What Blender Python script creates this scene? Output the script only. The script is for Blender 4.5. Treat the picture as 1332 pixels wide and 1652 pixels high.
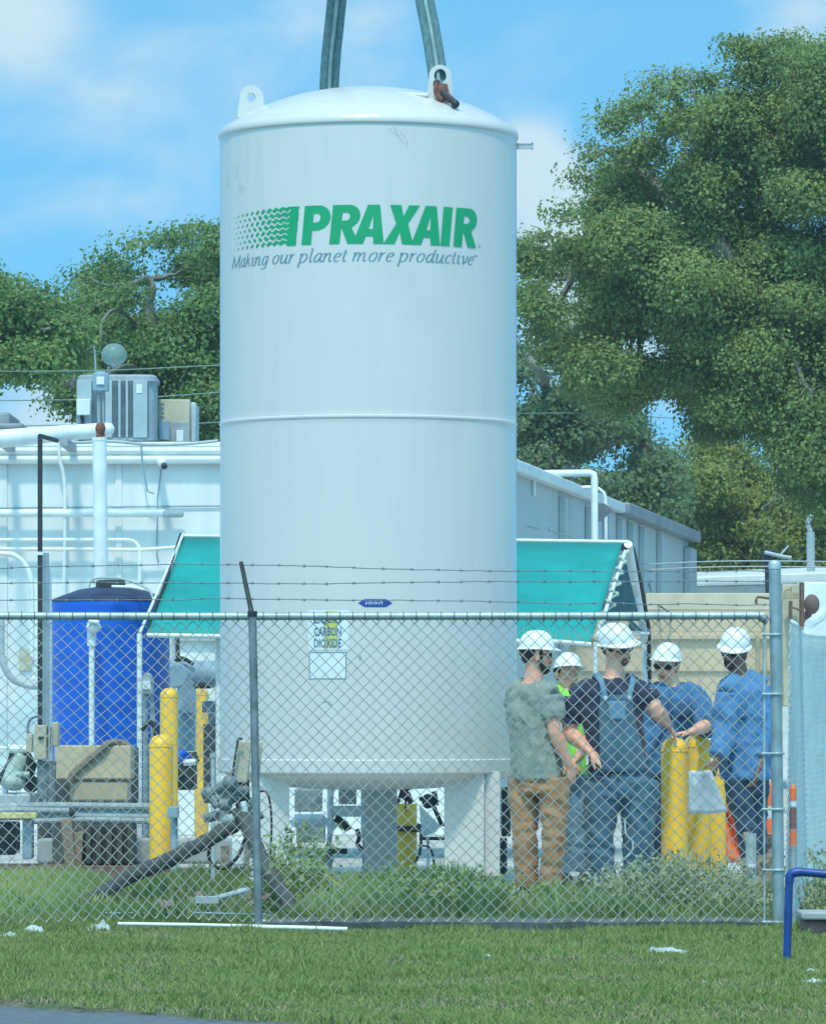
import bpy, bmesh, math, random
import numpy as np
from mathutils import Vector, Matrix, noise

scene = bpy.context.scene
for o in list(bpy.data.objects):
    bpy.data.objects.remove(o)
R = math.radians
rnd = random.Random(7)

# ------------------------------------------------------------------ camera
F, CX, HY = 7980.0, 666.0, 1140.0          # focal length in photo pixels, centre column, horizon row
EYE = 1.3
cam_d = bpy.data.cameras.new('camera')
cam_d.sensor_fit = 'HORIZONTAL'
cam_d.sensor_width = 36.0
cam_d.lens = 36.0 * F / 1332.0
cam_d.shift_y = (HY - 826.0) / 1332.0
cam_d.clip_start = 0.5
cam_d.clip_end = 2000
cam = bpy.data.objects.new('camera', cam_d)
scene.collection.objects.link(cam)
cam.location = (0, 0, EYE)
cam.rotation_euler = (R(90), 0, 0)
scene.camera = cam

# ------------------------------------------------------------------ sun, sky, exposure
SUN_EL, SUN_AZ = 63.0, 187.0     # azimuth clockwise from +Y (view direction): behind the camera, to its left
sd = Vector((math.sin(R(SUN_AZ)) * math.cos(R(SUN_EL)), math.cos(R(SUN_AZ)) * math.cos(R(SUN_EL)), math.sin(R(SUN_EL))))
sun_d = bpy.data.lights.new('sun', 'SUN')
sun_d.energy = 2.8
sun_d.angle = R(5)
sun_d.color = (1.0, 0.93, 0.80)
sun = bpy.data.objects.new('sun', sun_d)
scene.collection.objects.link(sun)
sun.rotation_euler = (-sd).to_track_quat('-Z', 'Y').to_euler()
sun.location = (0, 0, 30)

world = bpy.data.worlds.new("World")
scene.world = world
world.use_nodes = True
wn, wl = world.node_tree.nodes, world.node_tree.links
wn.clear()
def W(t, **k):
    n = wn.new(t)
    for a, b in k.items():
        setattr(n, a, b)
    return n
def wmath(op, a, b=None, c=None, clamp=False):
    n = W('ShaderNodeMath', operation=op, use_clamp=clamp)
    for i, v in enumerate((a, b, c)):
        if v is None: continue
        if isinstance(v, (int, float)): n.inputs[i].default_value = v
        else: wl.new(v, n.inputs[i])
    return n.outputs[0]
tc = W('ShaderNodeTexCoord')
sep = W('ShaderNodeSeparateXYZ'); wl.new(tc.outputs['Generated'], sep.inputs[0])
# the lowest sky of this place is as blue as the sky higher up: lift the direction that feeds the sky texture
zz = wmath('ADD', wmath('MULTIPLY', wmath('ABSOLUTE', sep.outputs[2]), 1.3), 0.42)
cmb = W('ShaderNodeCombineXYZ')
wl.new(sep.outputs[0], cmb.inputs[0]); wl.new(sep.outputs[1], cmb.inputs[1]); wl.new(zz, cmb.inputs[2])
nrm = W('ShaderNodeVectorMath', operation='NORMALIZE'); wl.new(cmb.outputs[0], nrm.inputs[0])
sky = W('ShaderNodeTexSky', sky_type='NISHITA')
sky.sun_disc = False
sky.sun_elevation = R(SUN_EL); sky.sun_rotation = R(SUN_AZ)
sky.air_density = 1.0; sky.dust_density = 0.6; sky.ozone_density = 1.0
wl.new(nrm.outputs[0], sky.inputs['Vector'])
tint = W('ShaderNodeMix', data_type='RGBA', blend_type='MULTIPLY'); tint.inputs[0].default_value = 1
wl.new(sky.outputs[0], tint.inputs[6]); tint.inputs[7].default_value = (1.28, 2.50, 2.36, 1)
# clouds: soft fractal noise on the direction, thicker round a few centres
cs = W('ShaderNodeVectorMath', operation='MULTIPLY'); wl.new(tc.outputs['Generated'], cs.inputs[0]); cs.inputs[1].default_value = (22, 22, 34)
nz = W('ShaderNodeTexNoise'); nz.inputs['Scale'].default_value = 1.0; nz.inputs['Detail'].default_value = 9; nz.inputs['Roughness'].default_value = 0.52
nz.inputs['Distortion'].default_value = 0.4
wl.new(cs.outputs[0], nz.inputs['Vector'])
def dirv(x, y):
    return Vector(((x - CX) / F, 1, (HY - y) / F)).normalized()
acc = None
for (x, y, rad, w) in ((20, 15, 150, .50), (330, 110, 260, .17), (150, 200, 180, .13), (600, 60, 160, .20), (885, 320, 140, .62), (850, 250, 90, .35), (890, 470, 150, .3), (1290, 5, 170, .42),
                       (200, 620, 210, .36), (60, 700, 160, .3), (1090, 660, 120, .12), (980, 560, 160, .25)):
    dn = W('ShaderNodeVectorMath', operation='DISTANCE'); wl.new(tc.outputs['Generated'], dn.inputs[0]); dn.inputs[1].default_value = dirv(x, y)
    mr = W('ShaderNodeMapRange', interpolation_type='SMOOTHSTEP')
    wl.new(dn.outputs['Value'], mr.inputs[0]); mr.inputs[1].default_value = 0; mr.inputs[2].default_value = rad / F * 1.25
    mr.inputs[3].default_value = w; mr.inputs[4].default_value = 0
    acc = mr.outputs[0] if acc is None else wmath('ADD', acc, mr.outputs[0])
dens = wmath('ADD', nz.outputs[0], acc)
cm = W('ShaderNodeMapRange', interpolation_type='SMOOTHSTEP'); wl.new(dens, cm.inputs[0])
cm.inputs[1].default_value = 0.55; cm.inputs[2].default_value = 1.02; cm.inputs[3].default_value = 0; cm.inputs[4].default_value = 0.92
mixc = W('ShaderNodeMix', data_type='RGBA'); wl.new(cm.outputs[0], mixc.inputs[0]); wl.new(tint.outputs[2], mixc.inputs[6])
mixc.inputs[7].default_value = (5.0, 6.4, 7.1, 1)
bg = W('ShaderNodeBackground'); bg.inputs[1].default_value = 0.13
wl.new(mixc.outputs[2], bg.inputs[0])
wo = W('ShaderNodeOutputWorld'); wl.new(bg.outputs[0], wo.inputs[0])

scene.view_settings.view_transform = 'Standard'
scene.view_settings.look = 'None'
scene.view_settings.exposure = 0.0
scene.view_settings.gamma = 1.0
scene.render.engine = 'CYCLES'

# ------------------------------------------------------------------ placing helpers
def P(x, y, d):
    """world point seen at photo pixel (x, y) at distance d"""
    return Vector(((x - CX) / F * d, d, EYE + (HY - y) / F * d))
def G(x, d, z=0.0):
    return Vector(((x - CX) / F * d, d, z))
def m_(px, d):
    return px * d / F

# ------------------------------------------------------------------ mesh builder
class MB:
    def __init__(s): s.v = []; s.f = []; s.smooth = True
    def add(s, vs, fs):
        n = len(s.v); s.v += [tuple(p) for p in vs]; s.f += [tuple(i + n for i in f) for f in fs]; return s
    def box(s, c, size, rot=None):
        c = Vector(c); h = [q / 2 for q in size]; vs = []
        for x in (-1, 1):
            for y in (-1, 1):
                for z in (-1, 1):
                    p = Vector((x * h[0], y * h[1], z * h[2]))
                    if rot is not None: p = rot @ p
                    vs.append(c + p)
        return s.add(vs, [(0, 1, 3, 2), (4, 6, 7, 5), (0, 4, 5, 1), (2, 3, 7, 6), (0, 2, 6, 4), (1, 5, 7, 3)])
    def box2(s, a, b):
        a = Vector(a); b = Vector(b)
        return s.box((a + b) / 2, [abs(b[i] - a[i]) for i in range(3)])
    def tube(s, pts, r, seg=8, cap=True, flat=None):
        """swept tube, r a number or a list; flat=(u,v) squash factors"""
        pts = [Vector(p) for p in pts]; n = len(pts)
        rs = r if isinstance(r, (list, tuple)) else [r] * n
        base = len(s.v); prev = None
        for i, p in enumerate(pts):
            t = (pts[min(i + 1, n - 1)] - pts[max(i - 1, 0)])
            if t.length < 1e-9: t = Vector((0, 0, 1))
            t.normalize()
            if prev is None:
                a = Vector((0, 0, 1)) if abs(t.z) < .9 else Vector((0, 1, 0))
                u = t.cross(a).normalized()
            else:
                u = (prev - t * prev.dot(t))
                u = u.normalized() if u.length > 1e-6 else t.orthogonal().normalized()
            prev = u; w = t.cross(u)
            fu, fw = flat if flat else (1, 1)
            for k in range(seg):
                an = 2 * math.pi * k / seg
                s.v.append(tuple(p + u * math.cos(an) * rs[i] * fu + w * math.sin(an) * rs[i] * fw))
        for i in range(n - 1):
            for k in range(seg):
                a = base + i * seg + k; b = base + i * seg + (k + 1) % seg
                s.f.append((a, b, b + seg, a + seg))
        if cap:
            s.f.append(tuple(base + k for k in range(seg))[::-1])
            s.f.append(tuple(base + (n - 1) * seg + k for k in range(seg)))
        return s
    def lathe(s, prof, c=(0, 0, 0), seg=32, mat=None, sx=1, sy=1, a0=0, a1=2 * math.pi):
        c = Vector(c); base = len(s.v); full = abs(a1 - a0 - 2 * math.pi) < 1e-6
        ns = seg if full else seg + 1
        for (r, z) in prof:
            for k in range(ns):
                a = a0 + (a1 - a0) * k / seg
                p = Vector((r * math.cos(a) * sx, r * math.sin(a) * sy, z))
                if mat is not None: p = mat @ p
                s.v.append(tuple(c + p))
        for i in range(len(prof) - 1):
            for k in range(seg):
                a = base + i * ns + k; b = base + i * ns + (k + 1) % ns
                s.f.append((a, b, b + ns, a + ns))
        return s
    def ball(s, c, r, seg=16, rings=10, rot=None):
        rx, ry, rz = r if isinstance(r, (tuple, list)) else (r, r, r)
        c = Vector(c); base = len(s.v)
        tf = (lambda p: c + (rot @ p)) if rot is not None else (lambda p: c + p)
        s.v.append(tuple(tf(Vector((0, 0, -rz)))))
        for i in range(1, rings):
            a = math.pi * i / rings
            for k in range(seg):
                b = 2 * math.pi * k / seg
                s.v.append(tuple(tf(Vector((rx * math.sin(a) * math.cos(b), ry * math.sin(a) * math.sin(b), -rz * math.cos(a))))))
        s.v.append(tuple(tf(Vector((0, 0, rz))))); top = len(s.v) - 1
        for k in range(seg):
            s.f.append((base, base + 1 + (k + 1) % seg, base + 1 + k))
            s.f.append((top, top - seg + k, top - seg + (k + 1) % seg))
        for i in range(rings - 2):
            for k in range(seg):
                a = base + 1 + i * seg + k; b = base + 1 + i * seg + (k + 1) % seg
                s.f.append((a, b, b + seg, a + seg))
        return s
    def loft(s, rings, seg=20):
        """rings: (centre, U vector, V vector)"""
        base = len(s.v)
        for (c, u, v) in rings:
            for k in range(seg):
                a = 2 * math.pi * k / seg
                s.v.append(tuple(Vector(c) + Vector(u) * math.cos(a) + Vector(v) * math.sin(a)))
        n = len(rings)
        for i in range(n - 1):
            for k in range(seg):
                a = base + i * seg + k; b = base + i * seg + (k + 1) % seg
                s.f.append((a, b, b + seg, a + seg))
        s.f.append(tuple(base + k for k in range(seg))[::-1])
        s.f.append(tuple(base + (n - 1) * seg + k for k in range(seg)))
        return s
    def prism(s, poly, depth):
        """poly: list of world points (flat), extruded by vector depth"""
        n = len(poly); d = Vector(depth)
        vs = [Vector(p) for p in poly] + [Vector(p) + d for p in poly]
        fs = [tuple(range(n)), tuple(range(2 * n - 1, n - 1, -1))]
        fs += [(i, i + n, (i + 1) % n + n, (i + 1) % n) for i in range(n)]
        return s.add(vs, fs)

def smooth_pts(pts, n=6):
    pts = [Vector(p) for p in pts]; out = []
    q = [2 * pts[0] - pts[1]] + pts + [2 * pts[-1] - pts[-2]]
    for i in range(1, len(q) - 2):
        for k in range(n):
            t = k / n; a, b, c, d = q[i - 1], q[i], q[i + 1], q[i + 2]
            out.append(0.5 * ((2 * b) + (c - a) * t + (2 * a - 5 * b + 4 * c - d) * t * t + (3 * b - a - 3 * c + d) * t ** 3))
    out.append(pts[-1]); return out

ROOT = {}
def root_of(o):
    while o.parent: o = o.parent
    return o
def mesh_from(name, v, f):
    me = bpy.data.meshes.new(name)
    me.from_pydata([tuple(p) for p in v], [], f); me.update(); return me
def link(name, me, mat, parent=None, sharp=35, bevel=0, loc=None, fixn=True):
    if fixn:
        bm = bmesh.new(); bm.from_mesh(me); bmesh.ops.recalc_face_normals(bm, faces=bm.faces); bm.to_mesh(me); bm.free()
    o = bpy.data.objects.new(name, me); scene.collection.objects.link(o)
    off = Vector((0, 0, 0))
    if parent is not None:
        off = Vector(ROOT.get(root_of(parent).name, (0, 0, 0)))
        o.parent = parent
    elif loc is not None:
        off = Vector(loc); o.location = off; 
    if parent is None: ROOT[o.name] = tuple(off)
    if off.length > 0: me.transform(Matrix.Translation(-off))
    if mat is not None: me.materials.append(mat)
    if sharp is not None:
        me.shade_smooth(); me.set_sharp_from_angle(angle=R(sharp))
    if bevel:
        b = o.modifiers.new('bevel', 'BEVEL'); b.width = bevel; b.segments = 2; b.limit_method = 'ANGLE'; b.angle_limit = R(40)
        b.harden_normals = False
    return o
def obj(name, mb, mat, parent=None, **k):
    return link(name, mesh_from(name, mb.v, mb.f), mat, parent, **k)
def tag(o, label=None, cat=None, group=None, kind=None):
    if label: o['label'] = label
    if cat: o['category'] = cat
    if group: o['group'] = group
    if kind: o['kind'] = kind
    return o
def thing(name, loc, label, cat, group=None):
    o = bpy.data.objects.new(name, None); scene.collection.objects.link(o)
    o.empty_display_size = .1; o.location = loc; ROOT[o.name] = tuple(loc)
    return tag(o, label, cat, group)
def copy_tree(o, loc, label=None, group=None):
    def rec(s, par):
        c = s.copy(); scene.collection.objects.link(c); c.parent = par
        for ch in [x for x in bpy.data.objects if x.parent == s]: rec(ch, c)
        return c
    c = rec(o, None); c.location = loc; ROOT[c.name] = tuple(loc)
    if label: c['label'] = label
    if group: c['group'] = group
    return c

# ------------------------------------------------------------------ materials
def new_mat(name):
    m = bpy.data.materials.new(name); m.use_nodes = True
    nt = m.node_tree; b = nt.nodes['Principled BSDF']; return m, nt, b
def mat(name, col, rough=.6, metal=0, var=.18, scale=6, bump=.15, bscale=60, col2=None, spec=.5, stretch=None, coord='Object', contrast=(.35, .65), coat=0):
    m, nt, b = new_mat(name); N, L = nt.nodes, nt.links
    tcn = N.new('ShaderNodeTexCoord'); src = tcn.outputs[coord]
    if stretch:
        mp = N.new('ShaderNodeMapping'); mp.inputs['Scale'].default_value = stretch; L.new(src, mp.inputs[0]); src = mp.outputs[0]
    n1 = N.new('ShaderNodeTexNoise'); n1.inputs['Scale'].default_value = scale; n1.inputs['Detail'].default_value = 6
    n1.inputs['Roughness'].default_value = .6; L.new(src, n1.inputs['Vector'])
    mr = N.new('ShaderNodeMapRange'); L.new(n1.outputs[0], mr.inputs[0]); mr.inputs[1].default_value = contrast[0]; mr.inputs[2].default_value = contrast[1]
    mx = N.new('ShaderNodeMix'); mx.data_type = 'RGBA'; L.new(mr.outputs[0], mx.inputs[0])
    c2 = col2 if col2 else tuple(max(0, c * (1 - var)) for c in col)
    mx.inputs[6].default_value = (*c2, 1); mx.inputs[7].default_value = (*col, 1) if col2 else (*[min(1, c * (1 + var * .5)) for c in col], 1)
    L.new(mx.outputs[2], b.inputs['Base Color'])
    b.inputs['Roughness'].default_value = rough; b.inputs['Metallic'].default_value = metal
    b.inputs['Specular IOR Level'].default_value = spec
    b.inputs['Coat Weight'].default_value = coat
    if bump:
        n2 = N.new('ShaderNodeTexNoise'); n2.inputs['Scale'].default_value = bscale; n2.inputs['Detail'].default_value = 4; L.new(tcn.outputs[coord], n2.inputs['Vector'])
        bp = N.new('ShaderNodeBump'); bp.inputs['Strength'].default_value = bump; bp.inputs['Distance'].default_value = .01
        L.new(n2.outputs[0], bp.inputs['Height']); L.new(bp.outputs[0], b.inputs['Normal'])
    return m

WHITE = (.70, .755, .735)
M = dict(
    tank=None,
    white=mat('white_paint', WHITE, .45, var=.12, scale=4, bump=.05),
    pipe=mat('white_pipe', (.74, .80, .80), .4, var=.12, scale=5, bump=.04),
    galv=mat('galvanised_steel', (.40, .49, .50), .5, .35, var=.25, scale=14, bump=.1),
    galvd=mat('weathered_steel', (.20, .25, .26), .6, .3, var=.4, scale=18, bump=.2),
    wire=mat('fence_wire', (.52, .53, .47), .5, .15, var=.2, scale=10, bump=0),
    wired=mat('barbed_wire_steel', (.14, .19, .21), .6, .2, var=.3, scale=20, bump=0),
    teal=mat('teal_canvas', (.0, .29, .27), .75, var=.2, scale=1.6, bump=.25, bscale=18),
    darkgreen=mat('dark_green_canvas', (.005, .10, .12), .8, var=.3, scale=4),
    yellow=mat('yellow_sleeve', (1.0, .57, .03), .45, var=.14, scale=5, bump=.06, col2=(.90, .51, .04)),
    yellowold=mat('worn_yellow_paint', (.90, .56, .07), .6, var=.3, scale=9, bump=.2, col2=(.62, .36, .08)),
    blue=mat('blue_plastic', (.0, .105, .58), .38, var=.15, scale=3, bump=.05),
    bluelid=mat('dark_lid_plastic', (.03, .045, .10), .6, var=.4, scale=6),
    bluepipe=mat('blue_painted_pipe', (.01, .055, .26), .4, var=.25, scale=9, bump=.08),
    tan=mat('tan_plastic', (.47, .40, .26), .65, var=.16, scale=5, bump=.1),
    tanbox=mat('tan_metal_cabinet', (.50, .46, .33), .6, var=.15, scale=6, bump=.08),
    beige=mat('beige_block', (.56, .48, .33), .8, var=.12, scale=2, bump=.2, bscale=25),
    grey=mat('grey_paint', (.30, .36, .38), .6, var=.2, scale=8, bump=.1),
    bgrey=mat('blue_grey_paint', (.24, .36, .44), .55, var=.2, scale=6, bump=.1),
    lgrey=mat('light_grey_sheet', (.40, .47, .49), .6, var=.15, scale=6, bump=.1),
    dark=mat('dark_grime', (.035, .045, .045), .8, var=.5, scale=12, bump=.4, bscale=30),
    black=mat('black_pipe', (.022, .028, .034), .55, var=.4, scale=12, bump=.1),
    rust=mat('rusty_steel', (.22, .12, .08), .85, var=.5, scale=14, bump=.4, bscale=40, col2=(.10, .075, .06)),
    rubber=mat('hose_rubber', (.075, .078, .068), .85, var=.45, scale=14, bump=.5, bscale=30, col2=(.045, .05, .045)),
    wood=mat('weathered_timber', (.24, .19, .14), .85, var=.4, scale=9, bump=.4, stretch=(1, 6, 6)),
    concrete=mat('concrete', (.34, .37, .37), .85, var=.25, scale=3, bump=.3, bscale=50),
    kerbc=mat('kerb_concrete', (.13, .15, .14), .85, var=.35, scale=6, bump=.3, bscale=50),
    asphalt=mat('asphalt', (.13, .155, .18), .85, var=.25, scale=20, bump=.5, bscale=160),
    roof=mat('grey_gutter', (.25, .28, .30), .6, var=.25, scale=3),
    brick=mat('red_brown_paint', (.26, .13, .12), .8, var=.3, scale=8),
    orange=mat('orange_plastic', (.95, .20, .07), .5, var=.12, scale=5, bump=.03),
    refl=mat('reflective_band', (.7, .75, .78), .3, var=.1),
    green=mat('logo_green', (.0, .33, .13), .45, var=.08, scale=5, bump=0),
    logoblue=mat('slogan_grey_blue', (.13, .27, .34), .5, var=.1, bump=0),
    badge=mat('badge_blue', (.02, .06, .30), .4, var=.1, bump=0),
    ink=mat('placard_ink', (.03, .14, .30), .5, var=.2, bump=0),
    ygrn=mat('moire_yellow', (.55, .55, .12), .5, var=.1, bump=0),
    decal=mat('decal_white', (.70, .76, .75), .35, var=.05, bump=0),
    sling=mat('grey_green_sling', (.10, .21, .23), .85, var=.35, scale=5, bump=.5, bscale=90, stretch=(14, 14, 1)),
    slinglight=mat('sling_edge', (.24, .38, .38), .85, var=.3, scale=5, bump=.4, bscale=90),
    shackle=mat('rusty_shackle', (.24, .09, .06), .6, .2, var=.5, scale=20),
    bark=mat('bark', (.20, .20, .17), .9, var=.5, scale=12, bump=.5, bscale=30, stretch=(3, 3, 1), coord='Object'),
    litter=mat('litter_plastic', (.44, .52, .50), .5, var=.2, scale=20),
    glass=mat('lamp_glass', (.30, .42, .42), .12, var=.1, scale=3, bump=0),
    hat=mat('hard_hat_white', (.82, .86, .85), .28, var=.04, scale=6, bump=0),
    paper=mat('paper', (.50, .56, .60), .7, var=.12, scale=9, bump=.1),
    window=mat('grey_panel', (.36, .38, .37), .3, var=.3, scale=8),
)

def tank_mat():
    m, nt, b = new_mat('tank_gloss_paint'); N, L = nt.nodes, nt.links
    t = N.new('ShaderNodeTexCoord')
    mp = N.new('ShaderNodeMapping'); mp.inputs['Scale'].default_value = (5, 5, .5); L.new(t.outputs['Object'], mp.inputs[0])
    n1 = N.new('ShaderNodeTexNoise'); n1.inputs['Scale'].default_value = 2.2; n1.inputs['Detail'].default_value = 7; L.new(mp.outputs[0], n1.inputs['Vector'])
    n3 = N.new('ShaderNodeTexNoise'); n3.inputs['Scale'].default_value = 1.6; n3.inputs['Detail'].default_value = 5; L.new(t.outputs['Object'], n3.inputs['Vector'])
    mr = N.new('ShaderNodeMapRange'); L.new(n1.outputs[0], mr.inputs[0]); mr.inputs[1].default_value = .35; mr.inputs[2].default_value = .75
    mx = N.new('ShaderNodeMix'); mx.data_type = 'RGBA'; L.new(mr.outputs[0], mx.inputs[0])
    mx.inputs[6].default_value = (.615, .61, .58, 1); mx.inputs[7].default_value = (.585, .585, .56, 1)
    mr2 = N.new('ShaderNodeMapRange'); L.new(n3.outputs[0], mr2.inputs[0]); mr2.inputs[1].default_value = .60; mr2.inputs[2].default_value = .76; mr2.inputs[4].default_value = .5
    mx2 = N.new('ShaderNodeMix'); mx2.data_type = 'RGBA'; L.new(mr2.outputs[0], mx2.inputs[0]); L.new(mx.outputs[2], mx2.inputs[6]); mx2.inputs[7].default_value = (.52,.53,.51,1)
    L.new(mx2.outputs[2], b.inputs['Base Color'])
    b.inputs['Roughness'].default_value = .24; b.inputs['Specular IOR Level'].default_value = .5
    n2 = N.new('ShaderNodeTexNoise'); n2.inputs['Scale'].default_value = 1.3; n2.inputs['Detail'].default_value = 2; L.new(mp.outputs[0], n2.inputs['Vector'])
    bp = N.new('ShaderNodeBump'); bp.inputs['Strength'].default_value = .35; bp.inputs['Distance'].default_value = .02
    L.new(n2.outputs[0], bp.inputs['Height']); L.new(bp.outputs[0], b.inputs['Normal'])
    return m
M['tank'] = tank_mat()

def block_mat(name, c1, c2, bw, bh, mortar=.006, axis='xz', bump=.35, streak=True):
    m, nt, b = new_mat(name); N, L = nt.nodes, nt.links
    t = N.new('ShaderNodeTexCoord'); sp = N.new('ShaderNodeSeparateXYZ'); L.new(t.outputs['Object'], sp.inputs[0])
    cb = N.new('ShaderNodeCombineXYZ')
    if axis == 'xz': L.new(sp.outputs[0], cb.inputs[0])
    else: L.new(sp.outputs[1], cb.inputs[0])
    L.new(sp.outputs[2], cb.inputs[1])
    br = N.new('ShaderNodeTexBrick'); L.new(cb.outputs[0], br.inputs['Vector'])
    br.inputs['Scale'].default_value = 1; br.inputs['Brick Width'].default_value = bw; br.inputs['Row Height'].default_value = bh
    br.inputs['Mortar Size'].default_value = mortar; br.inputs['Mortar Smooth'].default_value = .6
    br.inputs['Color1'].default_value = (*c1, 1); br.inputs['Color2'].default_value = (*c2, 1)
    br.inputs['Mortar'].default_value = (*[q * .93 for q in c2], 1)
    n1 = N.new('ShaderNodeTexNoise'); n1.inputs['Scale'].default_value = 1.2; n1.inputs['Detail'].default_value = 7
    mp = N.new('ShaderNodeMapping'); mp.inputs['Scale'].default_value = (2.5, 2.5, .6) if streak else (1, 1, 1)
    L.new(t.outputs['Object'], mp.inputs[0]); L.new(mp.outputs[0], n1.inputs['Vector'])
    mr = N.new('ShaderNodeMapRange'); L.new(n1.outputs[0], mr.inputs[0]); mr.inputs[1].default_value = .4; mr.inputs[2].default_value = .75; mr.inputs[3].default_value = 1; mr.inputs[4].default_value = .82
    mm = N.new('ShaderNodeMix'); mm.data_type = 'RGBA'; mm.blend_type = 'MULTIPLY'; mm.inputs[0].default_value = 1
    L.new(br.outputs[0], mm.inputs[6]); L.new(mr.outputs[0], mm.inputs[7]); L.new(mm.outputs[2], b.inputs['Base Color'])
    b.inputs['Roughness'].default_value = .75
    bp = N.new('ShaderNodeBump'); bp.inputs['Strength'].default_value = bump; bp.inputs['Distance'].default_value = .01; bp.invert = True
    L.new(br.outputs['Fac'], bp.inputs['Height']); L.new(bp.outputs[0], b.inputs['Normal'])
    return m
M['wall'] = block_mat('painted_block_wall', (.75, .80, .785), (.73, .785, .77), .81, .205, mortar=.0035, bump=.12)
M['beigewall'] = block_mat('beige_block_wall', (.64, .51, .34), (.60, .475, .32), 1.6, .55, mortar=.012)

def side_mat():
    m, nt, b = new_mat('side_wall_sheet'); N, L = nt.nodes, nt.links
    t = N.new('ShaderNodeTexCoord')
    n1 = N.new('ShaderNodeTexNoise'); n1.inputs['Scale'].default_value = .35; n1.inputs['Detail'].default_value = 6; L.new(t.outputs['Object'], n1.inputs['Vector'])
    mx = N.new('ShaderNodeMix'); mx.data_type = 'RGBA'; L.new(n1.outputs[0], mx.inputs[0])
    mx.inputs[6].default_value = (.40, .47, .47, 1); mx.inputs[7].default_value = (.50, .57, .57, 1)
    L.new(mx.outputs[2], b.inputs['Base Color']); b.inputs['Roughness'].default_value = .7
    wv = N.new('ShaderNodeTexWave'); wv.bands_direction = 'Y'; wv.inputs['Scale'].default_value = 3; L.new(t.outputs['Object'], wv.inputs['Vector'])
    bp = N.new('ShaderNodeBump'); bp.inputs['Strength'].default_value = .3; bp.inputs['Distance'].default_value = .02
    L.new(wv.outputs[0], bp.inputs['Height']); L.new(bp.outputs[0], b.inputs['Normal'])
    return m
M['side'] = side_mat()

def leaf_mat(name, c1, c2, c3, nscale=1.2, transl=.3):
    m, nt, b = new_mat(name); N, L = nt.nodes, nt.links
    g = N.new('ShaderNodeNewGeometry'); t = N.new('ShaderNodeTexCoord')
    n1 = N.new('ShaderNodeTexNoise'); n1.inputs['Scale'].default_value = nscale; n1.inputs['Detail'].default_value = 4; L.new(t.outputs['Object'], n1.inputs['Vector'])
    mr = N.new('ShaderNodeMapRange'); L.new(n1.outputs[0], mr.inputs[0]); mr.inputs[1].default_value = .35; mr.inputs[2].default_value = .65
    mx = N.new('ShaderNodeMix'); mx.data_type = 'RGBA'; L.new(mr.outputs[0], mx.inputs[0]); mx.inputs[6].default_value = (*c1, 1); mx.inputs[7].default_value = (*c2, 1)
    mx2 = N.new('ShaderNodeMix'); mx2.data_type = 'RGBA'; L.new(mx.outputs[2], mx2.inputs[6]); mx2.inputs[7].default_value = (*c3, 1)
    pw = N.new('ShaderNodeMath'); pw.operation = 'POWER'; L.new(g.outputs['Random Per Island'], pw.inputs[0]); pw.inputs[1].default_value = 3
    L.new(pw.outputs[0], mx2.inputs[0]); L.new(mx2.outputs[2], b.inputs['Base Color'])
    b.inputs['Roughness'].default_value = .65; b.inputs['Specular IOR Level'].default_value = .25
    tr = N.new('ShaderNodeBsdfTranslucent'); L.new(mx2.outputs[2], tr.inputs[0])
    ms = N.new('ShaderNodeMixShader'); ms.inputs[0].default_value = transl
    L.new(b.outputs[0], ms.inputs[1]); L.new(tr.outputs[0], ms.inputs[2]); L.new(ms.outputs[0], N['Material Output'].inputs[0])
    return m
M['leaf_oak'] = leaf_mat('oak_leaves', (.115, .19, .055), (.225, .30, .085), (.28, .35, .12))
M['leaf_left'] = leaf_mat('left_oak_leaves', (.09, .18, .06), (.165, .265, .075), (.21, .31, .10))
M['leaf_dark'] = leaf_mat('dark_leaves', (.09, .16, .075), (.15, .22, .10), (.20, .28, .13))
M['leaf_olive'] = leaf_mat('olive_leaves', (.15, .20, .05), (.24, .28, .06), (.30, .33, .09), .8)
M['grass'] = leaf_mat('grass_blades', (.17, .245, .07), (.23, .30, .09), (.32, .37, .14), 1.6, .25)
M['weed'] = leaf_mat('weed_leaves', (.16, .25, .075), (.24, .31, .11), (.36, .41, .18), 2.5, .3)
M['bushgrass'] = leaf_mat('bush_leaves', (.26, .32, .17), (.34, .38, .21), (.46, .49, .31), 2.5, .3)

def soil_mat():
    m, nt, b = new_mat('lawn_soil'); N, L = nt.nodes, nt.links
    t = N.new('ShaderNodeTexCoord'); n1 = N.new('ShaderNodeTexNoise'); n1.inputs['Scale'].default_value = 2.5; n1.inputs['Detail'].default_value = 8; L.new(t.outputs['Object'], n1.inputs['Vector'])
    cr = N.new('ShaderNodeValToRGB'); L.new(n1.outputs[0], cr.inputs[0])
    cr.color_ramp.elements[0].position = .35; cr.color_ramp.elements[0].color = (.07, .13, .04, 1)
    cr.color_ramp.elements[1].position = .68; cr.color_ramp.elements[1].color = (.17, .15, .11, 1)
    L.new(cr.outputs[0], b.inputs['Base Color']); b.inputs['Roughness'].default_value = .95
    return m
M['soil'] = soil_mat()

# ------------------------------------------------------------------ thin pale haze volume added to lift the dark tones
hz_m = bpy.data.materials.new('haze_veil'); hz_m.use_nodes = True
hz_m.node_tree.nodes.clear()
_o = hz_m.node_tree.nodes.new('ShaderNodeOutputMaterial'); _v = hz_m.node_tree.nodes.new('ShaderNodeVolumePrincipled')
_v.inputs['Color'].default_value = (.80, .90, .92, 1); _v.inputs['Density'].default_value = .0007; _v.inputs['Anisotropy'].default_value = .2
hz_m.node_tree.links.new(_v.outputs[0], _o.inputs['Volume'])
hzo = obj('haze', MB().box2((-160, -14, -1.2), (160, 160, 13.6)), hz_m, None, sharp=None); hzo['kind'] = 'stuff'
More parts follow.
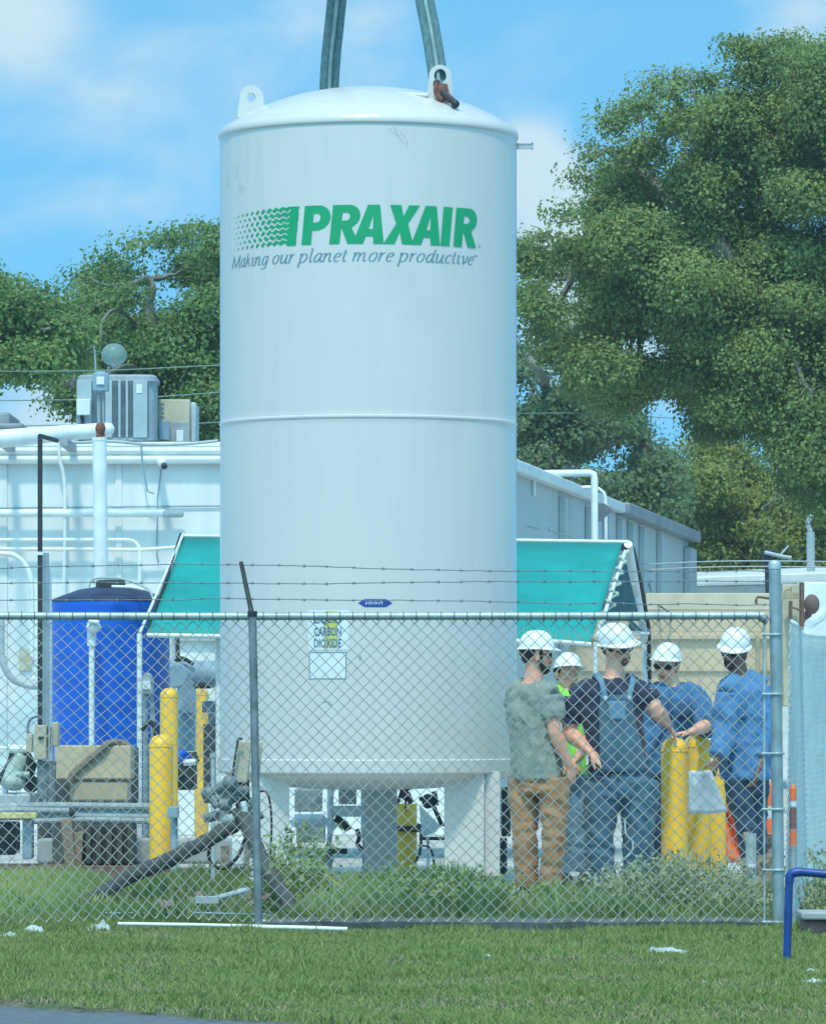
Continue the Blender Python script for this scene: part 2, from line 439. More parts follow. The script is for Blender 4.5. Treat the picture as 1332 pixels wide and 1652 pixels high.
# ------------------------------------------------------------------ the setting: ground, yard, lawn, road
def sheet(name, poly, z, mat_, kind='structure'):
    o = link(name, mesh_from(name, [(x, y, z) for x, y in poly], [tuple(range(len(poly)))]), mat_, None, sharp=None)
    return tag(o, kind=kind)
sheet('ground', [(-159, -13), (159, -13), (159, 159), (-159, 159)], -.06, mat('far_ground', (.16, .17, .13), .95, scale=.5, var=.4))
sheet('road', [(-60, 2), (60, 2), (60, 22.6), (-60, 22.6)], -.03, M['asphalt'])
sheet('yard_pavement', [(-60, 29.5), (60, 29.5), (60, 130), (-60, 130)], -.004, mat('yard_concrete', (.48, .49, .46), .9, var=.3, scale=1.2, bump=.4, bscale=30))

def lawn_edge(x):
    e = 21.85 - (x + 1.82) * .97
    e = max(19.0, min(22.4, e))
    return e + .05 * math.sin(x * 9.1) + .035 * math.sin(x * 23.7 + 1) + .02 * math.sin(x * 61)
def lawn_z(x, y):
    return .025 * math.sin(x * 1.3 + y * .8) * .5 + .02 * noise.noise(Vector((x * .7, y * .7, 0))) - .01
nx, ny = 260, 60
X0, X1 = -14.0, 14.0
vs, fs = [], []
for i in range(nx + 1):
    x = X0 + (X1 - X0) * i / nx
    for j in range(ny + 1):
        e = lawn_edge(x)
        y = e + (31.5 - e) * j / ny
        z = lawn_z(x, y) if j > 0 else -.05
        vs.append((x, y, z))
for i in range(nx):
    for j in range(ny):
        a = i * (ny + 1) + j
        fs.append((a, a + ny + 1, a + ny + 2, a + 1))
tag(link('lawn', mesh_from('lawn', vs, fs), M['soil'], None, sharp=180), kind='structure')

# blades of grass: fan of thin triangles built with numpy
def blades(name, pts, hts, mat_, width=.006, lean=.35, seed=1, seg=2, kind='stuff', label=None, cat=None, parent=None, wj=.5):
    r = np.random.default_rng(seed); n = len(pts); pts = np.asarray(pts, float); hts = np.asarray(hts, float)
    az = r.uniform(0, 2 * np.pi, n); le = np.abs(r.normal(0, lean, n)) * hts
    dx, dy = np.cos(az) * le, np.sin(az) * le
    fa = r.uniform(-.9, .9, n); w = width * r.uniform(1 - wj, 1 + wj, n)
    wx, wy = np.cos(fa) * w, np.sin(fa) * w * .6
    z = np.zeros(n)
    b0 = pts + np.stack([-wx, -wy, z], 1); b1 = pts + np.stack([wx, wy, z], 1)
    mid = pts + np.stack([dx * .35, dy * .35, hts * .55], 1)
    m0 = mid + np.stack([-wx * .8, -wy * .8, z], 1); m1 = mid + np.stack([wx * .8, wy * .8, z], 1)
    tip = pts + np.stack([dx, dy, hts * .96], 1)
    V = np.stack([b0, b1, m1, m0, tip], 1).reshape(-1, 3)
    me = bpy.data.meshes.new(name)
    me.vertices.add(n * 5); me.vertices.foreach_set('co', V.ravel())
    base = (np.arange(n) * 5)[:, None]
    loops = np.concatenate([base + np.array([[0, 1, 2, 3]]), base + np.array([[3, 2, 4]])], 1).ravel()
    me.loops.add(n * 7); me.loops.foreach_set('vertex_index', loops)
    me.polygons.add(n * 2)
    st = (np.arange(n) * 7)[:, None] + np.array([[0, 4]])
    me.polygons.foreach_set('loop_start', st.ravel())
    me.update(calc_edges=True); me.validate()
    o = link(name, me, mat_, parent, sharp=None, fixn=False)
    if parent is None: tag(o, label, cat, None, kind)
    return o
r = np.random.default_rng(3)
N_ = 270000
gx = r.uniform(-3.6, 3.6, N_); u = r.uniform(0, 1, N_)
ge = np.array([lawn_edge(float(q)) for q in gx])
gy = ge + (29.4 - ge) * u
gz = np.array([lawn_z(float(a), float(b)) for a, b in zip(gx, gy)])
pn = np.array([noise.noise(Vector((float(a) * 1.1, float(b) * 1.1, 3))) + .5 * noise.noise(Vector((float(a) * 4, float(b) * 4, 9))) for a, b in zip(gx, gy)])
bare = np.zeros(N_)
for (bx, by, brx, bry) in ((775, 1592, 45, 9), (700, 1615, 60, 10), (1000, 1640, 120, 8), (1240, 1600, 90, 6), (880, 1560, 70, 5), (40, 1618, 160, 5), (300, 1630, 160, 6), (640, 1560, 40, 5), (1290, 1640, 80, 9)):
    bd = 10374.0 / (by - HY); sx_ = brx / F * bd; sy_ = bd * bry / (by - HY)
    bare = np.maximum(bare, np.exp(-((gx - (bx - CX) / F * bd) / sx_) ** 2 - ((gy - bd) / sy_) ** 2))
pn = pn + bare * .75
keep = (pn < .36) | (r.uniform(0, 1, N_) < .30)
keep &= r.uniform(0, 1, N_) < np.clip((gy - ge) / .25 + .35, 0, 1)
gh = (.024 + .018 * r.uniform(0, 1, N_) + .018 * (pn < -.1)) * np.where(r.uniform(0, 1, N_) < .02, 1.7, 1)
gh *= np.where(gy > 28.0, 1.35, 1)
blades('grass', np.stack([gx, gy, gz], 1)[keep], gh[keep], M['grass'], width=.0034, lean=.6, seed=5)
# dead yellowed blades in among the green
k2 = r.uniform(0, 1, N_) < (.10 + .25 * (pn > .22))
blades('dry_grass', (np.stack([gx, gy, gz], 1) + [.01, .01, 0])[k2], gh[k2] * .8, mat('dry_grass_blades', (.30, .27, .17), .8, var=.4, scale=30, bump=0), width=.004, lean=.9, seed=6)

# kerb along the foot of the fence
kb = MB()
xa, xb = m_(430 - CX, 28.6), m_(1243 - CX, 28.6)
nseg = 60
for i in range(nseg):
    x0 = xa + (xb - xa) * i / nseg; x1 = xa + (xb - xa) * (i + 1) / nseg
    pass
prof = [(28.47, -.03), (28.455, .058), (28.475, .070), (28.72, .072), (28.74, -.03)]
vs = []
for i in range(nseg + 1):
    x = xa + (xb - xa) * i / nseg
    for (y, z) in prof:
        vs.append((x, y + .006 * noise.noise(Vector((x * 3, z * 9, 1))), z + (.008 * noise.noise(Vector((x * 5, y, 2))) if z > 0 else 0)))
fs = []
for i in range(nseg):
    for j in range(4):
        a = i * 5 + j; fs.append((a, a + 1, a + 6, a + 5))
fs += [(0, 1, 2, 3, 4), tuple(nseg * 5 + q for q in (4, 3, 2, 1, 0))]
tag(link('kerb', mesh_from('kerb', vs, fs), M['kerbc'], None, sharp=30), kind='structure')

# ------------------------------------------------------------------ trees
def leaves(name, pts, size, mat_, parent, seed=1, up=.35, cn=None):
    """leaf-sized bent quads at every point"""
    r = np.random.default_rng(seed); n = len(pts)
    nrm_ = r.normal(0, 1, (n, 3)); nrm_[:, 2] += up; nrm_[:, 1] -= .3
    if cn is not None: nrm_ = cn * 1.5 + nrm_ * .62
    nrm_ /= np.linalg.norm(nrm_, axis=1)[:, None]
    a = r.normal(0, 1, (n, 3)); u = np.cross(nrm_, a); u /= np.linalg.norm(u, axis=1)[:, None]
    v = np.cross(nrm_, u); s = size * r.uniform(.6, 1.35, n)
    u *= (s * .5)[:, None]; v *= (s * .32)[:, None]; k = nrm_ * (s * .12)[:, None]
    p = pts
    V = np.stack([p - u, p - v + k, p + u, p + v + k], 1).reshape(-1, 3)
    off = Vector(ROOT.get(root_of(parent).name, (0, 0, 0))) if parent else Vector()
    me = bpy.data.meshes.new(name)
    me.vertices.add(n * 4); me.vertices.foreach_set('co', V.ravel())
    me.loops.add(n * 4); me.loops.foreach_set('vertex_index', np.arange(n * 4))
    me.polygons.add(n); me.polygons.foreach_set('loop_start', np.arange(n) * 4)
    me.update(calc_edges=True)
    return link(name, me, mat_, parent, sharp=None, fixn=False)

def crown_points(blobs, d, per, seed, dd=2.0, shell=.5, twig=.22, tn=22):
    """blobs: (x px, y px, radius px [, squash]) -> clumps of points over each blob's outside, fewer inside"""
    r = np.random.default_rng(seed); out = []; nn_ = []
    for b in blobs:
        x, y, rad = b[:3]; sq = b[3] if len(b) > 3 else .8
        dz = r.uniform(-dd, dd); c = np.array(P(x, y, d + dz)); R_ = m_(rad, d)
        nt_ = max(6, int(per * (rad / 50.0) ** 2))
        dirs = r.normal(0, 1, (nt_, 3)); dirs /= np.linalg.norm(dirs, axis=1)[:, None]
        rr = R_ * (1 - shell * r.uniform(0, 1, nt_) ** 1.6) * (1 + .16 * r.normal(0, 1, nt_))
        cc = c + dirs * rr[:, None] * np.array([1, 1, sq])
        cnt = r.integers(int(tn * .5), int(tn * 1.6), nt_)
        for ci, k, di in zip(cc, cnt, dirs):
            q = np.clip(r.normal(0, 1, (k, 3)), -1.7, 1.7); s_ = r.uniform(.5, 1.25)
            out.append(ci + q * np.array([twig, twig, twig * .5]) * s_)
            # the twig's own dome: leaves face outwards and up from its middle
            d0 = di * .6 + r.normal(0, .45, 3) + np.array([0, -.15, .45])
            nn_.append(q * np.array([.5, .5, .35]) + d0)
    nn_ = np.concatenate(nn_); nn_ /= np.linalg.norm(nn_, axis=1)[:, None]
    return np.concatenate(out), nn_

def fill_poly(poly, n, rmin, rmax, seed, holes=()):
    """random blobs inside a pixel polygon"""
    r = random.Random(seed); xs = [p[0] for p in poly]; ys = [p[1] for p in poly]; out = []
    def inside(x, y, pl):
        c = False; j = len(pl) - 1
        for i in range(len(pl)):
            if (pl[i][1] > y) != (pl[j][1] > y) and x < (pl[j][0] - pl[i][0]) * (y - pl[i][1]) / (pl[j][1] - pl[i][1]) + pl[i][0]: c = not c
            j = i
        return c
    t = 0
    while len(out) < n and t < n * 60:
        t += 1; x = r.uniform(min(xs), max(xs)); y = r.uniform(min(ys), max(ys)); rad = r.uniform(rmin, rmax)
        if not inside(x, y, poly): continue
        if any(not inside(x + rad * .8 * math.cos(a), y + rad * .65 * math.sin(a), poly) for a in (0, 1.05, 2.1, 3.14, 4.2, 5.2)): continue
        if any((x - h[0]) ** 2 + (y - h[1]) ** 2 < (rad * .8 + h[2]) ** 2 for h in holes): continue
        out.append((x, y, rad))
    return out

def limb(mb, pts, r0, r1, jit=.1, seed=0, seg=8):
    p = smooth_pts(pts, 5); n = len(p); q = []
    for i, a in enumerate(p):
        q.append(Vector(a) + Vector((noise.noise(Vector((i * .6, seed, 0))), noise.noise(Vector((i * .6, seed, 5))), noise.noise(Vector((i * .6, seed, 9))))) * jit)
    mb.tube(q, [r0 + (r1 - r0) * i / (n - 1) for i in range(n)], seg)

def tree(name, label, poly, d, nb, rmin, rmax, per, mat_, leaf, base_px, limbs_px, seed, holes=(), extra=(), tr=.35, dd=2.2, group=None, tn=22, shell=.5, twig=.22, twigs=30):
    base = G(base_px, d)
    t = thing(name, base, label, 'tree', group)
    blobs = fill_poly(poly, nb, rmin, rmax, seed, holes) + list(extra)
    pts, cn = crown_points(blobs, d, per, seed + 1, dd=dd, tn=tn, shell=shell, twig=twig)
    leaves('crown', pts, leaf, mat_, t, seed + 2, cn=cn)
    mb = MB()
    for i, lp in enumerate(limbs_px):
        pts_ = [P(x, y, d + (z if z else 0)) for (x, y, z, *_r) in lp]
        if i == 0: pts_[0].z = -.1
        r0 = lp[0][3] if len(lp[0]) > 3 else tr * .4
        limb(mb, pts_, r0, r0 * .3, seed=i + seed)
    rr = random.Random(seed)
    # thinner branches from the limbs to the leaf clumps
    joints = [P(x, y, d + z) for lp in limbs_px for (x, y, z, *_r) in lp[1:]]
    for b in rr.sample(blobs, min(twigs, len(blobs))):
        e = P(b[0], b[1], d); j = min(joints, key=lambda q: (q - e).length)
        mid = (e + j) / 2 + Vector((rr.uniform(-.2, .2), rr.uniform(-.3, .3), -rr.uniform(0, .35)))
        limb(mb, [j, mid, e], .05, .015, seed=rr.random() * 50, seg=5, jit=.12)
    obj('trunk', mb, M['bark'], t, sharp=180)
    return t

# the big oak on the right
oak_poly = [(840, 450), (895, 405), (975, 340), (1020, 255), (1070, 215), (1110, 180), (1170, 160), (1225, 110), (1280, 85), (1340, 70), (1560, 90), (1680, 300), (1640, 760), (1330, 880), (1250, 800),
            (1190, 720), (1120, 700), (1120, 620), (1060, 600), (1010, 650), (960, 600), (900, 540), (850, 520)]
holes = [(1095, 675, 34), (1228, 300, 9), (1105, 330, 8), (1000, 265, 6), (1215, 325, 6), (1335, 350, 8)]
extra = [(965, 592, 42), (1035, 605, 38), (1000, 635, 34), (1095, 608, 26), (930, 560, 36), (1150, 620, 34), (1000, 290, 34), (985, 330, 30), (1040, 320, 30), (1250, 400, 34), (1180, 470, 30), (1085, 200, 22), (1040, 250, 26), (1010, 300, 24), (975, 350, 24), (925, 400, 22), (885, 430, 24), (1110, 190, 20), (1160, 165, 22), (1215, 120, 22), (1270, 98, 24), (1320, 98, 24), (1060, 135, 12), (1195, 75, 16), (1215, 80, 14), (985, 200, 14), (1010, 185, 16), (962, 240, 10), (940, 285, 9), (910, 345, 8), (870, 385, 12), (845, 395, 9), (850, 420, 22), (850, 480, 26), (880, 500, 25),
         (1290, 70, 14), (1250, 66, 12), (1110, 128, 10), (1140, 130, 14), (1080, 150, 13), (1035, 170, 12), (870, 530, 18), (905, 575, 24), (940, 620, 26), (1000, 640, 26), (1040, 625, 22), (1130, 640, 24), (1150, 690, 24), (1180, 660, 30)]
tree('oak_tree', 'huge spreading oak filling the right side behind the yard', oak_poly, 78, 150, 26, 62, 150, M['leaf_oak'], .068, 1420,
     [[(1420, 1100, 0, .45), (1400, 800, 0), (1350, 640, 0), (1300, 500, .5), (1220, 330, 0), (1180, 200, 0)],
      [(1400, 800, 0, .07), (1340, 705, -1.6), (1310, 650, -2.2), (1270, 560, -2), (1190, 480, -1)],
      [(1350, 640, 0, .28), (1200, 560, -1), (1050, 480, 0), (930, 430, 0)],
      [(1300, 500, 0, .2), (1160, 400, -1), (1050, 290, 0), (980, 240, 0)],
      [(1350, 640, 0, .25), (1450, 450, 0), (1480, 250, 0)]], 11, holes, extra, tn=48, dd=2.4, twigs=60)
# tree right behind the tank and the side wall
mid_poly = [(800, 560), (850, 545), (905, 590), (960, 640), (1040, 650), (1080, 720), (1110, 700), (1110, 790), (1060, 850), (1000, 850), (930, 800), (800, 780)]
tree('oak_tree', 'loose dark tree with sky gaps behind the long side wall', mid_poly, 92, 52, 20, 40, 80, M['leaf_dark'], .10, 900,
     [[(900, 1000, 0, .18), (895, 760, 0), (890, 660, 0), (870, 600, -2.5), (850, 570, -2.5)], [(893, 720, 0, .06), (930, 640, -2), (905, 560, -2)], [(895, 760, 0, .06), (980, 720, -1), (1040, 690, 0)], [(890, 670, 0, .05), (912, 600, -2.6), (900, 555, -2.6)]],
     31, [(895, 600, 22), (985, 735, 14), (950, 750, 8)], [(850, 690, 28), (850, 740, 30), (1040, 800, 30), (1080, 780, 30), (1075, 830, 28)], dd=2.4)
# yellow-green bushes under it
olive_poly = [(1055, 840), (1085, 760), (1130, 705), (1180, 715), (1230, 760), (1290, 790), (1400, 820), (1420, 935), (1100, 940), (1060, 900)]
tree('bushy_tree', 'low yellow-green bushy tree under the big oak, beyond the white roof', olive_poly, 100, 60, 22, 42, 110, M['leaf_olive'], .09, 1180,
     [[(1180, 1100, 0, .14), (1175, 900, 0), (1150, 800, 0), (1135, 740, 0)], [(1175, 900, 0, .04), (1225, 830, -1.7), (1262, 785, -2.0)], [(1175, 900, 0, .04), (1125, 850, -1.7), (1100, 800, -2)]],
     41, [], [(1085, 870, 30), (1140, 860, 36), (1200, 860, 36), (1260, 870, 34), (1310, 880, 34), (1150, 915, 26), (1210, 915, 26), (1290, 915, 26), (1330, 860, 30)], dd=1.8, tn=40)
# left oak
left_poly = [(105, 515), (135, 465), (165, 430), (215, 405), (260, 390), (300, 382), (420, 380), (480, 420), (470, 720), (330, 730), (170, 700), (60, 700), (15, 690), (20, 620), (100, 580), (90, 520)]
tree('oak_tree', 'rounded oak with bare limbs showing, behind the rooftop air conditioners', left_poly, 74, 80, 18, 44, 110, M['leaf_left'], .07, 330,
     [[(330, 1000, 0, .22), (330, 760, 0), (300, 640, 0), (250, 540, 0), (240, 450, 0)], [(300, 640, 0, .035), (200, 590, -2.0), (150, 620, -2.6), (90, 590, -2.4)], [(300, 640, 0, .04), (350, 520, -1.2), (400, 430, 0)],
      [(250, 540, 0, .03), (180, 500, -2.0), (160, 555, -2.6), (150, 590, -2.6)], [(280, 600, 0, .03), (245, 500, -2.3), (225, 470, -2.6)], [(120, 620, -2.6, .06), (100, 575, -2.6), (88, 555, -2.6)], [(120, 625, -2.6, .06), (90, 600, -2.6), (75, 560, -2.6)]],
     51, [(150, 545, 15), (230, 510, 12), (275, 465, 10), (295, 490, 10), (235, 455, 9), (328, 475, 9), (120, 565, 12), (30, 640, 22), (55, 672, 12), (100, 670, 10)],
     [(290, 378, 12), (320, 376, 12), (345, 374, 12), (255, 388, 12), (215, 402, 12), (168, 420, 10), (140, 445, 10), (118, 475, 9), (105, 500, 9)], dd=2.2, tn=44)
l2_poly = [(-180, 420), (-60, 430), (10, 440), (45, 470), (95, 490), (128, 545), (118, 600), (40, 610), (0, 600), (-60, 640), (-180, 640)]
tree('oak_tree', 'low-crowned green tree at the left edge above the white wall', l2_poly, 66, 40, 18, 38, 120, M['leaf_left'], .07, -80,
     [[(-80, 1000, 0, .35), (-80, 700, 0), (-60, 560, 0), (0, 520, 0)], [(-60, 600, 0, .07), (20, 560, -.6), (80, 530, -2)]],
     61, [], [(15, 462, 14), (45, 480, 14), (80, 500, 16), (105, 530, 16), (5, 605, 12), (60, 590, 22), (100, 575, 18), (20, 580, 20)], dd=2.0, tn=44)

# ------------------------------------------------------------------ the white building
DW = 50.0
CXC = 700     # corner column (hidden behind the tank)
eave = P(0, 716, DW).z
bld = thing('workshop_building', G(300, DW), 'long low white painted block building behind the tank', 'building')
xL, xC = m_(-260 - CX, DW), m_(743 - CX, DW)
E2 = Vector((m_(1110 - CX, 76.4), 76.4, 0))
C0 = Vector((xC, DW, 0))
sdv = (E2 - C0).normalized()
mb = MB(); mb.box2((xL, DW, 0), (xC, DW + .25, eave - .02)); obj('front_wall', mb, M['wall'], bld)
nrm2 = Vector((sdv.y, -sdv.x, 0))
mb = MB(); mb.prism([C0, E2, E2 + Vector((0, 0, eave)), C0 + Vector((0, 0, eave))], -nrm2 * .25); obj('side_wall', mb, M['side'], bld)
mb = MB(); mb.prism([Vector((xL, DW + .02, eave - .3)), C0 + Vector((0, .02, eave - .3)), E2 + Vector((0, 0, eave - .3)), Vector((xL, 76.4, eave - .3))], (0, 0, .28)); obj('roof', mb, M['lgrey'], bld)
# trim along the front
mb = MB()
for (y, rad) in ((719, .042), (727, .05), (741, .048)):
    z = P(0, y, DW - .1).z
    mb.tube([(xL, DW - .07, z), (xC, DW - .07, z)], rad, 10)
mb.box2((xL, DW - .05, P(0, 738, DW).z), (xC, DW + .0, P(0, 716, DW).z))
obj('fascia', mb, M['white'], bld)
# shallow piers
for (x0, x1) in ((-20, 12), (186, 197)):
    mb = MB(); a = m_(x0 - CX, DW); b = m_(x1 - CX, DW); mb.box2((a, DW - .02, 0), (b, DW, P(0, 748, DW).z)); obj('pier', mb, M['wall'], bld, bevel=.01)
# gutter and dark roof edge along the side
mb = MB()
a = C0 + nrm2 * .08; b = E2 + nrm2 * .08
mid = C0.lerp(E2, .55) + nrm2 * .08
zg = eave
def slab(p, q, z0, z1, n0, n1):
    return MB().prism([p + nrm2 * n0 + Vector((0, 0, z0)), q + nrm2 * n0 + Vector((0, 0, z0)), q + nrm2 * n0 + Vector((0, 0, z1)), p + nrm2 * n0 + Vector((0, 0, z1))], nrm2 * (n1 - n0))
obj('gutter', slab(C0, C0.lerp(E2, .58), eave - .10, eave + .03, .003, .14), M['white'], bld, bevel=.02)
obj('roof_edge', slab(C0.lerp(E2, .581), E2, eave - .12, eave + .04, .003, .20), M['roof'], bld, bevel=.02)
for k, fr in enumerate((.33, .44, .52, .585, .64, .70, .80)):
    p = C0.lerp(E2, fr); obj('wall_rib', slab(p, p + sdv * .22, 0, eave - .17, .003, .09), M['side'], bld, bevel=.01)
obj('corner_trim', slab(E2 - sdv * .9, E2 + sdv * .05, 0, eave - .22, .003, .13), M['lgrey'], bld, bevel=.02)
obj('wall_rail', slab(C0.lerp(E2, .3), E2 - sdv * .95, eave - 1.3, eave - 1.23, .01, .10), M['grey'], bld)
obj('baseboard', slab(C0.lerp(E2, .3), E2 - sdv * .95, 2.1, 2.16, .01, .08), M['grey'], bld)
mb = MB(); p = P(1037, 955, 71); mb.box2(p + Vector((-.13, -.06, -.2)), p + Vector((.13, .06, .33))); mb.box2(p + Vector((-.08, -.05, .33)), p + Vector((.0, .05, .45))); obj('electrical_box', mb, M['brick'], bld, bevel=.01)

def pipe(name, pts, r, mat_, label=None, cat='pipe', parent=None, sm=0, group=None, seg=10):
    mb = MB(); p = smooth_pts(pts, sm) if sm else pts; mb.tube(p, r, seg)
    o = obj(name, mb, mat_, parent, sharp=60)
    if parent is None: tag(o, label, cat, group)
    return o
# pipes fixed to the front wall
d0 = DW - .13
pipe('wall_pipe', [P(-150, 828, d0), P(262, 828, d0), P(266, 828, d0)], .042, M['pipe'], 'fat white pipe running along the upper white wall, capped at its right end')
wp = bpy.data.objects['wall_pipe']
mb = MB(); mb.box(P(279, 829, d0), (.22, .10, .075)); tag(obj('pipe_cap', mb, M['lgrey'], wp, bevel=.03))
pipe('conduit', [P(-150, 821, DW - .02), P(352, 816, DW - .02), P(560, 816, DW - .02)], .008, M['bgrey'], 'thin cable line above the fat wall pipe', 'conduit')
for (y, x1) in ((871, 206), (885, 297)):
    if y == 871:
        pts = [P(-150, y, d0), P(x1, y, d0), P(216, 873, d0), P(223, 880, d0), P(225, 890, d0), P(225, 990, d0)]
        lb = 'upper of two grey-white conduits low on the wall, bending down at its right end'
    else:
        pts = [P(-150, y, d0), P(230, y + 2, d0), P(x1 + 40, y - 6, d0)]; lb = 'lower of two grey-white conduits low on the wall, ending at the teal awning'
    pipe('conduit', pts, .020, M['pipe'], lb, 'conduit')
pipe('conduit', [P(95, 708, d0), P(96, 740, d0), P(103, 770, d0), P(105, 830, d0), P(103, 960, d0), P(103, 1100, d0)], .018, M['white'], 'thin white conduit dropping from the roof edge beside the black pole', 'conduit', sm=4)
pipe('cable', [P(227, 708, d0), P(229, 740, d0), P(233, 765, d0), P(238, 793, d0), P(248, 796, d0)], .009, M['bgrey'], 'thin grey cable with a hooked end below the larger air conditioner', 'cable')
# camera with its cable
camr = thing('security_camera', P(260, 746, DW - .1), 'small white security camera under the roof trim, right of the hooked cable', 'camera')
mb = MB(); mb.tube([P(256, 742, DW - .02), P(259, 745, DW - .2), P(264, 751, DW - .32)], [.035, .04, .042], 10); obj('housing', mb, M['white'], camr)
mb = MB(); mb.ball(P(265, 752, DW - .33), .033, 10, 8); obj('lens', mb, M['black'], camr)
pipe('cable', [P(260, 752, DW - .02), P(258, 775, DW - .02), P(254, 800, DW - .02), P(253, 895, DW - .02), P(256, 908, DW - .02)], .006, M['bgrey'], 'thin cable hanging from the security camera', 'cable')
# U-shaped conduits at the left edge
pipe('bent_conduit', [P(-60, 893, 48), P(0, 893, 48), P(25, 897, 48), P(43, 915, 48), P(51, 945, 48), P(52, 1000, 48), P(52, 1060, 48), P(60, 1078, 48), P(64, 1085, 48)], .026, M['pipe'], 'white conduit arching down at the left edge, outer run', 'pipe', sm=4)
pipe('bent_conduit', [P(2, 1000, 47.8), P(2, 1050, 47.8), P(8, 1078, 47.8), P(22, 1097, 47.8), P(45, 1106, 47.8), P(66, 1108, 47.8)], .034, M['lgrey'], 'grey-white pipe elbow curving up along the left edge', 'pipe', sm=4)
# valve body where they meet
vb = thing('valve', P(60, 1075, 47.6), 'white valve body clamped on the black pole at the left', 'valve')
mb = MB(); mb.box(P(64, 1085, 47.6), (.10, .1, .20)); mb.tube([P(52, 1095, 47.6), P(70, 1095, 47.6)], .03, 8); obj('body', mb, M['white'], vb, bevel=.01)
mb = MB(); mb.tube([P(50, 1060, 47.4), P(55, 1072, 47.4), P(64, 1080, 47.4)], .012, 6); obj('handle', mb, M['lgrey'], vb)
mb = MB(); mb.box(P(41, 1064, DW - .02), (.12, .02, .22)); o = obj('notice_sticker', mb, mat('old_sticker', (.62, .66, .50), .6, col2=(.55, .45, .25), scale=12), None); tag(o, 'small faded yellowish notice on the white wall at the left', 'notice')
# black pole
bp_ = thing('black_pole', G(65, 46), 'tall thin black pole standing before the white wall at the left', 'pole')
mb = MB(); mb.box2((m_(61 - CX, 46), 45.97, 0), (m_(68.5 - CX, 46), 46.02, P(0, 702, 46).z)); obj('post', mb, M['black'], bp_)
mb = MB(); mb.tube([P(64, 703, 46), P(75, 706, 46.1), P(92, 711, 46.4)], .022, 6); obj('arm', mb, M['black'], bp_)
mb = MB(); mb.box(P(65, 893, 45.99), (.06, .08, .03)); obj('band', mb, M['white'], bp_)
pipe('pipe_riser', [G(74, 46.2), P(74, 892, 46.2)], .03, M['lgrey'], 'pale grey riser pipe just right of the black pole')
pipe('pipe_riser', [G(81, 46.3), P(81, 905, 46.3)], .016, M['pipe'], 'thin white riser pipe beside the blue tank')
# fat white riser and big roof pipe
rp = thing('vent_riser', G(162, 47), 'fat white vertical pipe rising behind the blue tank with a rusty joint on top', 'pipe')
mb = MB(); mb.tube([G(163, 47), P(163, 930, 47), P(160.5, 708, 47)], [m_(11.5, 47)] * 3, 20); mb.tube([P(160.5, 711, 47), P(160.5, 706, 47)], m_(12.2, 47), 20); obj('riser', mb, M['pipe'], rp)
mb = MB(); mb.ball(P(162, 691, 47), (.05, .05, .06), 12, 8); mb.tube([P(155, 702, 47), P(169, 700, 47)], .022, 8); mb.tube([P(162, 705, 47), P(162, 690, 47)], .022, 8); obj('joint', mb, M['shackle'], rp)
mb = MB(); mb.tube([P(160, 690, 47), P(159, 636, 47)], .018, 8); mb.tube([P(167, 690, 47), P(166, 630, 47)], .012, 8); mb.tube([P(156, 634, 47.05), P(154, 590, 47.05), P(152, 558, 47.05)], .008, 6); obj('mast', mb, M['grey'], rp)
mb = MB(); mb.box(P(162.5, 617, 47), (.15, .12, .17)); mb.tube([P(155, 602, 47), P(170, 602, 47)], .02, 8); obj('junction_box', mb, M['bgrey'], rp, bevel=.012)
mb = MB(); mb.box(P(162, 614, 46.93), (.075, .012, .075)); obj('box_cover', mb, M['decal'], bpy.data.objects[[o.name for o in bpy.data.objects if o.name.startswith('junction_box')][-1]], bevel=.004)
gl = thing('lens_spot', P(184, 600, 47.1), 'round translucent blob standing in for a lens spot beside the mast above the rooftop unit', 'lens spot')  # solid stand-in for a blurred lens spot, not a real lamp
def lens_spot_mat():
    m, nt, b = new_mat('lens_spot_film'); b.inputs['Base Color'].default_value = (.35, .52, .50, 1); b.inputs['Roughness'].default_value = .35
    tr = nt.nodes.new('ShaderNodeBsdfTransparent'); ms = nt.nodes.new('ShaderNodeMixShader'); ms.inputs[0].default_value = .36
    nt.links.new(tr.outputs[0], ms.inputs[1]); nt.links.new(b.outputs[0], ms.inputs[2]); nt.links.new(ms.outputs[0], nt.nodes['Material Output'].inputs[0]); return m
mb = MB(); mb.ball(P(184, 572, 47.1), (m_(21, 47), m_(21, 47), m_(18.5, 47)), 24, 16); obj('globe', mb, lens_spot_mat(), gl, sharp=180)
mb = MB(); mb.tube([P(176, 591, 47.1), P(171, 606, 47.1), P(166, 612, 47.1)], .012, 6); mb.tube([P(180, 589, 47.1), P(186, 592, 47.1)], .02, 8); obj('bracket', mb, M['grey'], gl)
rpipe = thing('roof_pipe', P(90, 700, 48.6), 'fat white pipe lying along the roof edge at the upper left', 'pipe')
mb = MB(); mb.tube([P(-120, 716, 48.5), P(0, 708, 48.5), P(100, 699, 48.7), P(172, 693, 48.8), P(180, 693, 48.8), P(184, 694, 48.8)], [m_(15, 48.5), m_(15, 48.5), m_(13, 48.7), m_(11.5, 48.8), m_(10, 48.8), m_(4, 48.8)], 20); obj('body', mb, M['pipe'], rpipe, sharp=60)
mb = MB(); 
for x in (10, 110): mb.box(P(x, 718, 49.2), (.08, 1.3, .07))
obj('bracket', mb, M['grey'], rpipe)
pipe('roof_hose', [P(100, 712, 49.5), P(130, 714, 49.5), P(180, 712, 49.5), P(240, 717, 49.5), P(300, 716, 49.5), P(352, 711, 49.5)], .016, M['lgrey'], 'thin grey line snaking along the roof edge under the air conditioners', 'pipe', sm=4)
mb = MB(); mb.box(P(-10, 688, 58), (.5, 1.5, .25)); mb.box(P(5, 694, 58), (.6, 1.6, .08)); tag(obj('roof_hatch', mb, M['roof'], None, bevel=.03), 'grey roof hatch at the left edge', 'roof hatch')

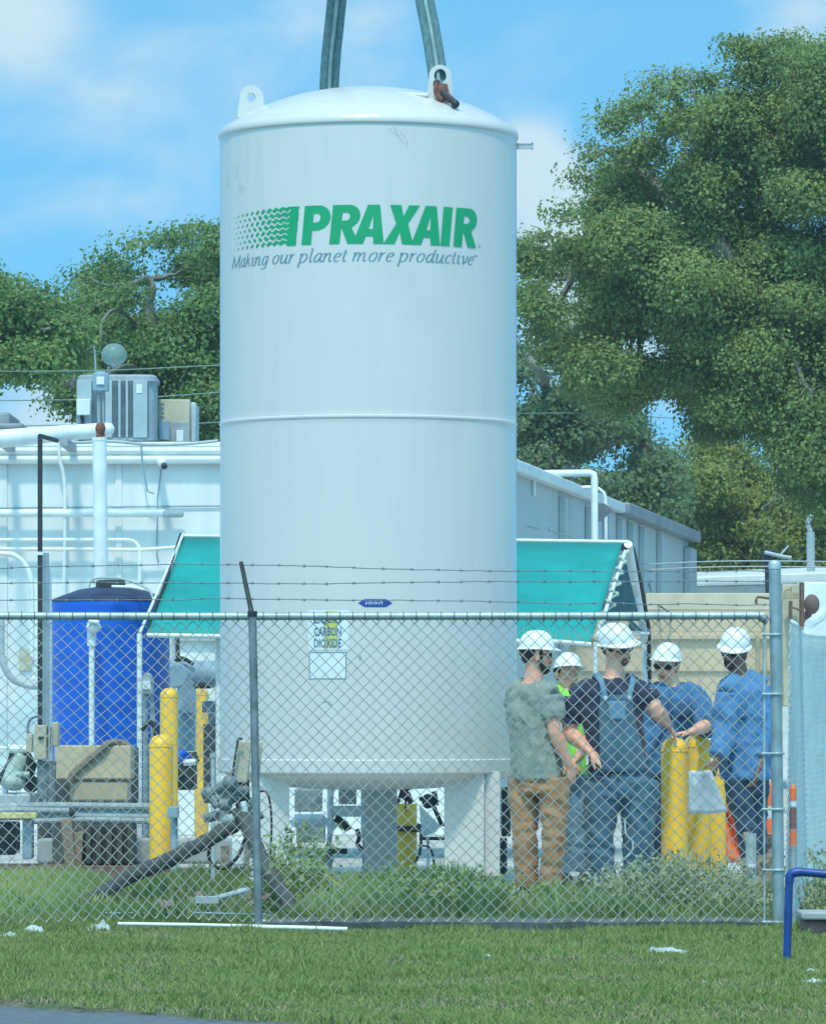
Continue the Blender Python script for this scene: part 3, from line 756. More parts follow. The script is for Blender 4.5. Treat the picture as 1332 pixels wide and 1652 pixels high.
# large rooftop condenser: rounded corners, louvres
def condenser():
    d = 51.5; x0, x1, yb, yt = 124, 253, 711, 604
    c = P((x0 + x1) / 2, yb, d); w = m_(x1 - x0, d) / 2; h = m_(yb - yt, d)
    t = thing('air_conditioner', c, 'large grey round-cornered air conditioner on the roof', 'air conditioner')
    def ring(z, s, rc=.12):
        out = []
        for (sx, sy, a0) in ((1, 1, 0), (-1, 1, 90), (-1, -1, 180), (1, -1, 270)):
            for k in range(6):
                a = R(a0 + k * 18); hw = w * s; hd = w * .9 * s
                out.append(c + Vector((sx * (hw - rc) + rc * math.cos(a), .35 + sy * (hd - rc) + rc * math.sin(a), z)))
        return out
    rings = [ring(0, 1), ring(.03, 1), ring(.03, .95), ring(h - .07, .95), ring(h - .07, 1), ring(h - .02, .99), ring(h, .93)]
    vs = [p for r_ in rings for p in r_]; n = 24; fs = []
    for i in range(len(rings) - 1):
        for k in range(n): fs.append((i * n + k, i * n + (k + 1) % n, (i + 1) * n + (k + 1) % n, (i + 1) * n + k))
    fs += [tuple(range(n))[::-1], tuple((len(rings) - 1) * n + k for k in range(n))]
    obj('casing', MB().add(vs, fs), M['grey'], t, sharp=30)
    # panels between louvre columns
    yf = c.y + .35 - w * .9
    mb = MB()
    for (a, b) in ((124, 148), (170, 181), (191, 195), (203, 207), (215, 238)):
        mb.box2((m_(a - CX, d), yf - .012, c.z + .03), (m_(b - CX, d), yf + .05, c.z + h - .06))
    obj('panel', mb, mat('pale_unit_panel', (.36, .44, .47), .5, var=.1), t, bevel=.004)
    mb = MB()
    for k in range(26):
        z = c.z + .05 + k * (h - .14) / 26
        mb.box2((m_(148 - CX, d), yf + .004, z), (m_(240 - CX, d), yf + .03, z + .007))
    obj('louvre', mb, M['galvd'], t)
    mb = MB(); mb.box2((m_(125 - CX, d), yf - .14, c.z + m_(40, d)), (m_(147 - CX, d), yf - .013, c.z + m_(66, d))); obj('control_box', mb, M['white'], t, bevel=.008)
    mb = MB(); mb.box(Vector((m_(225 - CX, d), yf - .016, c.z + h - .15)), (.06, .006, .09)); obj('maker_plate', mb, M['decal'], t)
    mb = MB(); mb.box(Vector((c.x, c.y + .35, c.z - .05)), (w * 2 + .1, w * 1.8, .1)); mb.tube([Vector((m_(133 - CX, d), yf - .08, c.z + m_(40, d))), Vector((m_(135 - CX, d), yf - .06, c.z + .15)), Vector((m_(150 - CX, d), yf - .02, c.z + .06))], .02, 6); obj('base', mb, M['dark'], t)
condenser()
def unit2():
    d = 52.2; t = thing('air_conditioner', P(285, 714, d), 'smaller beige box-shaped air conditioner on the roof beside the tank', 'air conditioner')
    mb = MB(); a = P(255, 714, d); b = P(306, 644, d)
    mb.box2(a, b + Vector((0, .75, 0))); obj('casing', mb, M['tanbox'], t, bevel=.012)
    mb = MB(); mb.box2(P(306.3, 714, d) + Vector((0, .05, 0)), P(316, 648, d) + Vector((0, .75, 0))); obj('side_panel', mb, M['lgrey'], t, bevel=.02)
    mb = MB(); mb.box2(P(276, 712, d - .01), P(304, 681, d + .004)); obj('access_panel', mb, M['grey'], t, bevel=.004)
    mb = MB(); mb.box2(P(284, 712, d - .04), P(296, 694, d - .012)); obj('outlet_hood', mb, M['white'], t, bevel=.006)
    mb = MB()
    for k in range(6): mb.box2(P(257, 650 + k * 7, d - .012), P(265, 652 + k * 7, d + .002))
    obj('louvre', mb, M['roof'], t)
    mb = MB(); mb.box2(P(256, 710, d - .12), P(274, 679, d - .02)); obj('disconnect_box', mb, M['bgrey'], t, bevel=.008)
unit2()

# pipes on the side wall, right of the tank
pd = 56.0
pipe('downpipe', [P(868, 764, 58), P(951, 763, 58), P(957, 765, 58), P(958.5, 772, 58), P(959, 900, 58), P(959, 960, 58)], .043, M['pipe'], 'bent white drainpipe reaching out from the roof edge right of the tank')
mb = MB(); mb.tube([P(820, 752, 56), P(845, 752, 56), P(857, 756, 56), P(861, 770, 56), P(861, 800, 56)], .022, 8); tag(obj('downpipe', mb, M['pipe'], None, sharp=60), 'small hooked white pipe over the roof edge right beside the tank', 'pipe')
mb = MB(); mb.tube(smooth_pts([P(915, 788, 60), P(955, 786, 60), P(970, 792, 60), P(976, 806, 60), P(977, 870, 60)], 4), .022, 8); tag(obj('downpipe', mb, M['pipe'], None, sharp=60), 'thin curved white pipe between the drainpipe and the dark vent hood', 'pipe')
vh = MB(); A = [P(962, 812, 59.5), P(962, 838, 59.5), P(970, 839, 59.2), P(989, 824, 58.8), P(975, 812, 59.2)]; vh.prism(A, (0, .5, 0)); tag(obj('vent_hood', vh, M['roof'], None), 'dark wedge-shaped vent hood on the side wall', 'vent hood')
pipe('cable', [P(850, 849, 55.5), P(868, 853, 55.5), P(882, 846, 55.5), P(886, 856, 55.5), P(925, 868, 57)], .008, M['bgrey'], 'thin cable drooping across the side wall above the teal awning', 'cable')
pipe('cable', [P(1043, 920, 70), P(1050, 955, 69), P(1062, 975, 60), P(1082, 990, 60)], .012, M['roof'], 'thin dark cable hanging from the red-brown box to the beige wall', 'cable', sm=4)

# ------------------------------------------------------------------ beige block wall on the right and what lies beyond
bw = thing('screen_wall', G(1080, 60), 'beige block screen wall behind the workers', 'wall')
a, b = m_(880 - CX, 60), m_(1262 - CX, 60)
mb = MB(); mb.box2((a, 60, 0), (b, 60.3, P(0, 985, 60).z)); obj('wall', mb, M['beigewall'], bw)
mb = MB(); mb.box2((a, 59.94, P(0, 1031, 60).z), (b, 59.997, P(0, 1026, 60).z)); mb.box2((a, 59.97, P(0, 1083, 60).z), (b, 59.998, P(0, 1080, 60).z)); obj('ledge', mb, M['beige'], bw)
mb = MB(); mb.box2((m_(1042 - CX, 60), 60.002, P(0, 985, 60).z + .002), (m_(1262 - CX, 60), 60.28, P(0, 957, 60).z)); obj('parapet', mb, mat('light_beige', (.62, .55, .42), .8, var=.15, scale=3), bw, bevel=.01)
for x, sd_ in ((1222, 'left'), (1233, 'right')):
    mb = MB(); mb.tube([G(x, 59.8), P(x, 1028, 59.8)], .026, 8)
    tag(obj('standpipe', mb, M['tan'], None), sd_ + ' one of two thin tan pipes against the beige wall near the end post', 'pipe')
mb = MB(); mb.tube([P(1245, 966, 59.5), P(1222, 963, 59.5), P(1219, 968, 59.5), P(1220, 976, 59.5)], .018, 6); tag(obj('wall_bracket', mb, M['rust'], None), 'small rusty bracket at the top of the beige wall', 'bracket')
# low white building far right
wb = thing('white_shed', G(1220, 88), 'low white building with a shallow pitched roof beyond the beige wall', 'building')
mb = MB(); mb.prism([P(1095, 948, 88), P(1500, 940, 88), Vector((P(1500, 940, 88).x, 88, 0)), Vector((P(1095, 948, 88).x, 88, 0))], (0, 6, 0)); obj('wall', mb, M['white'], wb)
mb = MB(); mb.prism([P(1092, 945, 87.6), P(1500, 934, 87.6), P(1500, 918, 87.6), P(1092, 932, 87.6)], (0, 8, .3)); obj('roof', mb, M['bgrey'] if 0 else M['white'], wb, bevel=.02)
mb = MB(); mb.tube([P(1092, 946, 87.5), P(1500, 936, 87.5)], .03, 6); obj('eave_line', mb, M['grey'], wb)
vp = thing('vent_stack', P(1307, 930, 90), 'pale vent stack with a hooked cap above the white roof', 'vent pipe')
mb = MB(); mb.tube([P(1308, 960, 90), P(1307, 858, 90)], .075, 10); obj('stack', mb, M['galv'], vp)
mb = MB(); mb.tube(smooth_pts([P(1307, 858, 90), P(1303, 845, 90), P(1307, 834, 90), P(1313, 832, 90)], 4), .045, 8); obj('cap', mb, M['galv'], vp)
fl = thing('dark_shape', P(1245, 930, 70), 'unidentified dark shape on a pale bracket above the fence end post', 'lens spot')  # invented head and bracket in place of an unidentified dark shape
mb = MB(); mb.tube([P(1232, 912, 70), P(1238, 895, 70), P(1247, 888, 70)], [.05, .09, .04], 8); mb.box(P(1236, 905, 70), (.12, .1, .16)); mb.tube([P(1236, 905, 70), P(1238, 960, 70)], .03, 8); obj('head', mb, M['dark'], fl)
mb = MB(); mb.tube([P(1233, 891, 69.9), P(1262, 898, 69.9), P(1276, 900, 69.9)], .03, 6); mb.tube([P(1258, 896, 69.9), P(1272, 880, 69.9)], .016, 6); obj('bracket', mb, M['lgrey'], fl)
# tan pump jack behind the right fence
tj = thing('tan_machine', G(1285, 44), 'tan painted steel machine frame showing above the right fence', 'machine')
mb = MB()
mb.box2(P(1262, 1140, 44), P(1292, 944, 44.3)); obj('housing', mb, M['tanbox'], tj, bevel=.01)
mb = MB(); mb.prism([P(1264, 966, 43.9), P(1288, 966, 43.9), P(1284, 957, 43.9), P(1268, 957, 43.9)], (0, -.2, 0)); mb.tube([P(1275, 957, 43.8), P(1275, 947, 43.8)], .012, 6); mb.tube(smooth_pts([P(1262, 970, 43.7), P(1264, 955, 43.7), P(1275, 949, 43.7)], 4), .012, 6); obj('hopper', mb, M['tan'], tj)
mb = MB(); mb.box2(P(1273, 1002, 43.6), P(1276.5, 970, 43.7)); mb.box2(P(1291, 1010, 43.6), P(1295, 940, 43.75)); mb.tube([P(1278, 980, 43.6), P(1292, 985, 43.6)], .01, 6); obj('rod', mb, M['rust'], tj)
mb = MB(); mb.tube([P(1297, 1010, 44), P(1310, 968, 44), P(1314, 962, 44)], .035, 8); mb.ball(P(1309, 975, 43.9), (.07, .05, .09), 10, 8); obj('motor', mb, mat('brown_motor', (.16, .11, .10), .7), tj)
mb = MB(); mb.tube([P(1305, 1007, 36), P(1322, 996, 36.4), P(1360, 955, 37.5)], .038, 8); tag(obj('white_rail', mb, M['pipe'], None), 'slanting white rail end above the right fence', 'rail')
mb = MB()
mb.box2(P(1290, 1300, 52), P(1460, 940, 52.4)); tag(obj('storage_container', mb, M['white'], None, bevel=.02), 'pale blue-white storage container wall behind the right fence', 'container')

# ------------------------------------------------------------------ overhead wires
for (pts, lb) in (([(-400, 598, 58), (0, 599, 58), (180, 597, 58), (354, 589, 58), (700, 575, 58)], 'upper overhead wire crossing the left oak'),
                  ([(-400, 648, 58), (0, 646, 58), (200, 643, 58), (354, 633, 58), (700, 612, 58)], 'middle overhead wire crossing the left oak'),
                  ([(-200, 690, 60), (300, 683, 60), (354, 681, 60), (700, 672, 62), (840, 667, 66), (1000, 669, 84), (1300, 690, 110), (1500, 700, 130)], 'low overhead wire passing behind the tank')):
    pipe('overhead_wire', [P(*q) for q in pts], .0075, mat('wire_grey_green', (.17, .25, .20), .6, bump=0), lb, 'wire', sm=3, seg=6)
for (y, lb) in ((905, 'upper wire above the white roof'), (914, 'lower wire above the white roof')):
    pipe('overhead_wire', [P(1000, y + 8, 68), P(1112, y + 2, 68), P(1240, y, 68), P(1500, y + 4, 68)], .009, M['lgrey'], lb, 'wire', sm=3, seg=6)
# ------------------------------------------------------------------ the storage tank
TD = 36.5
TC = Vector((m_(594 - CX, TD), TD, 0))
TR = m_(239, TD)
tank = thing('storage_tank', TC, 'giant white vertical gas storage tank hanging from crane slings in the yard', 'tank')
zb = 1.3 - (1228 - HY) / F * (TD - TR)      # underside ring
zr = 1.3 + (HY - 191) / F * (TD - TR)       # top rim
zm = 1.3 + (HY - 671) / F * (TD - TR)
prof = [(TR, zb), (TR, zb + .05), (TR, zb + .06), (TR, zm - .06), (TR, zm - .016), (TR + .001, zm - .012), (TR + .007, zm - .006), (TR + .007, zm + .006), (TR + .001, zm + .012), (TR, zm + .016), (TR, zm + .06), (TR, zr - .04), (TR, zr - .02)]
mb = MB(); mb.lathe(prof, TC, 160); obj('shell', mb, M['tank'], tank, sharp=20)
mb = MB()
rim = [(TR - .01, zr - .028), (TR + .010, zr - .025), (TR + .014, zr - .018), (TR + .014, zr + .0), (TR + .008, zr + .020), (TR - .008, zr + .042), (TR - .032, zr + .060), (TR - .065, zr + .076)]
n = 16; H = .280
for i in range(1, n + 1):
    u = 1 - (i / n) ** 1.5 if i < n else 0
    u = math.cos(math.pi / 2 * i / n)
    rim.append(((TR - .065) * u, zr + .076 + H * (1 - u * u) ** .88))
rim[-1] = (.0005, zr + .076 + H)
mb.lathe(rim, TC, 160); obj('top_head', mb, M['tank'], tank, sharp=60)
# weld ring, bottom ring, dished underside
mb = MB(); mb.lathe([(TR - .02, zb - .10), (TR + .0, zb - .10), (TR + .016, zb - .085), (TR + .016, zb + .002), (TR + .004, zb + .01), (TR - .02, zb + .01)], TC, 160); obj('bottom_ring', mb, M['tank'], tank, sharp=40)
under = []
for i in range(14):
    a = math.pi / 2 * i / 13
    under.append(((TR - .03) * math.cos(a) + .0005, zb - .095 - .13 * math.sin(a)))
mb = MB(); mb.lathe(under, TC, 96); obj('underside', mb, M['tank'], tank, sharp=60)
# legs: folded plates
def leg(cx, cy, w, d, z0=.03, z1=zb - .08, flange=None):
    mb = MB(); c = TC + Vector((cx, cy, 0))
    mb.box2(c + Vector((-w / 2, -d / 2, z0 + .03)), c + Vector((w / 2, -d / 2 + .02, z1)))
    mb.box2(c + Vector((-w / 2 + .003, -d / 2 + .021, z0 + .03)), c + Vector((-w / 2 + .02, d / 2, z1)))
    mb.box2(c + Vector((w / 2 - .02, -d / 2 + .021, z0 + .03)), c + Vector((w / 2 - .003, d / 2, z1)))
    mb.box2(c + Vector((-w / 2 - .05, -d / 2 - .04, z0)), c + Vector((w / 2 + .05, d / 2 + .04, z0 + .028)))
    if flange: mb.box2(c + Vector((w / 2 + .001, -d / 2 + .06, z0 + .03)), c + Vector((w / 2 + flange, -d / 2 + .08, z1)))
    return obj('leg', mb, M['tank'], tank, bevel=.004)
leg(-.685, -.68, .24, .16)
leg(.70, -.62, .29, .16, flange=.115)
leg(.085, .86, .25, .16)
# gusset plates joining legs and ring
mb = MB()
zt = zb - .10
for (x0, x1, y, zz_) in ((-.80, .84, -.50, .12),):
    p = [TC + Vector((x0, y, zt)), TC + Vector((x1, y, zt)), TC + Vector((x1, y, zt - zz_ * .6)), TC + Vector((.05, y, zt - zz_)), TC + Vector((x0, y, zt - zz_ * .75))]
    mb.prism(p, (0, .02, 0))
obj('skirt_plate', mb, M['tank'], tank)
# lifting lugs: plates with an eye
def lug(cx, cy, w, h, zbase, rot, hole=.05, thick=.04, off=0):
    """plate outline with eye, in its own plane (u, z)"""
    cs = bpy.data.curves.new('lug', 'CURVE'); cs.dimensions = '2D'; cs.fill_mode = 'BOTH'; cs.extrude = thick / 2
    r_ = w * .42; top = h - r_
    out = [(-w / 2, 0), (w / 2, 0)]
    for k in range(13):
        a = R(-5 + 190 * k / 12); out.append((r_ * math.cos(a) + off, top + r_ * math.sin(a)))
    for ring in (out, [(hole * math.cos(R(k * 30)) + off, top + hole * 1.15 * math.sin(R(k * 30))) for k in range(12)]):
        sp = cs.splines.new('POLY'); sp.points.add(len(ring) - 1); sp.use_cyclic_u = True
        for i, (a, b) in enumerate(ring): sp.points[i].co = (a, b, 0, 1)
    tmp = bpy.data.objects.new('tmp', cs); scene.collection.objects.link(tmp)
    me = bpy.data.meshes.new_from_object(tmp.evaluated_get(bpy.context.evaluated_depsgraph_get())); bpy.data.objects.remove(tmp)
    me.transform(Matrix.Translation(TC + Vector((cx, cy, zbase))) @ Matrix.Rotation(rot, 4, 'Z') @ Matrix.Rotation(R(90), 4, 'X'))
    return link('lifting_lug', me, M['tank'], tank, bevel=.004)
lug(m_(406 - 594, TD), -.15, m_(46, TD), .235, zr + .12, R(6), hole=.030, thick=.06)
LX = m_(709 - 594, TD)
lug(LX, -.62, m_(42, TD), .27, zr + .175, R(0), hole=.045, thick=.05)
lug(m_(530 - 594, TD), .78, m_(40, TD), .26, zr + .12, R(0))
# handle bracket next to the right lug
mb = MB(); b0 = TC + Vector((m_(623 - 594, TD), -.60, zr + .245)); b1 = TC + Vector((m_(690 - 594, TD), -.66, zr + .22))
mb.tube([b0 + Vector((0, .05, -.09)), b0 + Vector((0, 0, -.0)), b1 + Vector((0, .0, .0))], .014, 8)
mb.box(b0.lerp(b1, .5) + Vector((0, .0, .0)), (m_(66, TD), .03, .028)); mb.box(b0.lerp(b1, .5) + Vector((0, .03, -.05)), (m_(62, TD), .012, .022))
obj('grab_bar', mb, M['tank'], tank, bevel=.003)
mb = MB(); c = TC + Vector((TR + .05, -.02, zr - .06)); mb.box(c, (.15, .06, .012)); mb.box(c + Vector((.065, 0, -.012)), (.012, .06, .05)); mb.box(c + Vector((0, -.02, -.02)), (.13, .012, .04)); obj('side_bracket', mb, M['lgrey'], tank, bevel=.002)
mb = MB(); mb.tube([TC + Vector((m_(604 - 594, TD), .78, zr + .36)), TC + Vector((m_(604 - 594, TD), .78, zr + .375))], .02, 8)
# scuffs
# ------------------------------------------------------------------ graphics wrapped on the shell
UPM = m_(1, TD - TR * .9)        # metres per "photo pixel" of arc length
def wrap(me, zbase, lift, uscale=UPM):
    """me lies in the (u, v) plane in photo pixels of arc; wrap on the shell"""
    bm = bmesh.new(); bm.from_mesh(me)
    us = [v.co.x for v in bm.verts]
    u = math.floor(min(us) / 6) * 6
    while u < max(us):
        g = bm.verts[:] + bm.edges[:] + bm.faces[:]
        bmesh.ops.bisect_plane(bm, geom=g, plane_co=(u, 0, 0), plane_no=(1, 0, 0)); u += 6
    for v in bm.verts:
        th = v.co.x / 240.0; rr = TR + lift + v.co.z
        z = zbase + v.co.y * UPM
        v.co = TC + Vector((rr * math.sin(th), -rr * math.cos(th), z))
    bm.to_mesh(me); bm.free(); return me
def flat_mesh(rings_list):
    cs = bpy.data.curves.new('g', 'CURVE'); cs.dimensions = '2D'; cs.fill_mode = 'BOTH'
    for ring in rings_list:
        sp = cs.splines.new('POLY'); sp.points.add(len(ring) - 1); sp.use_cyclic_u = True
        for i, (a, b) in enumerate(ring): sp.points[i].co = (a, b, 0, 1)
    tmp = bpy.data.objects.new('tmp', cs); scene.collection.objects.link(tmp)
    me = bpy.data.meshes.new_from_object(tmp.evaluated_get(bpy.context.evaluated_depsgraph_get())); bpy.data.objects.remove(tmp)
    return me
def arc(cx, cy, rx, ry, a0, a1, n=7):
    return [(cx + rx * math.cos(R(a0 + (a1 - a0) * k / n)), cy + ry * math.sin(R(a0 + (a1 - a0) * k / n))) for k in range(n + 1)]
GLY = {
    'P': [[(0, 0), (0, 1), (.42, 1)] + arc(.42, .68, .34, .32, 80, -80) + [(.40, .36), (.28, .36), (.28, 0)], [(.28, .79), (.37, .79)] + arc(.38, .68, .10, .11, 80, -80) + [(.37, .57), (.28, .57)]],
    'R': [[(0, 0), (0, 1), (.44, 1)] + arc(.45, .71, .31, .29, 80, -55) + [(.56, .42), (.80, 0), (.49, 0), (.30, .39), (.28, .39), (.28, 0)], [(.28, .80), (.38, .80)] + arc(.39, .70, .10, .10, 80, -80) + [(.38, .60), (.28, .60)]],
    'A': [[(-.05, 0), (.26, 1), (.58, 1), (.78, 0), (.50, 0), (.475, .19), (.285, .19), (.23, 0)], [(.34, .38), (.455, .38), (.425, .74)]],
    'X': [[(-.04, 0), (.25, .52), (.04, 1), (.34, 1), (.43, .71), (.55, 1), (.85, 1), (.57, .53), (.77, 0), (.46, 0), (.37, .31), (.26, 0)]],
    'I': [[(0, 0), (0, 1), (.28, 1), (.28, 0)]],
}
word = [('P', -107), ('R', -60), ('A', -20), ('X', 28), ('A', 73), ('I', 120), ('R', 144)]
LH, LW = 63.0, 59.5
ZW = 1.3 + (HY - 393) / F * (TD - TR)
for wi_, (ch, u0) in enumerate(word):
    rings = [[(u0 + x * LW + y * LH * .10, y * LH) for (x, y) in ring] for ring in GLY[ch]]
    link('letter', wrap(flat_mesh(rings), ZW, .0020 + .0004 * wi_), M['green'], tank, sharp=60)
# the comb of dots that grows into waves and a solid bar
vs, fs = [], []
def strip(cs, ths):
    b = len(vs)
    for (u, v), t in zip(cs, ths): vs.extend([(u, v - t, 0), (u, v + t, 0)])
    for i in range(len(cs) - 1):
        if ths[i] > .02 or ths[i + 1] > .02: fs.append((b + 2 * i, b + 2 * i + 2, b + 2 * i + 3, b + 2 * i + 1))
u_end = -116
rows = 7
for j in range(rows):
    cs_, th_ = [], []
    u = -268 + (j % 2) * 6.5
    while u <= u_end + .01 + j * 1.0:
        s_ = (u + 268) / 150.0
        base_ = -2.6 + 7.2 * s_ ** .9
        w = math.cos((u + (j % 2) * 6.5) * 2 * math.pi / 13)
        t = min(max(0, base_ + 3.0 * w * (1 - .55 * s_)), 4.75 if s_ < .93 else 5)
        y = 4.3 + j * 8.9 + 1.2 * math.sin(u * 2 * math.pi / 13) + (u + 190) * .035
        t = min(t, 3.5 if s_ < .95 else 4.5)
        if y + t > LH: t = max(0, LH - y)
        cs_.append((u, y)); th_.append(t); u += 1.0
    strip(cs_, th_)
me = mesh_from('logo_waves', vs, fs); me.transform(Matrix.Translation((0, 0, 0)))
link('logo_waves', wrap(me, ZW, .0022), M['green'], tank, sharp=60)
link('logo_bar', wrap(flat_mesh([[(-133, 0), (-117, 0), (-112, LH), (-125, LH)]]), ZW, .0030), M['green'], tank, sharp=60)

def glyph_strokes():
    ab = [(.56, .86), (.36, 1), (.12, .72), (.05, .3), (.18, .0), (.38, .18), (.52, .62)]
    return {
        'M': (1.42, [[(.0, .0), (.12, .5), (.22, 1.38)], [(.22, 1.38), (.42, .7), (.60, .05)], [(.60, .05), (.95, .8), (1.20, 1.38)], [(1.20, 1.38), (1.18, .7), (1.22, 0)], [(-.1, 0), (.14, 0)], [(1.08, 0), (1.36, 0)], [(.08, 1.38), (.26, 1.38)], [(1.16, 1.38), (1.38, 1.38)]]),
        'a': (.78, [ab, [(.60, 1), (.52, .3), (.58, .02), (.74, .15)]]),
        'k': (.72, [[(.12, 1.5), (.08, .7), (.05, 0)], [(.52, .95), (.38, .9), (.10, .48)], [(.14, .5), (.36, .42), (.44, .1), (.62, .05)]]),
        'i': (.40, [[(.02, .85), (.12, .98), (.08, .3), (.14, .02), (.30, .14)], [(.13, 1.34), (.17, 1.40)]]),
        'n': (.80, [[(.0, .85), (.10, .98), (.06, .4), (.04, 0)], [(.08, .5), (.30, .96), (.48, .9), (.46, .3), (.52, .02), (.68, .14)]]),
        'g': (.76, [ab, [(.60, 1), (.52, .2), (.46, -.25), (.22, -.48), (.0, -.36)]]),
        'o': (.76, [[(.34, 1.0), (.10, .75), (.04, .3), (.20, .0), (.42, .12), (.58, .6), (.50, .95), (.34, 1.0)]]),
        'u': (.82, [[(.0, .85), (.10, .98), (.06, .3), (.18, .0), (.38, .2), (.52, .6)], [(.58, 1), (.52, .3), (.56, .02), (.72, .14)]]),
        'r': (.56, [[(.0, .85), (.10, .98), (.06, .4), (.04, 0)], [(.08, .5), (.28, .95), (.46, .95)]]),
        'p': (.82, [[(.0, .85), (.10, .98), (.06, .1), (.0, -.5)], [(.08, .6), (.30, 1), (.58, .8), (.52, .25), (.28, .0), (.06, .12)], [(-.1, -.5), (.14, -.5)]]),
        'l': (.40, [[(.08, 1.5), (.14, 1.5), (.08, .4), (.14, .02), (.30, .14)]]),
        'e': (.68, [[(.08, .48), (.36, .56), (.52, .80), (.38, 1.0), (.14, .78), (.05, .3), (.20, .0), (.46, .12)]]),
        't': (.48, [[(.18, 1.3), (.10, .5), (.14, .02), (.32, .12)], [(-.04, .95), (.36, .95)]]),
        'm': (1.22, [[(.0, .85), (.10, .98), (.06, .4), (.04, 0)], [(.08, .5), (.28, .96), (.44, .9), (.42, .4), (.40, 0)], [(.44, .5), (.66, .96), (.84, .9), (.82, .3), (.88, .02), (1.06, .14)]]),
        'd': (.82, [ab, [(.66, 1.5), (.58, .9), (.52, .3), (.58, .02), (.74, .15)]]),
        'c': (.64, [[(.50, .82), (.36, 1), (.12, .75), (.05, .3), (.20, .0), (.46, .14)]]),
        'v': (.70, [[(.02, .88), (.14, .96), (.20, .4), (.22, .02)], [(.22, .02), (.48, .4), (.58, .96)]]),
        ' ': (.36, [])}
GS = glyph_strokes()
text = 'Making our planet more productive'
tot = sum(GS[c][0] for c in text)
U0, U1 = -270.0, 187.0
k_ = (U1 - U0) / tot; XH = 14.0
pen = [('Making', 0)]
start = U0
ZS = 1.3 + (HY - 421) / F * (TD - TR)
cnt = 0; cur = 0
words = text.split(' ')
for wi, wd in enumerate(words):
    vs, fs = [], []
    for ch in wd:
        wdt, strokes = GS[ch]
        for st in strokes:
            pts = smooth_pts([(x, y, 0) for x, y in st], 4) if len(st) > 2 else [Vector((st[0][0] + (st[1][0] - st[0][0]) * t / 4, st[0][1] + (st[1][1] - st[0][1]) * t / 4, 0)) for t in range(5)]
            b = len(vs); cnt += 1; zo = (cnt % 9) * .00015
            N1 = Vector((.055, .03)); 
            for i, p in enumerate(pts):
                a, c2 = pts[max(i - 1, 0)], pts[min(i + 1, len(pts) - 1)]
                t = (c2 - a); t = t.normalized() if t.length else Vector((1, 0, 0))
                nn = Vector((-t.y, t.x)); th = .020 + .042 * abs(nn.x)       # thick uprights, thin joins
                for sgn in (-1, 1):
                    x = p.x + sgn * nn.x * th; y = p.y + sgn * nn.y * th
                    vs.append((U0 + (cur + x) * k_ + y * XH * .22, y * XH, zo))
            for i in range(len(pts) - 1): fs.append((b + 2 * i, b + 2 * i + 2, b + 2 * i + 3, b + 2 * i + 1))
        cur += wdt
    cur += GS[' '][0]
    link('slogan_word', wrap(mesh_from('slogan_word', vs, fs), ZS, .002), M['logoblue'], tank, sharp=60)
# trade mark specks
link('trademark', wrap(flat_mesh([[(U1 + 2, XH), (U1 + 7, XH), (U1 + 7, XH + 2.5), (U1 + 2, XH + 2.5)]]), ZS, .002), M['logoblue'], tank)
link('registered_mark', wrap(flat_mesh([arc(200, 3, 2.4, 2.4, 0, 345, 12), arc(200, 3, 1.7, 1.7, 0, 345, 12)]), ZW, .002), M['logoblue'], tank)

# maker's badge
ZB = 1.3 + (HY - 973) / F * (TD - TR)
bu = 240 * math.asin((607 - 594) / 239)
badge = link('maker_badge', wrap(flat_mesh([[(bu - 27, 0), (bu - 17, 6.5), (bu + 17, 6.5), (bu + 27, 0), (bu + 17, -6.5), (bu - 17, -6.5)]]), ZB, .002), M['badge'], tank)
vs, fs = [], []
x = bu - 15
for k, wch in enumerate((5, 3, 5, 3, 5, 4, 3)):
    for (a, b, c, d_) in ((0, -2.6, .9, 2.6), (.9, 1.6, wch - 1.2, 2.6) if k % 2 else (.9, -.5, wch - 1.2, .5)):
        n0 = len(vs); sl = .25
        vs += [(x + a + b * sl, b, 0), (x + c + b * sl, b, 0), (x + c + d_ * sl, d_, 0), (x + a + d_ * sl, d_, 0)]; fs.append((n0, n0 + 1, n0 + 2, n0 + 3))
    x += wch
link('badge_lettering', wrap(mesh_from('bl', vs, fs), ZB, .003), M['decal'], badge)

def text_mesh(s, size, bold=.0):
    cu = bpy.data.curves.new('t', 'FONT'); cu.body = s; cu.size = size; cu.offset = bold; cu.align_x = 'LEFT'; cu.resolution_u = 2
    tmp = bpy.data.objects.new('tmp', cu); scene.collection.objects.link(tmp)
    me = bpy.data.meshes.new_from_object(tmp.evaluated_get(bpy.context.evaluated_depsgraph_get())); bpy.data.objects.remove(tmp)
    xs = [v.co.x for v in me.vertices]; ys = [v.co.y for v in me.vertices]
    me.transform(Matrix.Translation((-min(xs), -min(ys), 0))); return me, max(xs) - min(xs), max(ys) - min(ys)
def au(x): return 240 * math.asin((x - 594) / 239)
# carbon dioxide placard: three lines
Z3 = 1.3 + (HY - 1046) / F * (TD - TR)
pl = link('placard', wrap(flat_mesh([[(au(502), -2), (au(566), -2), (au(566), 62), (au(502), 62)]]), Z3, .0012), M['decal'], tank)
for s, yb in (('LIQUID', 38), ('CARBON', 19.5), ('DIOXIDE', 1)):
    me, w, h = text_mesh(s, 10, .22)
    wt = au(554) - au(511)
    me.transform(Matrix.Translation((au(511), yb, 0)) @ Matrix.Diagonal((wt / w, 14.5 / h, 1, 1)))
    link('lettering', wrap(me, Z3, .0026), M['ink'], pl)
link('moire_band', wrap(flat_mesh([[(au(528), 0), (au(548), 0), (au(548), 60), (au(528), 60)]]), Z3, .0018), M['ygrn'], pl)  # yellow moire tint behind the lettering, painted in as a band
Z4 = 1.3 + (HY - 1096) / F * (TD - TR)
a, b = au(503), au(562)
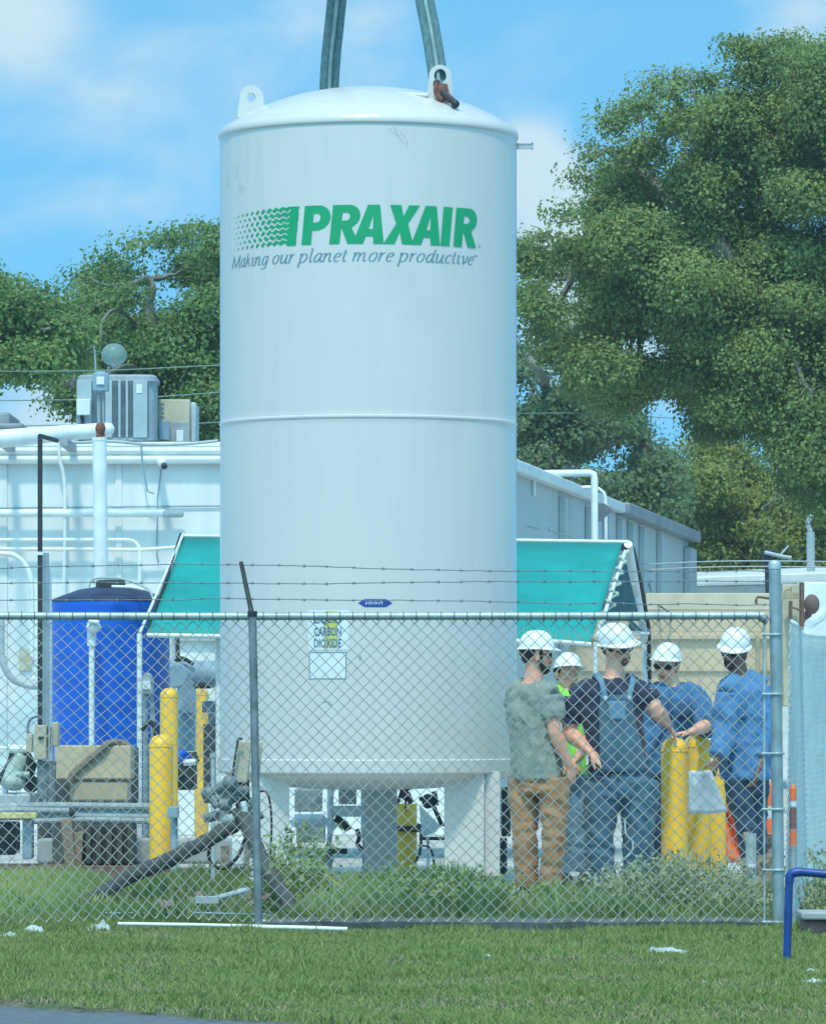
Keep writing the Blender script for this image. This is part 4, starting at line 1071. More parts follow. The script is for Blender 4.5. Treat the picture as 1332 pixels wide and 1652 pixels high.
p2 = link('placard', wrap(flat_mesh([[(a, 0), (b, 0), (b, 44), (a, 44)]]), Z4, .0012), M['decal'], tank)
link('border', wrap(flat_mesh([[(a, 0), (b, 0), (b, 44), (a, 44)], [(a + 1.6, 1.6), (b - 1.6, 1.6), (b - 1.6, 42.4), (a + 1.6, 42.4)]]), Z4, .002), M['logoblue'], p2)
sc = []
for (x, y, w, h) in ((583, 1062, 6, 10), (530, 1133, 14, 3), (536, 1137, 8, 5)):
    u = au(x); z = (1200 - y); sc.append([(u - w / 2, z), (u, z + h * .6), (u + w / 2, z), (u + .2 * w, z - h / 2)])
link('scuff_mark', wrap(flat_mesh(sc), 1.3 + (HY - 1200) / F * (TD - TR), .0012), M['bgrey'], tank)

def blotch(cx, cy, w, h, seed, n=26):
    rr = random.Random(seed); return [(au(cx) + w * (.6 + .4 * rr.random()) * math.cos(2 * math.pi * k / n), h * (.6 + .4 * rr.random()) * math.sin(2 * math.pi * k / n) + (400 - cy)) for k in range(n)]
mb_sc = [blotch(384, 262, 9, 12, 1), blotch(392, 292, 11, 7, 2), blotch(371, 278, 4, 7, 3)]
link('smudge', wrap(flat_mesh(mb_sc), 1.3 + (HY - 400) / F * (TD - TR), .0010), mat('grey_smudge', (.57, .57, .55), .3, var=.1, bump=0), tank)
vs, fs = [], []
for (pts) in ([(636, 205), (640, 214), (645, 222), (652, 232)], [(628, 207), (634, 214), (641, 219)], [(646, 212), (655, 224), (657, 236)]):
    for (a, b) in zip(pts[:-1], pts[1:]):
        n0 = len(vs); vs += [(au(a[0]), 400 - a[1], 0), (au(a[0]) + .9, 400 - a[1], 0), (au(b[0]) + .9, 400 - b[1], 0), (au(b[0]), 400 - b[1], 0)]; fs.append((n0, n0 + 1, n0 + 2, n0 + 3))
link('scratch', wrap(mesh_from('scratch', vs, fs), 1.3 + (HY - 400) / F * (TD - TR), .0010), mat('grey_scratch', (.36, .40, .41), .5, bump=0), tank)

# manifold under the tank
mf = MB(); q = TC + Vector((0, 1.35, 0)); md = TD + 1.35
def Q(x, y, dd=0): return P(x, y, md + dd)
mb = MB()
mb.box2(Q(528, 1345), Q(538, 1268, .05)); mb.box2(Q(582, 1345), Q(594, 1268, .05)); mb.box2(Q(538, 1318), Q(582, 1300, .05)); mb.tube([Q(536, 1270), Q(531, 1300), Q(536, 1340)], .022, 8); mb.tube([Q(590, 1270), Q(594, 1300), Q(586, 1345)], .022, 8)
mani = thing('pipe_manifold', G(560, md), 'white pipe manifold standing behind the tank between its legs', 'pipework')
obj('frame', mb, M['white'], mani, bevel=.004)
mb = MB(); mb.box2(Q(546, 1298, -.02), Q(575, 1272, .02)); obj('panel', mb, M['window'], mani, bevel=.004)
mb = MB(); mb.tube([Q(474, 1335), Q(478, 1324), Q(520, 1324), Q(527, 1330)], [.03, .05, .05, .03], 10); mb.tube([Q(527, 1326), Q(534, 1340), Q(545, 1326)], .02, 8); mb.tube([Q(600, 1330), Q(612, 1345), Q(618, 1372)], [.02, .05, .07], 10); obj('valve', mb, M['pipe'], mani)
mb = MB(); mb.tube([Q(540, 1320), Q(556, 1330), Q(562, 1340)], .03, 8); mb.tube([Q(575, 1338), Q(580, 1350), Q(576, 1362), Q(584, 1372)], .018, 6); mb.box2(Q(516, 1378), Q(560, 1369, .1)); mb.box2(Q(590, 1378), Q(614, 1371, .1)); obj('fitting', mb, M['dark'], mani)
mb = MB(); mb.tube([Q(530, 1370), Q(532, 1345)], .02, 8); mb.tube([Q(590, 1395), Q(588, 1345)], .02, 8); mb.box2(Q(470, 1412), Q(640, 1404, .5)); mb.box2(Q(525, 1404, .1), Q(536, 1370, .15)); mb.box2(Q(584, 1404, .1), Q(592, 1370, .15)); obj('base_frame', mb, M['lgrey'], mani)
mb = MB(); mb.box2(Q(475, 1310, 3), Q(520, 1272, 3.6)); mb.box2(Q(478, 1360, 3), Q(525, 1325, 3.5)); tag(obj('scrap_crate', mb, M['galvd'], None, bevel=.01), 'dark crate of scrap seen between the tank legs', 'crate')
mb = MB(); mb.tube([Q(645, 1268, .4), Q(656, 1282, .4), Q(664, 1296, .4)], .025, 8); mb.tube([Q(640, 1300, .4), Q(648, 1276, .4), Q(662, 1272, .4)], .014, 6); mb.ball(Q(655, 1284, .4), .04, 8, 6); mb.tube([Q(654, 1290, .4), Q(654, 1400, 1.5)], .01, 5)
tag(obj('loose_hose', mb, mat('maroon_rubber', (.10, .05, .06), .8, var=.4), None), 'maroon hose end lying over the cut yellow bollard', 'hose')
mb = MB(); tri = [Q(676, 1298, 1.2), Q(710, 1332, 1.2), Q(704, 1342, 1.2), Q(680, 1352, 1.2)]; mb.prism(tri, (0, .02, 0)); mb.tube([Q(690, 1352, 1.2), Q(691, 1405, 1.2)], .012, 6); tag(obj('sheet_metal', mb, M['white'], None), 'triangular white sheet leaning beside the cut yellow bollard', 'panel')
mb = MB(); mb.tube([Q(676, 1290, .9), Q(692, 1285, .9), Q(712, 1330, .9), Q(722, 1332, .9)], .02, 6); mb.ball(Q(690, 1293, .9), (.05, .05, .06), 8, 6); mb.tube([Q(700, 1277, .9), Q(704, 1300, .9)], .02, 6); mb.box2(Q(676, 1356, 1.0), Q(722, 1350, 1.2)); tag(obj('dark_machinery', mb, M['dark'], None), 'dark machinery bits between the bollard and the right tank leg', 'machine part')
mb = MB(); mb.box2(P(478, 1392, 46), P(722, 1370, 46.5)); mb.box2(P(440, 1400, 43), P(640, 1395, 43.1)); tag(obj('concrete_step', mb, M['concrete'], None, bevel=.02), 'low grey concrete step behind the tank legs', 'step')

# ------------------------------------------------------------------ slings and shackle
def strap(name, pts, w, label, rad=.035):
    t = thing(name, pts[0], label, 'sling', 'crane slings')
    mb = MB(); n = len(pts)
    for s_ in (-1, 1):
        q_ = [p + Vector((s_ * w * .30, (.02 if s_ > 0 else 0), 0)) for p in pts]
        mb.tube(smooth_pts(q_, 5), w * .34, 10, flat=(1, .8))
    obj('strap', mb, M['sling'], t, sharp=180)
    mb = MB(); mb.tube(smooth_pts([p + Vector((w * .02, -w * .32, 0)) for p in pts], 5), w * .13, 8); obj('seam', mb, M['slinglight'], t, sharp=180)
    return t
tx = lambda x, y, dd: P(x, y, TD + dd)
strap('crane_sling', [tx(530, 160, .78), tx(533, 100, .7), tx(539, 40, .6), tx(543, 0, .5), tx(556, -140, .2), tx(585, -420, 0)], m_(25, TD), 'left grey-green sling going down behind the tank dome')
strap('crane_sling', [tx(708, 140, -.62), tx(703, 100, -.55), tx(693, 40, -.45), tx(685, 0, -.4), tx(660, -140, -.2), tx(612, -420, 0)], m_(24, TD), 'right grey-green sling shackled to the front lifting lug')
sh = thing('shackle', tx(712, 150, -.68), 'rusty shackle pinned through the right lifting lug', 'shackle')
mb = MB(); e = tx(712, 146, -.62)
mb.tube(smooth_pts([e + Vector((-.03, -.06, .05)), e + Vector((-.035, -.06, -.02)), e + Vector((0, -.07, -.07)), e + Vector((.03, -.06, -.03)), e + Vector((.02, -.06, .04))], 4), .022, 8); mb.ball(e + Vector((0, -.06, .0)), (.045, .03, .05), 10, 8); obj('bow', mb, M['shackle'], sh)
mb = MB(); mb.tube([e + Vector((-.01, -.06, .0)), e + Vector((.045, -.10, -.055)), e + Vector((.09, -.13, -.10))], [.022, .025, .024], 10); mb.ball(e + Vector((.098, -.135, -.112)), .032, 10, 8); mb.ball(e + Vector((-.035, -.05, .05)), .026, 8, 6); obj('pin', mb, mat('dark_pin', (.05, .04, .05), .5, .4), sh)
# ------------------------------------------------------------------ chain-link fence
FD = 28.4
fence = thing('chain_link_fence', G(700, FD), 'galvanised chain-link fence with barbed wire running across the front of the yard', 'fence')
def zigzag(mb_v, mb_f, n0, n1, pitch, zb0, zt0, place, r):
    hp = pitch / 2
    rows_ = int((zt0 - zb0) / hp)
    for i in range(n0, n1):
        pts = []
        for j in range(rows_ + 1):
            col = i + ((i + j) % 2)
            sgn = 1 if ((i + j) % 2) else -1
            pts.append(place(col * hp - sgn * .0, zb0 + j * hp, sgn, i, j))
        b = len(mb_v)
        for k, p in enumerate(pts):
            for (a, c) in ((-r, 0), (0, -r), (r, 0), (0, r)): mb_v.append((p[0] + a * 1.35, p[1] + c, p[2]))
        for k in range(len(pts) - 1):
            for q in range(4):
                a = b + k * 4 + q; c = b + k * 4 + (q + 1) % 4
                mb_f.append((a, c, c + 4, a + 4))
pitch = m_(20.5, FD)
zb_f, zt_f = 1.3 + (HY - 1487) / F * FD, 1.3 + (HY - 996) / F * FD
rows_ = round((zt_f - zb_f) / (pitch / 2)); 
pz = (zt_f - zb_f) / rows_ * 2
xr = m_(1232 - CX, FD)
XP = m_(411 - CX, FD)
def place(x, z, sgn, i, j):
    X = xr + x; zz = zb_f + (z - zb_f) * pz / pitch
    t = (zz - zb_f) / (zt_f - zb_f)
    y = FD + .02 * noise.noise(Vector((X * 1.1, zz * 1.3, 0))) + (.004 if sgn > 0 else -.004)
    dx = .006 * noise.noise(Vector((X * 1.7, zz * 2, 4))); dz = .006 * noise.noise(Vector((X * 1.7, zz * 2, 8)))
    if X < XP:                       # the panel left of the post is pulled out of square
        q = min(1, (XP - X) / .35)
        dx += q * (.10 * (1 - t) ** 1.5 * math.sin(min(1, (XP - X) / 1.7) * 2.6) + .02 * math.sin(zz * 3 + X * 2))
        dz += q * (-.020 * math.sin((XP - X) * 2.2) * t + .016 * math.sin(X * 3.1 + zz * 2))
    return (X + dx, y, zz + dz)
fv, ff = [], []
n_cols = int((xr + 3.2) / (pitch / 2))
zigzag(fv, ff, -n_cols, 0, pitch, zb_f, zb_f + rows_ * pitch / 2 + .0001, place, .0026)
me = mesh_from('mesh', fv, ff)
link('wire_mesh', me, M['wire'], fence, sharp=180, fixn=False)
# top rail with tie wires
zr_ = 1.3 + (HY - 994.5) / F * FD
mb = MB(); mb.tube([(-3.3, FD - .012, zr_ + .004), (XP, FD - .012, zr_), (xr + .0, FD - .012, zr_ + .004)], m_(6.2, FD), 14); obj('top_rail', mb, M['galv'], fence, sharp=60)
mb = MB()
x = -3.2; k = 0
while x < xr:
    for s_ in range(1):
        c = Vector((x, FD - .012, zr_)); pts = []
        for q in range(9):
            a = 2 * math.pi * q / 8; pts.append(c + Vector((.006 * math.sin(a / 2) + (k % 5) * .001, .0255 * math.cos(a), .0255 * math.sin(a))))
        mb.tube(pts, .0028, 5, cap=False)
    x += pitch; k += 1
obj('tie_wire', mb, M['wired'], fence)
# middle post with its barbed-wire arm
def tilted(x0, y0, x1, y1, d): return [P(x0, y0, d), P(x1, y1, d)]
pl_ = P(417, 1500, FD - .03); pl_.z = -.1; pt_ = P(407, 990, FD - .03)
mb = MB(); mb.tube([pl_, P(417, 1497, FD - .035), P(412, 1250, FD - .04), pt_], m_(6.6, FD), 16); obj('post', mb, mat('dull_galvanised_post', (.23, .28, .30), .6, .3, var=.4, scale=9, bump=.15), fence, sharp=60)
mb = MB(); mb.tube([P(407, 995, FD - .03), P(407, 986, FD - .03)], m_(8, FD), 12); mb.tube([P(406, 990, FD - .03), P(403, 975, FD), P(389, 908, FD + .03), P(388.5, 906, FD + .03)], [.016, .015, .013, .01], 8); obj('barb_arm', mb, M['black'], fence)
# terminal post with cap, ties and tension bar
mb = MB(); b_ = P(1255, 1500, FD); b_.z = -.1
mb.tube([b_, P(1256, 1510, FD), P(1252.5, 1200, FD), P(1249.5, 915, FD)], m_(9.6, FD), 24); endp = obj('end_post', mb, mat('end_post_galvanised', (.34, .43, .45), .45, .45, var=.25, scale=7, bump=.08), fence, sharp=60)
mb = MB(); mb.tube([P(1249.5, 918, FD), P(1249.5, 910, FD), P(1249.4, 905.5, FD), P(1249.4, 903.5, FD)], [m_(10.4, FD), m_(10.4, FD), m_(8.5, FD), m_(3, FD)], 24); obj('cap', mb, M['galv'], endp, sharp=50)
mb = MB(); mb.box2(P(1231, 1493, FD - .01), P(1234, 1000, FD + .004)); obj('tension_bar', mb, M['galv'], fence, bevel=.002)
mb = MB()
for y in (1024, 1120, 1216, 1306, 1404, 1488):
    for k in range(1):
        xx = 1249.5 + (y - 915) * .0105
        c = P(xx, y, FD)
        pts = [c + Vector(((m_(11.2, FD)) * math.cos(a), m_(11.2, FD) * math.sin(a), 0)) for a in [R(20 + q * 20) for q in range(0, 17)]]
        mb.tube([P(1229, y, FD - .016)] + [c + Vector((m_(11, FD) * math.cos(R(a)), m_(11, FD) * math.sin(R(a)), 0)) for a in (220, 250, 280, 310, 340, 0, 40, 90, 140)] + [P(1229, y, FD + .012)], .0075, 6)
obj('tension_band', mb, M['galv'], fence, sharp=60)
mb = MB(); mb.tube([P(1228, 996, FD - .012), P(1238, 1003, FD - .01)], m_(6.5, FD), 10); mb.ball(P(1232, 998, FD - .012), m_(7.5, FD), 12, 8); obj('rail_end_cup', mb, M['galvd'], fence)
# barbed wire strands
for (ys, dep) in (((918, 912, 911, 914, 920, 921, 922, 921), .03), ((941, 940, 941, 942, 939, 938, 938, 938), .02), ((968, 968, 966, 968, 969, 972, 974, 976), .01)):
    xs = (-60, 200, 388, 520, 700, 840, 980, 1244)
    base_pts = [P(a, b, FD + dep) for a, b in zip(xs, ys)]
    sp = smooth_pts(base_pts, 12)
    sp = [p + Vector((0, 0, .006 * noise.noise(Vector((p.x * 4, dep * 90, 2))) + .004 * noise.noise(Vector((p.x * 15, dep * 90, 7))))) for p in sp]
    mb = MB(); mb.tube(sp, .0029, 5)
    L_ = 0
    for a, b in zip(sp[:-1], sp[1:]):
        L_ += (b - a).length
        if L_ > .127:
            L_ = 0; c = (a + b) / 2
            for q in range(4):
                an = R(45 + q * 90 + rnd.uniform(-25, 25)); e_ = Vector((.008 * (1 if q % 2 else -1), math.cos(an) * .013, math.sin(an) * .013))
                mb.tube([c, c + e_], [.0028, .0012], 4)
            mb.tube([c - Vector((.008, 0, 0)), c + Vector((.008, 0, 0))], .0042, 5)
    obj('barbed_wire', mb, M['wired'], fence)

# ---- the second run of fence going away on the right
sf = thing('chain_link_fence', P(1262, 1500, FD + .1), 'pale chain-link run leading away to the right of the end post, almost edge-on', 'fence')
A0 = Vector((m_(1265 - CX, FD + .05), FD + .05, 0)); A1 = Vector((m_(1345 - CX, 34.0), 34.0, 0))
dv = (A1 - A0); LEN = dv.length; dv.normalize()
fv, ff = [], []
zt2, zb2 = 1.83, .09
rows2 = int((zt2 - zb2) / (pitch / 2))
def place2(x, z, sgn, i, j):
    s_ = LEN + x
    p = A0 + dv * s_
    off = Vector((dv.y, -dv.x, 0)) * (.035 * math.sin(s_ * 1.4 + z * .6) + .004 * sgn)
    return (p.x + off.x, p.y + off.y, z - .03 * math.sin(min(s_ / LEN, 1) * math.pi))
zigzag(fv, ff, -int(LEN / (pitch / 2)), 0, pitch, zb2, zb2 + rows2 * pitch / 2, place2, .0026)
link('wire_mesh', mesh_from('m', fv, ff), mat('pale_fence_wire', (.80, .86, .84), .5, 0, var=.1, bump=0), sf, sharp=180, fixn=False)
mb = MB(); mb.tube([A0 + Vector((0, .2, 0)) + dv * 0, A0 + Vector((0, .2, .0)) + dv * 0 + Vector((0, 0, .001))], .001, 4)
mb = MB()
for s_ in (LEN * .98,): p = A0 + dv * s_; mb.tube([p, p + Vector((0, 0, 1.9))], .03, 10)
obj('post', mb, M['galv'], sf)
mb = MB(); mb.tube([A0 + dv * .05 + Vector((0, 0, .105)), A1 + Vector((0, 0, .105))], .006, 6); obj('bottom_wire', mb, M['galv'], sf)

# ------------------------------------------------------------------ blue pipe rail
br_ = thing('blue_pipe_rail', P(1269, 1560, 25), 'bent blue painted steel pipe rail standing in the grass at the lower right', 'rail')
d = 25.2
b0 = P(1269, 1555, d); b0.z = -.12
mb = MB(); mb.tube([b0, P(1269, 1555, d), P(1272, 1440, d), P(1273, 1418, d)], m_(6.6, d), 16); obj('upright', mb, M['bluepipe'], br_, sharp=60)
mb = MB(); mb.tube(smooth_pts([P(1273, 1424, d), P(1274, 1414, d), P(1280, 1408.5, d), P(1292, 1407, d)], 5), m_(7.6, d), 16); obj('elbow', mb, M['bluepipe'], br_, sharp=60)
mb = MB(); mb.tube([P(1290, 1407, d), P(1335, 1411, d), P(1620, 1421, d - .2)], m_(6.8, d), 16); obj('crossbar', mb, M['bluepipe'], br_, sharp=60)
e_ = P(1620, 1421, d - .2); mb = MB(); mb.tube([Vector((e_.x, e_.y, -.12)), e_], m_(6.6, d), 16); obj('upright', mb, M['bluepipe'], br_, sharp=60)

# ------------------------------------------------------------------ bollards
def bollard(x, d, ytop, rad_px, label, m='yellow', group=None, flat_top=False, old=False):
    base = G(x, d); z = P(0, ytop, d).z; r_ = m_(rad_px, d)
    t = thing('bollard', base, label, 'bollard', group)
    prof = [(r_ * 1.0, -.02), (r_, z - (r_ * .9 if not flat_top else .01))]
    if flat_top: prof += [(r_ * .96, z), (r_ * .85, z), (r_ * .84, z - .06), (.001, z - .06)]
    else:
        for k in range(1, 9):
            a = math.pi / 2 * k / 8; prof.append((max(.0005, r_ * math.cos(a)), z - r_ * .9 + r_ * .9 * math.sin(a)))
    mb = MB(); mb.lathe(prof, base, 32); obj('sleeve', mb, M['yellowold' if old else m], t, sharp=50)
    if not flat_top:
        mb = MB(); mb.lathe([(r_ + .001, z - r_ * 1.05), (r_ + .004, z - r_ * 1.03), (r_ + .004, z - r_ * .98), (r_ + .0005, z - r_ * .95)], base, 32); obj('seam', mb, M['yellowold' if old else m], t, sharp=50)
    return t
bollard(260, 38, 1185, 19.5, 'bright yellow dome-topped bollard in front of the pair at the left')
bollard(272.5, 41.3, 1110, 14.5, 'taller yellow bollard directly behind the bright one at the left')
bollard(325, 48, 1110, 11.5, 'worn ochre-yellow bollard beside the grey compressor', old=True)
cb_ = bollard(656, 38.5, 1297, 16.5, 'cut-off flat-topped yellow bollard wound with hose under the tank', flat_top=True)
bollard(1088, 35.0, 1190, 22, 'tall yellow bollard the workers rest their hands on')
bollard(1127, 35.7, 1185, 19.5, 'yellow bollard in the middle of the cluster, partly behind the paper sheet')
bollard(1153, 36.6, 1232, 17.5, 'rightmost yellow bollard of the cluster beside the man in the loose blue shirt')
bollard(1068, 37.2, 1318, 16, 'short yellow bollard stub behind the overalls man')
# hose wound round the cut bollard
hz = MB(); c = G(656, 38.5); pts = []
for k in range(40):
    a = k * .5; pts.append(c + Vector((.105 * math.cos(a), .105 * math.sin(a), .33 + .003 * k * .3 + .012 * math.sin(a * .7))))
pts += [c + Vector((.11, -.06, .30)), c + Vector((.10, -.12, .16)), c + Vector((.02, -.14, .03)), c + Vector((-.08, -.16, .01))]
hz.tube(smooth_pts(pts, 2), .011, 6); tag(obj('hose_coil', hz, M['rubber'], None, sharp=180), 'thin dark hose coiled round the cut yellow bollard', 'hose')
hz = MB(); hz.tube(smooth_pts([c + Vector((.09, -.08, .22)), c + Vector((.18, -.1, .2)), c + Vector((.21, -.1, .08)), c + Vector((.2, -.1, 0))], 5), .008, 6); tag(obj('cable', hz, M['black'], None, sharp=180), 'black cable looping down beside the cut yellow bollard', 'cable')

# ------------------------------------------------------------------ blue poly tank
d = 43.5; bt = thing('water_tank', G(179, d), 'deep blue plastic water tank with a dark conical lid at the left', 'tank')
r_ = m_(95, d); zt = P(0, 968, d - r_ * .9).z
c = G(179, d)
mb = MB(); pr = [(r_ * .98, 0), (r_, .03)]
for k in range(9):
    z = .25 + k * (zt - .5) / 8; pr += [(r_, z - .02), (r_ * 1.006, z), (r_, z + .02)]
pr += [(r_, zt - .06), (r_ * 1.01, zt - .03), (r_ * .99, zt)]
mb.lathe(pr, c, 64); obj('drum', mb, M['blue'], bt, sharp=60)
mb = MB(); mb.lathe([(r_ * 1.005, zt - .01), (r_ * 1.0, zt + .015), (r_ * .55, zt + .10), (r_ * .25, zt + .125), (.001, zt + .13)], c, 64); obj('lid', mb, M['bluelid'], bt, sharp=60)
mb = MB(); mb.lathe([(.13, zt + .12), (.13, zt + .17), (.11, zt + .185), (.001, zt + .19)], c + Vector((0, -.05, 0)), 24); obj('hatch', mb, M['dark'], bt)
pipe('hose', [P(143, 948, 43), P(150, 935, 43), P(175, 932, 43), P(205, 936, 43), P(238, 950, 42.9), P(248, 968, 42.6)], .010, M['lgrey'], 'thin pale hose arching over the lid of the blue tank', 'hose', sm=4)
pipe('hose', [P(180, 946, 42.9), P(210, 947, 42.9), P(232, 951, 42.9)], .012, M['decal'], 'short white strip lying on the lid of the blue tank', 'strip', sm=4)
# white fill pipe with valve in front of it
fp = thing('fill_pipe', G(148, 42.3), 'white plastic pipe with a valve in front of the blue tank', 'pipe')
mb = MB(); mb.tube([G(148, 42.3), P(148, 1030, 42.3)], m_(4.6, 42.3), 12); obj('riser', mb, M['pipe'], fp)
mb = MB(); mb.tube([P(148, 1042, 42.3), P(148, 1004, 42.3)], m_(7.5, 42.3), 12); mb.ball(P(151, 1012, 42.25), (m_(12, 42), m_(8, 42), m_(10, 42)), 14, 10); mb.tube([P(143, 1002, 42.2), P(160, 1004, 42.2)], .02, 8); mb.tube([P(151, 1012, 42.3), P(151, 1012, 42.9)], .045, 10); obj('valve', mb, M['pipe'], fp)

# ------------------------------------------------------------------ teal canopy
cn = thing('canopy', G(640, 43), 'teal canvas canopy stretched on a white frame behind the tank', 'canopy')
TL, TRr = P(295, 868, 44), P(1003, 878, 44)
BL, BR = P(237, 1021, 41.5), P(953, 1036, 41.5)
def patch(A, B, C_, D_, nu, nv, sag, seed, thick=.004):
    vs, fs = [], []
    nn = (B - A).cross(D_ - A).normalized()
    for i in range(nu + 1):
        for j in range(nv + 1):
            u, v = i / nu, j / nv
            p = (A * (1 - u) + B * u) * (1 - v) + (D_ * (1 - u) + C_ * u) * v
            s_ = sag * math.sin(math.pi * v) * (1 + .5 * math.sin(u * 17)) + .008 * noise.noise(Vector((u * 8, v * 3, seed)))
            p = p + nn * s_; vs.append(p)
    for i in range(nu):
        for j in range(nv):
            a = i * (nv + 1) + j; fs.append((a, a + nv + 1, a + nv + 2, a + 1))
    return MB().add(vs, fs)
mb = patch(TL, TRr, BR, BL, 60, 8, .012, 3)
cl = obj('canvas', mb, M['teal'], cn, sharp=180); s_ = cl.modifiers.new('s', 'SOLIDIFY'); s_.thickness = .006
mb = MB(); mb.tube([TL + Vector((0, .02, .02)), TRr + Vector((.06, .02, .02))], .018, 8); mb.tube([BL + Vector((0, 0, -.02)), P(900, 1035.5, 41.5), BR + Vector((0, 0, -.02))], .020, 8)
mb.tube([TL + Vector((0, -.01, .03)), BL + Vector((-.06, 0, 0))], .014, 8)
mb.tube([P(1013, 878, 44), P(1040, 1035, 45.6)], .038, 8); mb.tube([P(1008, 890, 43.95), P(962, 1030, 41.6)], .018, 8)
mb.tube([P(986, 942, 43.0), P(1023, 942, 44.3)], .010, 6); mb.tube([P(978, 968, 42.6), P(1030, 968, 44.8)], .010, 6); mb.tube([P(965, 1024, 41.8), P(1046, 1022, 45.4)], .016, 6)
obj('frame', mb, M['white'], cn, sharp=60)
mb = MB(); mb.tube([P(1020, 884, 44.3), P(1033, 940, 44.9), P(1046, 1015, 45.5), P(1047, 1090, 45.7), G(1047, 45.8)], .022, 6); mb.tube([P(1000, 880, 44.1), P(1010, 888, 44.0)], .03, 6); mb.tube([TL + Vector((-.02, 0, .04)), P(270, 930, 42.9), P(238, 1012, 41.6)], .012, 6); mb.tube([P(1022, 1023, 45), P(1047, 1023, 45.4)], .016, 6); obj('dark_strap', mb, M['black'], cn)
mb = MB()
for x in (225, 352):
    dd = 41.4 if x == 225 else 41.7
    mb.tube([G(x, dd), P(x, 1022, dd)], m_(4.2, dd), 10)
mb.tube([G(1040, 45.7), P(1040, 1030, 45.7)], m_(5, 45.7), 10); mb.tube([G(960, 41.6), P(960, 1036, 41.6)], m_(3.5, 41.6), 10)
obj('post', mb, M['white'], cn)
mb = MB()
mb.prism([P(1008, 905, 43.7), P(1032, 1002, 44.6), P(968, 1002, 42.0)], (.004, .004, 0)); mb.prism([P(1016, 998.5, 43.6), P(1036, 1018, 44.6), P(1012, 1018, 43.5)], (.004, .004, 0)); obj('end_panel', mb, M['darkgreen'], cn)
# lacing down the open end
mb = MB()
A_, B_ = P(1003, 885, 43.85), P(962, 1030, 41.5)
A2, B2 = P(1012, 890, 43.9), P(976, 1030, 41.8)
for k in range(8):
    t0, t1 = k / 8, (k + .75) / 8
    mb.tube(smooth_pts([A2.lerp(B2, t0), A2.lerp(B2, (t0 + t1) / 2) + Vector((-.05, -.02, -.01)), A_.lerp(B_, t1)], 3), .011, 6)
    mb.tube([A_.lerp(B_, t1), A2.lerp(B2, min(1, t1 + .03))], .011, 6); mb.ball(A2.lerp(B2, t0), .022, 6, 5)
obj('lacing', mb, mat('old_cord', (.50, .58, .50), .8, var=.2, bump=0), cn)

# ------------------------------------------------------------------ compressor, meter and things behind the left bollards
cp = thing('compressor', G(300, 46.5), 'blue-grey compressor with a round tank behind the left bollards', 'compressor')
mb = MB(); mb.tube([P(270, 1092, 46.5), P(276, 1088, 46.5), P(346, 1088, 46.6), P(352, 1092, 46.6)], [.04, .13, .13, .04], 18); mb.tube([P(284, 1090, 46.2), P(284, 1090, 45.9)], [.12, .10], 18); obj('air_receiver', mb, M['bgrey'], cp, sharp=50)
mb = MB(); mb.tube([P(301, 1090, 46.5), P(301, 1212, 46.5)], m_(15, 46.5), 20); mb.box2(P(286, 1150, 46.1), P(316, 1146, 46.9)); obj('separator', mb, M['bgrey'], cp, sharp=50)
mb = MB(); mb.tube([P(285, 1062, 46.5), P(292, 1072, 46.5), P(315, 1076, 46.5), P(322, 1084, 46.5)], .04, 8); mb.tube(smooth_pts([P(283, 1066, 46.4), P(295, 1062, 46.4), P(312, 1072, 46.4)], 4), .02, 6); mb.tube([P(286, 1025, 46.5), P(287, 1070, 46.5)], .02, 6); mb.tube([P(312, 1106, 46.2), P(340, 1106, 46.2)], .03, 8); obj('pipework', mb, M['dark'], cp)
mb = MB(); mb.box2(P(283, 1275, 46.2), P(318, 1213, 46.9)); mb.tube([P(287, 1222, 46.1), P(300, 1235, 46.0), P(316, 1224, 46.1)], .05, 8); obj('base', mb, M['dark'], cp, bevel=.01)
mb = MB(); mb.tube([P(290, 1218, 46.0), P(300, 1224, 45.9)], .06, 10); obj('blue_valve', mb, M['blue'], cp)
mb = MB(); mb.tube([P(296, 1231, 45.9), P(316, 1229, 45.9)], .03, 8); obj('white_union', mb, M['pipe'], cp)
fr = thing('door_frame', G(315, 49), 'pale door frame in the white wall under the teal canopy', 'door frame')
mb = MB()
for x in (279, 350): mb.box2(P(x - 3, 1345, DW - .06), P(x + 3, 1030, DW - .002))
mb.box2(P(282.2, 1034, DW - .06), P(346.8, 1027, DW - .002)); obj('frame', mb, M['lgrey'], fr)
cab = MB(); cab.box2(P(328, 1296, 43), P(356, 1168, 43.5)); tag(obj('rusty_cabinet', cab, mat('grey_brown_cabinet', (.20, .18, .17), .85, var=.5, scale=14, bump=.4, col2=(.11, .10, .09)), None, bevel=.01), 'grey-brown rusty cabinet between the ochre bollard and the tank', 'cabinet')
cab = MB(); cab.box2(P(326, 1150, 44.2), P(352, 1131, 44.5)); cab.box2(P(336, 1180, 44.1), P(350, 1150.5, 44.4)); tag(obj('grey_box', cab, M['lgrey'], None, bevel=.01), 'small pale grey box right of the ochre bollard', 'box')
mt = thing('electric_meter', P(238, 1130, 41.8), 'pale grey electric meter with a white dial beside the canopy post', 'meter')
mb = MB(); mb.box2(P(228, 1120, 41.7), P(248, 1094, 41.9)); mb.tube([P(238, 1095, 41.68), P(238, 1095, 41.9)], m_(9.5, 41.7), 20); obj('housing', mb, M['lgrey'], mt, bevel=.01)
mb = MB(); mb.box2(P(230, 1112, 41.675), P(243, 1099, 41.699)); obj('dial', mb, M['decal'], mt)
mb = MB(); mb.tube([P(234, 1118, 41.8), P(235, 1190, 41.8), G(235, 41.8)], .022, 8); mb.tube([P(244, 1118, 41.8), P(247, 1180, 41.8), G(247, 41.8)], .022, 8); obj('conduit', mb, M['grey'], mt)
